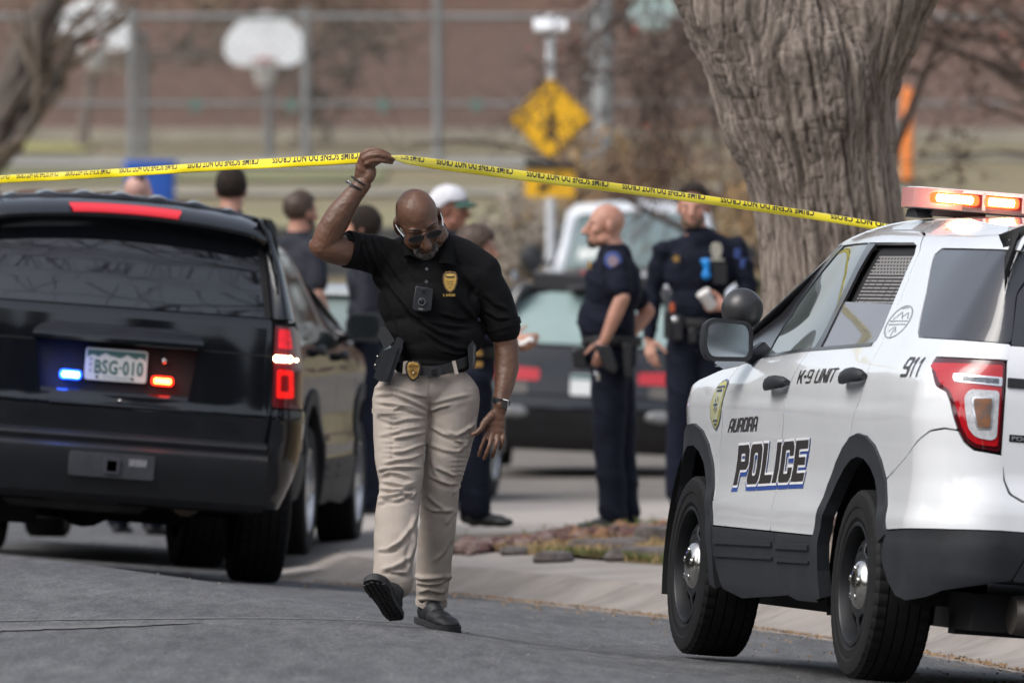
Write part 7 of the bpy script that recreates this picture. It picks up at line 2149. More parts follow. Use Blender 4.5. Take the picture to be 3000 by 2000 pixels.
PS = [([(285, 70), (380, 60), (480, 95), (600, 120)], .007, .007), ([(290, 110), (400, 100), (520, 150), (610, 195)], .007, .008), ([(300, 150), (400, 160), (500, 175), (590, 210)], .006, .007),
      ([(390, 190), (440, 175), (520, 200), (600, 225)], .006, .008), ([(320, 240), (400, 260), (480, 245), (590, 240)], .007, .006), ([(390, 360), (470, 345), (590, 320)], .006, .008), ([(310, 340), (380, 330), (450, 305), (590, 285)], .006, .005),
      ([(380, 440), (460, 430), (540, 400), (590, 385)], .006, .008), ([(340, 500), (420, 480), (500, 470), (580, 440)], .006, .008), ([(320, 540), (350, 530), (420, 520), (560, 520)], .006, .009),
      ([(330, 570), (380, 545), (440, 560), (500, 580)], .008, .008), ([(330, 600), (400, 610), (460, 625), (530, 600)], .007, .008), ([(320, 640), (400, 650), (470, 640), (530, 620)], .007, .010), ([(310, 690), (380, 680), (450, 660), (520, 670)], .008, .011),
      ([(305, 730), (350, 700), (420, 700), (480, 680)], .008, .008), ([(480, 675), (510, 690), (530, 660)], .006, .008), ([(370, 990), (440, 940), (500, 860), (530, 780)], .009, .009), ([(310, 990), (370, 985), (420, 960)], .007, .006),
      ([(330, 1100), (400, 1085), (450, 1060), (490, 1020)], .010, .009), ([(380, 1110), (430, 1110), (480, 1120)], .007, .007), ([(500, 850), (515, 950), (490, 1040), (480, 1120)], .008, .007),
      ([(610, 160), (680, 140), (760, 120), (850, 105)], .007, .005), ([(610, 200), (660, 180), (720, 165)], .006, .006), ([(700, 320), (760, 340), (800, 320), (870, 270)], .007, .008), ([(610, 290), (680, 330), (760, 360), (820, 400)], .007, .007),
      ([(600, 390), (680, 420), (770, 440)], .008, .005), ([(640, 520), (700, 550), (770, 580)], .007, .007), ([(600, 570), (660, 600), (720, 620), (770, 615)], .007, .008), ([(740, 680), (770, 640), (780, 620)], .008, .010),
      ([(570, 740), (620, 770), (690, 775), (750, 770)], .007, .009), ([(590, 680), (640, 730), (700, 770)], .008, .006), ([(700, 860), (730, 800), (760, 780)], .009, .008), ([(640, 1060), (690, 1010), (720, 940)], .009, .006),
      ([(510, 1150), (560, 1165), (640, 1160), (700, 1150)], .008, .010), ([(520, 1190), (600, 1195), (660, 1190), (720, 1160)], .008, .009), ([(690, 1160), (720, 1150), (730, 1190)], .007, .008), ([(540, 1250), (600, 1225), (660, 1245), (690, 1240)], .008, .009), ([(530, 1290), (600, 1285), (680, 1300)], .006, .006),
      ([(820, 300), (860, 280), (875, 230)], .006, .006), ([(760, 440), (800, 410), (830, 370)], .007, .006), ([(620, 470), (640, 560), (700, 620)], .009, .005)]
def tr_base(V, N):
    d = .0045 * fbm(np.c_[V[:, 0] * 8, V[:, 1] * 8, V[:, 2] * 11], 3)
    # gathered side seams of the cargo pockets
    for cx0, cz0, cx1, cz1 in ((395, 200, 390, 480), (800, 330, 760, 600)):
        a, b_ = KC(cx0, cz0), KC(cx1, cz1)
        t = np.clip((V[:, 2] - b_[2]) / (a[2] - b_[2]), 0, 1)
        x = V[:, 0] - (b_[0] + (a[0] - b_[0]) * t)
        ins = (V[:, 2] < a[2]) & (V[:, 2] > b_[2]) & (N[:, 1] < .2)
        d = d + np.where(ins, -.004 * np.exp(-(x / .006) ** 2) + .003 * np.exp(-(x / .03) ** 2) * np.sin(V[:, 2] * 330), 0)
    # fly seam and inseams
    a, b_ = KC(605, 20), KC(605, 220)
    ins = (V[:, 2] < a[2]) & (V[:, 2] > b_[2] - .02) & (N[:, 1] < 0)
    d = d + np.where(ins, -.005 * np.exp(-((V[:, 0] - a[0]) / .005) ** 2), 0)
    return d
trousers = skin_obj('trousers', tr, .0055, m_khaki, off, 4, strokes_disp(PS, tr_base, KC))
ring_on('trouser_hem', D0(990, 1384, .19), D0(990, 1384, .20) - D0(996, 1330, .16), .060, .018, m_khaki, off, .004)
patch('pocket_flap', [(275, 185), (400, 188), (400, 214), (275, 214)], lambda x, y: KC(x, y, -.105 - .06 * math.sin(max(0, min(1, (x - 275) / 125)) * 1.5)), m_khaki, off, .004)
# --- belt and what hangs on it
bl = [(350, 455, -.05), (380, 480, -.095), (440, 500, -.118), (520, 510, -.130), (600, 515, -.134), (700, 522, -.134), (790, 505, -.128), (870, 480, -.115), (950, 445, -.09), (1010, 420, -.05), (1030, 400, .0)]
pts = np.array([K3(*p) for p in bl]); t = np.arange(len(pts)); tt = np.linspace(0, len(pts) - 1, 50)
pts = np.stack([np.interp(tt, t, pts[:, i]) for i in range(3)], -1)
for _ in range(4): pts[1:-1] = .25 * pts[:-2] + .5 * pts[1:-1] + .25 * pts[2:]
hb = .020
prof = [(-hb, .004), (-hb, -.004), (hb, -.004), (hb, .004)]
V = []
for p in pts:
    out = unit(vec(p[0] - pts[25][0], -.14, 0))
    V += [p + vec(0, 0, a) + out * (.008 - b_) for a, b_ in prof]
F = [(i * 4 + k, (i + 1) * 4 + k, (i + 1) * 4 + (k + 1) % 4, i * 4 + (k + 1) % 4) for i in range(len(pts) - 1) for k in range(4)]
belt = mesh('belt', V, F, m_web, off, sharp=30)
Buf().prism(soften([tuple(K3(*p)[[0, 2]]) for p in ((640, 475), (735, 468), (772, 500), (768, 550), (740, 575), (645, 582))], .004), -.152, -.142, lambda a, c, h: (a, h, c)).obj('buckle', m_poly, belt, bevel=.002)
Buf().box(K3(688, 525, -.155), (.012, .006, .026)).box(K3(712, 525, -.1545), (.006, .005, .03)).obj('buckle_bar', M('ring_black', (.012, .012, .014), .25), belt, bevel=.001)
for q in ([(415, 432), (455, 425), (450, 540), (408, 545)], [(860, 430), (893, 422), (922, 545), (888, 552)]):
    patch('belt_loop', q, lambda x, y: K3(x, y, -.140 if x < 600 else -.128), m_khaki, off, .006)
bp_ = badge_pts(507, 517, 146, 186)
bd = Buf().prism(soften([tuple(K3(*p)[[0, 2]]) for p in badge_pts(507, 517, 152, 196)], .002), -.158, -.148, lambda a, c, h: (a, h, c)).obj('belt_badge', m_poly, off, bevel=.002)
gb = Buf().prism([tuple(K3(*p)[[0, 2]]) for p in badge_pts(508, 515, 118, 165)], -.162, -.158, lambda a, c, h: (a, h, c)).obj('badge_metal', m_gold, bd, bevel=.0015)
q = Buf()
for i in range(20):
    a = math.radians(i * 18)
    c_, s_ = math.cos(a), math.sin(a)
    p0, p1 = K3(508 + c_ * 14, 535 - s_ * 14, -.1625), K3(508 + c_ * 46, 530 - s_ * 46, -.1625)
    q.tube([p0, p1], [.0012, .0006], 4)
q.obj('badge_rays', M('gold_dark', (.22, .12, .03), .4, metal=.5), gb)
Buf().ball(K3(508, 535, -.164), (.0035, .003, .0035), 10, 8).obj('badge_seal', m_silv, gb)
Buf().prism([tuple(K3(*p)[[0, 2]]) for p in ((462, 468), (508, 460), (555, 468), (552, 482), (508, 476), (466, 482))], -.1645, -.162, lambda a, c, h: (a, h, c)).obj('badge_scroll', M('gold_dark', (.22, .12, .03), .4, metal=.5), gb)
# holster and pistol at his right hip
hx = lambda P, y0, y1: Buf().prism(soften([tuple(K3(*p)[[0, 2]]) for p in P], .003), y0, y1, lambda a, c, h: (a, h, c))
ho = hx([(240, 330), (300, 305), (352, 250), (415, 290), (395, 350), (300, 620), (200, 615), (140, 580), (165, 520)], -.150, -.085).obj('holster', m_poly, off, bevel=.006, seg=3)
hx([(330, 270), (372, 300), (270, 612), (225, 612)], -.158, -.148).obj('holster_rib', m_poly, ho, bevel=.004)
hx([(190, 165), (205, 120), (250, 108), (330, 225), (335, 245), (275, 300), (245, 320), (180, 190)], -.135, -.100).obj('pistol_grip', M('pistol_polymer', (.026, .027, .03), .5, bump=.4, bs=200, bdist=.002), ho, bevel=.005, seg=3)
hx([(350, 215), (372, 208), (420, 240), (405, 300), (355, 275), (340, 300), (328, 290)], -.140, -.108).obj('pistol_slide', M('pistol_steel', (.05, .052, .056), .35, metal=.6), ho, bevel=.003)
hx([(215, 330), (240, 318), (165, 520), (150, 500), (140, 470)], -.120, -.075).obj('holster_hanger', m_poly, ho, bevel=.003)
for x, y in ((180, 385), (160, 465)):
    Buf().ball(K3(x, y, -.121), .0045, 8, 6).obj('screw', m_chrome, ho)
# magazine / radio pouch on the other hip
hx([(1000, 245), (1050, 235), (1068, 270), (1085, 290), (1078, 470), (1050, 492), (1020, 480), (1010, 420)], -.085, -.02).obj('magazine_pouch', m_poly, off, bevel=.006)
hx([(1055, 285), (1078, 300), (1070, 470), (1050, 480)], -.092, -.084).obj('pouch_strap', M('strap_grey', (.05, .05, .055), .5), off, bevel=.002)
# --- glasses
gl = Buf()
fz, fu = .112, .004
lens = Buf(); fr_ = Buf()
for s in (1, -1):
    o = [(s * (.034 + .030 * math.cos(a)) , fz + .004 - .55 * max(0, abs(s * .034 + s * .030 * math.cos(a)) - .03) ** 1.3, fu + .001 + .0160 * math.sin(a) * (1.05 if math.sin(a) > 0 else 1)) for a in np.linspace(0, 2 * math.pi, 21)[:-1]]
    c0 = len(lens.V)
    lens.V += [tuple(HP(*p)) for p in o]; lens.F.append(tuple(range(c0, c0 + 20)))
    fr_.tube([HP(*p) for p in o + o[:1]], .0014, 5)
    fr_.tube([HP(s * .060, fz - .012, fu + .010), HP(s * .076, fz - .020, fu + .010)], .002, 5)
fr_.tube([HP(-.006, fz + .004, fu + .006), HP(0, fz + .008, fu + .009), HP(.006, fz + .004, fu + .006)], .0016, 5)
g_ = fr_.obj('glasses', M('glasses_frame', (.05, .05, .05), .3, metal=.6), off)
lens.obj('lens', M('dark_lens', (.012, .011, .011), .08, spec=.8), g_, smooth=False)
for s in (1, -1):
    Buf().tube([HP(s * .0765, fz - .020, fu + .010), HP(s * .0855, .045, fu + .010), HP(s * .088, .0, fu + .006), HP(s * .085, -.022, fu - .012)], [.0024, .0024, .002, .002], 6).obj('temple_arm', M('white_metal', (.72, .74, .76), .25, metal=.5), g_)
# --- goatee and moustache
m_beard = M('grey_beard', (.20, .18, .165), .8, col2=(.018, .014, .012), vs=95, ramp=(.38, .60), bump=.9, bs=260, bdist=.004)
gb_ = Buf()
for x, f_, u, rx, rf, ru in ((0, .066, -.108, .040, .031, .027), (.030, .062, -.096, .019, .026, .027), (-.030, .062, -.096, .019, .026, .027), (0, .088, -.099, .021, .013, .011)):
    gb_.ball(HP(x, f_, u), (rx * HK, rf * HK, ru * HK), 16, 10, rot=Matrix(HA.tolist()))
limb(gb_, [HP(-.036, .074, -.090), HP(-.033, .082, -.072)], [.008, .007]); limb(gb_, [HP(.036, .074, -.090), HP(.033, .082, -.072)], [.008, .007])
skin_obj('goatee', gb_, .004, m_beard, off, 1, lambda V, N: V + N * (.002 * vnoise(V * 190))[:, None])
ms = Buf(); limb(ms, [HP(-.034, .080, -.070), HP(-.016, .096, -.060), HP(0, .101, -.058), HP(.016, .096, -.060), HP(.034, .080, -.070)], [.005, .0065, .006, .0065, .005])
skin_obj('moustache', ms, .0035, M('dark_moustache', (.03, .022, .018), .8, bump=.8, bs=240, bdist=.003, col2=(.012, .009, .008), vs=90), off, 1)
br_ = Buf()
for s in (1, -1):
    limb(br_, [HP(s * .012, .096, .026), HP(s * .032, .093, .032), HP(s * .052, .080, .027)], [.004, .005, .0035])
skin_obj('eyebrows', br_, .003, M('dark_brow', (.014, .009, .007), .8), off, 1)
# --- watch and bracelets
wd = unit(K3(1330, 760) - K3(1300, 880))
ring_on('watch', K3(1312, 800, -.042), wd, .0335, .020, M('watch_links', (.035, .036, .04), .35, metal=.6), off, .004, flat=.86)
wa = off.children[-1]
wa = [o for o in off.children if o.name.startswith('watch')][0]
wc = K3(1345, 822, -.075)
wR = Matrix.Rotation(math.radians(-28), 3, 'Z') @ Matrix.Rotation(math.radians(14), 3, 'Y')
Buf().box(wc, (.033, .010, .040), wR).obj('watch_case', M('watch_case', (.30, .31, .33), .25, metal=.8), wa, bevel=.006, seg=3)
Buf().box(Vector(wc) + wR @ Vector((0, -.0045, 0)), (.027, .003, .034), wR).obj('watch_face', M('watch_glass', (.015, .016, .02), .06, spec=.7), wa, bevel=.004, seg=3)
for k in range(7):
    p = K3(1240 + k * 12, 795 + k * 2, -.066 - .001 * k)
    Buf().box(p, (.0028, .004, .019), Matrix.Rotation(.15, 3, 'Y')).obj('link', M('watch_link_light', (.06, .062, .068), .3, metal=.6), wa)
ad = unit(RW - D0(781, 493, -.145))
b1 = KD(300, 705, -.15)
ring_on('bracelet', KD(225, 775, -.15), unit(KD(300, 640) - KD(170, 870)), .0385, .0085, M('leather_black', (.012, .012, .013), .5), off, .006)
bk = Buf()
c_, dd_ = KD(292, 700, -.15), unit(KD(350, 600) - KD(220, 800))
a_ = unit(np.cross(dd_, (0, 1, .01))); bb2 = np.cross(dd_, a_)
for k in range(26):
    t_ = 2 * math.pi * k / 26
    bk.ball(c_ + (a_ * math.cos(t_) + bb2 * math.sin(t_)) * .0385, .0045, 8, 6)
bk.obj('bead_bracelet', M('bead_black', (.014, .014, .015), .3), off, kind='stuff')
Buf().ball(KD(388, 775, -.172), .0042, 10, 6).obj('bead', m_silver, off)
for x, y in ((112, 700), (140, 722)):
    Buf().tube([KD(x - 8, y + 10, -.168), KD(x + 6, y - 12, -.168), KD(x + 16, y - 16, -.160)], .003, 8).obj('bracelet_band', m_silver, off)
# --- shoes: heel-strike foot shows its lugged sole; the other is planted
def shoe_parts(root, ankle, toe, updir, k, lug):
    """Shoe with an upper, a sole slab and lugs, in its own frame."""
    a, d = vec(ankle), unit(toe)
    u = unit(vec(updir) - d * np.dot(updir, d)); s = np.cross(d, u)
    def at(x, f_, h): return a + (s * x + d * f_ + u * h) * k
    Rm = Matrix(np.stack([s, d, u], 1).tolist())
    b = Buf()
    for x, f_, h, rx, rf, rh in ((0, -.030, -.055, .037, .050, .046), (0, .02, -.050, .040, .07, .050), (0, .09, -.066, .046, .085, .034), (0, .155, -.074, .050, .062, .027), (0, .19, -.078, .042, .040, .021)):
        b.ball(at(x, f_, h), (rx * k, rf * k, rh * k), 20, 12, rot=Rm)
    limb(b, [at(0, -.015, .03), at(0, -.012, -.03)], [.046 * k, .044 * k])
    o = skin_obj('shoe', b, .0045, m_boot, root, 3)
    out = [(-.036, -.075), (-.040, -.03), (-.036, .03), (-.040, .09), (-.052, .15), (-.048, .20), (-.028, .232), (0, .240), (.028, .232), (.048, .20), (.054, .15), (.044, .09), (.040, .03), (.042, -.03), (.036, -.075), (.018, -.088), (-.018, -.088)]
    Buf().prism(soften(out, .01), -.104, -.082, lambda x, f_, h: tuple(at(x, f_, h))).obj('sole', m_sole, o, bevel=.003)
    lb = Buf()
    for i in range(-5, 13):
        for j in (-2, -1, 0, 1, 2):
            f_ = i * .020 + (j % 2) * .010; x = j * .0195
            w_ = np.interp(f_, [-.08, -.03, .03, .09, .15, .20, .23], [.026, .034, .031, .036, .047, .041, .02])
            if abs(x) < w_ and -.078 < f_ < .226:
                lb.add([at(x + e * .0068, f_ + g * .0068, h) for h in (-.104, -.111) for e, g in ((-1, -1), (1, -1), (1, 1), (-1, 1))], [(0, 1, 2, 3), (4, 7, 6, 5), (0, 4, 5, 1), (1, 5, 6, 2), (2, 6, 7, 3), (3, 7, 4, 0)])
    lb.obj('tread_lugs', m_sole, o, smooth=False, kind='stuff')
    for i in range(4):
        Buf().tube([at(-.022, .045 + .018 * i, -.018 - .009 * i), at(0, .05 + .018 * i, -.010 - .010 * i), at(.022, .045 + .018 * i, -.018 - .009 * i)], .0032 * k, 6).obj('lace', M('lace_black', (.02, .02, .022), .7), o)
    return o
shoe_parts(off, D0(917, 1412, -.30) + vec(-.024, -.012, .122), (-.30, -.80, .52), (.10, .52, .80), 1.0, True)
shoe_parts(off, D0(988, 1377, .17), (.42, -.88, -.10), (0, 0, 1), 1.0, False)

# ================================================================== others
def at_px(px_, py_, Y):
    return ((px_ - 1500) / 33333 * Y, Y, 1.6 - (py_ - 760) / 33333 * Y)
def local(Y, px0, py0):
    s = Y / 33333
    return lambda x, y, d=0.: vec((x * 1.27551 - px0) * s, d, (py0 - y * 1.27551) * s)
GRP = 'uniformed officers standing by the parked cars'
# bald officer in profile, hand on his holster
Yb = 66.5
q = local(Yb, 1800, 1524)
x0, _, z0 = at_px(1800, 1524, Yb)
z0 = float(zg(x0, Yb)); q = local(Yb, 1800, 1524)
J = dict(head=q(1392, 502, 0), neck=q(1412, 560, .0), shL=q(1406, 592, .16), shR=q(1414, 590, -.17), elR=q(1428, 668, -.27), wrR=q(1388, 765, -.25), elL=q(1488, 700, .27), wrL=q(1440, 765, .22),
         hip=q(1405, 800, 0), hpL=q(1412, 830, .09), hpR=q(1400, 830, -.09), knL=q(1425, 990, .10), knR=q(1398, 985, -.10), anL=q(1440, 1160, .11), anR=q(1408, 1163, -.10), ftL=(-1, -.15, 0), ftR=(-1, -.25, 0),
         hdR=vec(-.25, -.1, -1), hbR=vec(.2, -1, 0), htR=vec(-1, 0, 0), hdL=vec(-.5, 0, -.8), hbL=vec(.5, 1, 0), htL=vec(-1, 0, 0), cuR=(30, 35, 38, 40))
r1, P1, A1, G1 = figure('person', 'bald bearded officer in navy short sleeves, in profile with a hand on his holster', (x0, Yb, z0), J, m_skin_l, m_navy, m_navy, GRP, .009, 'short', None, 1.06, .03, head_yaw=-82, head_pitch=-2, chest=(.175, .165), waist=(.16, .15), hip=(.165, .14))
eyes(r1, P1, A1, 1.06)
bb_ = Buf()
for x, f_, u, rx, rf, ru in ((0, .070, -.104, .034, .036, .030), (0, .094, -.090, .020, .014, .016), (0, .100, -.061, .030, .010, .009)):
    bb_.ball(P1(x, f_, u), (rx, rf, ru), 12, 8, rot=Matrix(A1.tolist()))
skin_obj('goatee', bb_, .006, M('brown_grey_beard', (.06, .04, .03), .8, var=.4, vs=60), r1, 1)
pc = q(1408, 583, -.26)
Buf().lathe([(0, -.005), (.046, -.005), (.052, 0), (.052, .004)], 24, 'y', c=q(1407, 583, -.258)).obj('shoulder_patch', M('patch_blue', (.05, .09, .30), .6), r1, sharp=40)
Buf().lathe([(0, -.003), (.03, -.003), (.032, 0)], 20, 'y', c=q(1407, 584, -.264)).obj('patch_centre', M('patch_pale', (.42, .28, .26), .6, col2=(.2, .2, .32), vs=60), r1)
Buf().prism(soften([(-.03, -.045), (.0, -.06), (.03, -.045), (.035, .03), (0, .055), (-.035, .03)], .01), 0, .01, lambda a, c, h: tuple(q(1362, 603, -.05) + vec(-.02 - h * .5 + a * .25, a * -.9, c))).obj('badge', m_gold, r1)
Buf().prism([tuple(q(*p)[[0, 2]]) for p in ((1362, 772), (1400, 778), (1418, 830), (1408, 842), (1388, 832))], -.30, -.24, lambda a, c, h: (a, h, c)).obj('holster', m_poly, r1, bevel=.01)
Buf().prism([tuple(q(*p)[[0, 2]]) for p in ((1428, 770), (1450, 772), (1448, 850), (1432, 852))], -.24, -.17, lambda a, c, h: (a, h, c)).obj('radio_pouch', m_poly, r1, bevel=.01)
Buf().prism([tuple(q(*p)[[0, 2]]) for p in ((1312, 785), (1345, 780), (1348, 832), (1318, 828))], -.12, .0, lambda a, c, h: (a, h, c)).obj('magazine_pouch', m_poly, r1, bevel=.01)
Buf().tube([q(1366, 838, -.26), q(1372, 845, -.27), q(1372, 856, -.265)], .012, 8).obj('key_ring', m_silver, r1)

# bearded officer facing the camera with a paper cup
Yd = 69.0
x0, _, z0 = at_px(2060, 1500, Yd); z0 = float(zg(x0, Yd))
py0 = 760 + (1.6 - z0) * 33333 / Yd
q = local(Yd, 2060, py0)
J = dict(head=q(1592, 474, -.02), neck=q(1600, 532, .0), shL=q(1524, 571, .0), shR=q(1692, 563, .0), elL=q(1500, 668, .04), wrL=q(1490, 778, -.03), elR=q(1720, 665, -.02), wrR=q(1668, 705, -.20),
         hip=q(1602, 775, 0), hpL=q(1570, 805, .0), hpR=q(1636, 805, .0), knL=q(1562, 960, -.02), knR=q(1640, 960, .03), anL=q(1556, 1125, 0), anR=q(1645, 1125, .06), hdR=vec(-1, -.1, .15), hbR=vec(-.1, -1, .1), htR=vec(0, .2, 1), cuR=(45, 48, 50, 52), hdL=vec(.12, -.25, -1), hbL=vec(-.6, -1, 0), htL=vec(1, -.5, 0))
r2, P2, A2, G2 = figure('person', 'smiling bearded officer in navy long sleeves facing the camera, crumpled cup in hand', (x0, Yd, z0), J, m_skin_l, m_navy, m_navy, GRP, .009, 'long', m_hair, 1.05, .0, head_yaw=-6, head_pitch=4, hairkw=dict(low=.02, front=.088), chest=(.212, .135), beard=M('brown_beard', (.13, .085, .06), .8, var=.4, vs=60))
eyes(r2, P2, A2, 1.05, M('eye', (.10, .08, .07), .2))
Buf().prism(soften([(-.022, -.045), (0, -.055), (.022, -.045), (.034, .0), (.026, .04), (0, .05), (-.026, .04), (-.034, 0)], .012), 0, .012, lambda a, c, h: tuple(q(1644, 574, -.150) + vec(a * 1.1, -h, c))).obj('badge', m_silv, r2)
Buf().prism([(-.045, -.006), (.045, -.006), (.045, .008), (-.045, .008)], 0, .008, lambda a, c, h: tuple(q(1645, 597, -.150) + vec(a, -h, c))).obj('name_bar', m_silv, r2)
Buf().prism([(.03 * math.cos(t_) * (1 if i % 2 else .45), .03 * math.sin(t_) * (1 if i % 2 else .45)) for i, t_ in enumerate(np.linspace(0, 2 * math.pi, 11)[:-1])], 0, .01, lambda a, c, h: tuple(q(1552, 594, -.142) + vec(a, -h, c))).obj('star_pin', m_gold, r2)
gb2 = Buf(); limb(gb2, [q(1621, 602, -.175), q(1622, 618, -.18), q(1621, 632, -.175)], [.026, .018, .030]); gb2.ball(q(1614, 599, -.17), (.02, .02, .016), 10, 8)
skin_obj('blue_gloves', gb2, .006, M('glove_blue', (.01, .22, .62), .4, var=.2, vs=20), r2, 2)
Buf().prism(soften([tuple(q(*p)[[0, 2]]) for p in ((1634, 604), (1668, 604), (1668, 652), (1636, 652))], .006), -.17, -.14, lambda a, c, h: (a, h, c)).obj('body_camera', m_poly, r2, bevel=.005)
for x, y, w, h_ in ((1533, 745, .05, .17), (1556, 752, .06, .15), (1625, 775, .10, .09), (1590, 770, .05, .09)):
    Buf().box(q(x, y, -.14), (w, .05, h_)).obj('pouch', m_poly, r2, bevel=.008)
Buf().box(q(1543, 706, -.15), (.028, .03, .055)).obj('orange_tag', M('tag_orange', (.45, .09, .03), .5), r2, bevel=.004)
Buf().ball(q(1549, 733, -.168), (.02, .01, .018), 10, 6).obj('silver_clip', m_silver, r2)
for s_, x, y in ((1, 1697, 582), (1, 1710, 605)):
    Buf().prism(soften([(-.04, -.03), (.04, -.03), (.04, .03), (-.04, .03)], .012), 0, .008, lambda a, c, h: tuple(q(x, y, -.05) + vec(a * .7 + h, a * .5 - .02, c))).obj('sleeve_patch', M('patch_blue', (.05, .09, .30), .6), r2)
cup = thing('paper_cup', 'crumpled white paper cup held by the bearded officer', 'cup', (x0, Yd, z0))
cp = q(1625, 690, -.235)
cd = unit(vec(-.45, -.3, .75))
cb_ = Buf(); cb_.tube([Vector(cp - cd * .05), Vector(cp), Vector(cp + cd * .055)], [.030, .036, .042], 18)
A_ = np.array(cb_.V); A_ += .004 * np.stack([vnoise(A_ * 60 + i * 9) for i in range(3)], -1)
mesh('cup_body', A_, cb_.F, M('paper_white', (.62, .60, .58), .7), cup, sharp=60)
Buf().tube([Vector(cp + cd * .055), Vector(cp + cd * .064)], [.044, .044], 18).obj('rim', M('paper_white', (.62, .60, .58), .7), cup)

# woman in profile half hidden behind the walking officer, paper in hand
Yw = 65.2
x0, _, z0 = at_px(1400, 1530, Yw); z0 = float(zg(x0, Yw))
q = local(Yw, 1400, 760 + (1.6 - z0) * 33333 / Yw)
J = dict(head=q(1096, 571, 0), neck=q(1084, 632, 0), shL=q(1082, 680, .15), shR=q(1086, 682, -.15), elR=q(1105, 770, -.2), wrR=q(1175, 782, -.18), elL=q(1100, 770, .2), wrL=q(1172, 792, .1), hip=q(1090, 845, 0), hpL=q(1088, 870, .08), hpR=q(1092, 870, -.08), knL=q(1086, 1020, .08), knR=q(1095, 1020, -.06), anL=q(1082, 1165, .10), anR=q(1098, 1170, -.06), ftR=(1, -.1, 0), ftL=(1, .1, 0), hdR=vec(1, 0, .1), hbR=vec(0, -1, .3), htR=vec(0, .2, 1))
r3, P3, A3, G3 = figure('person', 'brown-haired woman officer in navy, in profile behind the walking officer', (x0, Yw, z0), J, m_skin_l, m_navy, m_navy, GRP, .010, 'long', m_hairb, .97, .0, head_yaw=78, hairkw=dict(low=-.03, front=.06, thick=1.16), waist=(.14, .12), chest=(.16, .13), hip=(.15, .13))
hb_ = Buf(); hb_.ball(P3(0, -.105, .0), (.045, .04, .045), 14, 10)
skin_obj('hair_bun', hb_, .008, m_hairb, r3, 2)
for z_ in (822, 848):
    Buf().box(q(1098, z_ - 12, -.145), (.05, .02, .03)).obj('belt_keeper', m_gold, r3)
note = thing('paper_note', 'white folded paper held by the woman behind the walking officer', 'paper', (x0, Yw, z0))
p = q(1207, 778, -.20)
loft('sheet', [[tuple(p + vec(a, b_ * .1, .02 * b_ + .012 * math.sin(a * 60))) for a in np.linspace(-.045, .05, 7)] for b_ in (-1, 0, 1)], M('paper_white', (.62, .60, .58), .7), note, thick=.003)

# heads and shoulders behind the parked cars
def bystander(label, xh, yh_, Yp, skin, top, hair=None, yaw=0, k=1., hkw=None, sleeve='short', hunch=0., beard=None):
    hx_, _, hz = at_px(xh * 1.27551, yh_ * 1.27551, Yp)
    z0 = float(zg(hx_, Yp))
    H = hz - z0
    k2 = k
    y_ = lambda dz: H - dz
    cs, sn = math.cos(math.radians(yaw)), math.sin(math.radians(yaw))
    def tw(x, y, z): return vec(x * cs - y * sn, x * sn + y * cs, z)
    hz_ = H - .72 * k
    leg = hz_ - .02
    J = dict(head=vec(0, 0, H), neck=tw(0, .03, H - .15 * k), shL=tw(-.19 * k, .03, H - .24 * k), shR=tw(.19 * k, .03, H - .24 * k), elL=tw(-.25 * k, .06, H - .52 * k), elR=tw(.25 * k, .06, H - .52 * k), wrL=tw(-.23 * k, -.06, H - .76 * k), wrR=tw(.23 * k, -.06, H - .76 * k), hip=tw(0, .03, hz_), hpL=tw(-.09 * k, .03, hz_ - .05), hpR=tw(.09 * k, .03, hz_ - .05), knL=tw(-.10 * k, .0, hz_ * .54), knR=tw(.10 * k, .0, hz_ * .54), anL=tw(-.11 * k, .04, .09), anR=tw(.11 * k, .04, .09), ftL=tw(-.1, -1, 0), ftR=tw(.1, -1, 0))
    return figure('person', label, (hx_, Yp, z0), J, skin, top, m_navy, 'people talking behind the black cars', .013, sleeve, hair, k, 0, head_yaw=yaw, hairkw=hkw, beard=beard)
m_dshirt = M('dark_navy_shirt', (.010, .012, .022), .8, var=.2, vs=6)
r4 = bystander('dark-haired man seen from behind in a navy shirt, left of the shaved-temple man', 531, 435, 70.5, m_skin_l, m_dshirt, m_hair, 176, 1.06, dict(low=-.01, front=.06))
r5 = bystander('man with receding brown hair in dark clothes, turned away to the right', 692, 486, 74, m_skin_l, m_dshirt, m_hairb, 128, 1.04, dict(low=-.01, front=.10, thick=1.03), beard=m_hairb)
r6 = bystander('dark-haired woman in dark clothes half hidden by the lifted arm', 832, 520, 72, m_skin_l, m_dshirt, m_hair, -98, .98, dict(low=-.07, front=.05, thick=1.10), 'long')
r7 = bystander('man in white and orange cap with green peak, behind the walking officer', 1033, 480, 73, m_skin_t, m_dshirt, None, 75, 1.05)
rr7, P7, A7, _g = r7
capm = M('cap_white', (.66, .66, .69), .7, col2=(.55, .55, .60), vs=12)
hair_cap(rr7, rr7 and (P7(0, 0, 0)), A7, 1.05 * 1.06, capm, low=.015, front=.045, thick=1.08, name='cap')
V = []
pk = Buf()
for i in range(9):
    a = math.radians(-75 + 150 * i / 8)
    for j in range(4):
        rr_ = .075 + .024 * j
        pk.V.append(tuple(P7(math.sin(a) * rr_ * .95, .035 + math.cos(a) * rr_ * .95, .052 - .008 * j - .02 * math.sin(a) ** 2)))
for i in range(8):
    for j in range(3):
        pk.F.append((i * 4 + j, i * 4 + j + 1, (i + 1) * 4 + j + 1, (i + 1) * 4 + j))
o = pk.obj('cap_peak', M('cap_green', (.03, .10, .075), .7), rr7); sd = o.modifiers.new('solid', 'SOLIDIFY'); sd.thickness = .006
fp = Buf()
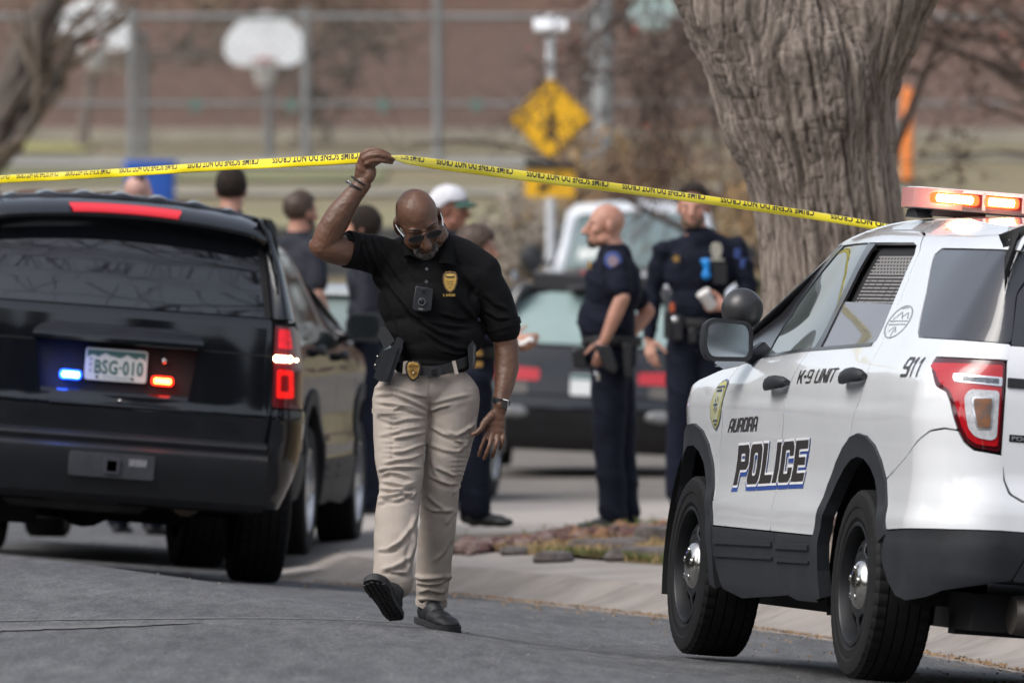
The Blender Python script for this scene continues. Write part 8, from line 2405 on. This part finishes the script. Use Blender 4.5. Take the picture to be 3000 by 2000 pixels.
for i in range(9):
    a = math.radians(-50 + 100 * i / 8)
    for j in range(7):
        e = math.radians(12 + 60 * j / 6)
        fp.V.append(tuple(P7(.089 * math.sin(a) * math.cos(e) * 1.08, -.010 + .112 * math.cos(a) * math.cos(e) * 1.06, .034 + .104 * math.sin(e) * 1.05)))
for i in range(8):
    for j in range(6):
        fp.F.append((i * 7 + j, i * 7 + j + 1, (i + 1) * 7 + j + 1, (i + 1) * 7 + j))
fp.obj('cap_front', M('cap_orange', (.62, .12, .05), .7), rr7)
r8 = bystander('bald man with dark glasses pushed up on his head, by the blue bin', 318, 446, 71, M('pink_skin', (.52, .30, .25), .5), m_dshirt, None, 160, 1.04)
rr8, P8, A8, _g = r8
Buf().box(at_px(1, 1, 1) and P8(-.03, -.06, .10), (.07, .03, .025), Matrix(A8.tolist())).obj('sunglasses', m_poly, rr8, bevel=.006)
# ------------------------------------------------------------------ barrier tape
tape = thing('barrier_tape', 'yellow crime scene tape stretched across the picture at head height', 'barrier tape', (0, 0, 0))
m_tape = M('tape_yellow', (.86, .70, .012), .32, var=.06, vs=5, spec=.5, coat=.3)
m_tink = M('tape_ink', (.02, .017, .012), .4)
hand_p = vec(OX, OY, OZ) + KD(770, 318, -.19)
def wpt(x, y, Y): return vec((x * 1.27551 - 1500) / 33333 * Y, Y, 1.6 - (y * 1.27551 - 760) / 33333 * Y)
hx0 = hand_p
left = [wpt(-620, 462, 51.5), wpt(-200, 428, 49.0), wpt(0, 412, 47.9), wpt(250, 399, 46.7), wpt(500, 382, 45.9), wpt(700, 371, 45.5), wpt(822, 365, 45.32), hx0 + vec(-.035, .004, .0)]
ep = np.array(EXM @ Vector((2.35, -.80, 1.52)))
right = [hx0 + vec(.0, 0, .0), wpt(920, 366, 45.25), wpt(1000, 377, 45.45), wpt(1150, 397, 45.8), wpt(1300, 417, 46.1), wpt(1450, 436, 46.4), wpt(1600, 456, 46.7), wpt(1800, 485, 47.0), wpt(1950, 508, 47.2), wpt(2080, 530, 47.3), ep]
def ribbon(P, width, text, t0, rev, name):
    P = np.array(P)
    d = np.r_[0, np.cumsum(np.linalg.norm(np.diff(P, axis=0), axis=1))]
    S = np.linspace(0, d[-1], 220)
    Q = np.stack([np.interp(S, d, P[:, i]) for i in range(3)], -1)
    for _ in range(60):
        Q[1:-1] = .25 * Q[:-2] + .5 * Q[1:-1] + .25 * Q[2:]
    S = np.r_[0, np.cumsum(np.linalg.norm(np.diff(Q, axis=0), axis=1))]
    w = width(S)
    def surf(s, b):
        """b in -1..1 across the tape; a shallow fold runs along it."""
        c = np.stack([np.interp(s, S, Q[:, i]) for i in range(3)], -1)
        ww = np.interp(s, S, w)
        tl = .010 * np.sin(s * 7 + 1) + .006 * np.sin(s * 17)
        y = -.012 * (1 - b ** 2) + .014 * b + tl * b * .6
        return c + np.stack([0 * s, y, ww * b], -1)
    nb = 9
    bs_ = np.linspace(-1, 1, nb)
    V = [tuple(surf(np.array([s]), np.array([b]))[0]) for s in S for b in bs_]
    F = [(i * nb + k, i * nb + k + 1, (i + 1) * nb + k + 1, (i + 1) * nb + k) for i in range(len(S) - 1) for k in range(nb - 1)]
    o = mesh(name, V, F, m_tape, tape)
    sd = o.modifiers.new('solid', 'SOLIDIFY'); sd.thickness = .0012; sd.offset = 0
    # lettering turned upside down, its lower edge folded over the top of the tape
    Vt, Ft = text_mesh('CRIME SCENE DO NOT CROSS', 1., .034, 1.06)
    A = np.array(Vt); mn, mx_ = A.min(0), A.max(0); A = (A - mn) / (mx_ - mn)
    L, gap, hgt = .505, .085, .046
    s0 = t0
    while s0 > -L or not rev:
        bm = bmesh.new()
        vs = [bm.verts.new((s0 + (1 - a) * L, 0, 1.36 - c * 1.42)) for a, c in A]
        for f in Ft:
            try: bm.faces.new([vs[i] for i in f])
            except ValueError: pass
        bmesh.ops.triangulate(bm, faces=bm.faces)
        for co, no in (((S[0] + .001, 0, 0), (-1, 0, 0)), ((S[-1] - .001, 0, 0), (1, 0, 0)), ((0, 0, .97), (0, 0, 1)), ((0, 0, -.9), (0, 0, -1))):
            bmesh.ops.bisect_plane(bm, geom=bm.verts[:] + bm.edges[:] + bm.faces[:], plane_co=co, plane_no=no, clear_outer=True)
        for k in range(1, 12):
            bmesh.ops.bisect_plane(bm, geom=bm.verts[:] + bm.edges[:] + bm.faces[:], plane_co=(s0 + L * k / 12, 0, 0), plane_no=(1, 0, 0))
        bmesh.ops.bisect_plane(bm, geom=bm.verts[:] + bm.edges[:] + bm.faces[:], plane_co=(0, 0, .55), plane_no=(0, 0, 1))
        if len(bm.faces):
            bm.verts.index_update()
            C_ = np.array([v.co[:] for v in bm.verts])
            P3_ = surf(C_[:, 0], C_[:, 2]) + vec(0, -.0022, 0)
            FF = []
            for f in bm.faces:
                idx = [v.index for v in f.verts]
                a, b_, c = P3_[idx[0]], P3_[idx[1]], P3_[idx[2]]
                if np.cross(b_ - a, c - a)[1] > 0: idx = idx[::-1]
                FF.append(idx)
            mesh('lettering', P3_, FF, m_tink, o, smooth=False)
        bm.free()
        s0 += -(L + gap) if rev else (L + gap)
        if not rev and s0 > S[-1]: break
        if rev and s0 < -L: break
    return S[-1]
SL = float(np.sum(np.linalg.norm(np.diff(np.array(left), axis=0), axis=1)))
ribbon(left, lambda s: np.interp(s, [0, SL - 1.2, SL - .5, SL - .06, SL], [.016, .018, .0205, .0215, .008]), None, SL - .165 - .505, True, 'tape_strip')
ribbon(right, lambda s: np.interp(s, [0, .03, .12, .35, .7, 1.2, 2.5], [.006, .009, .017, .021, .0205, .0195, .017]), None, -.245, False, 'tape_strip')
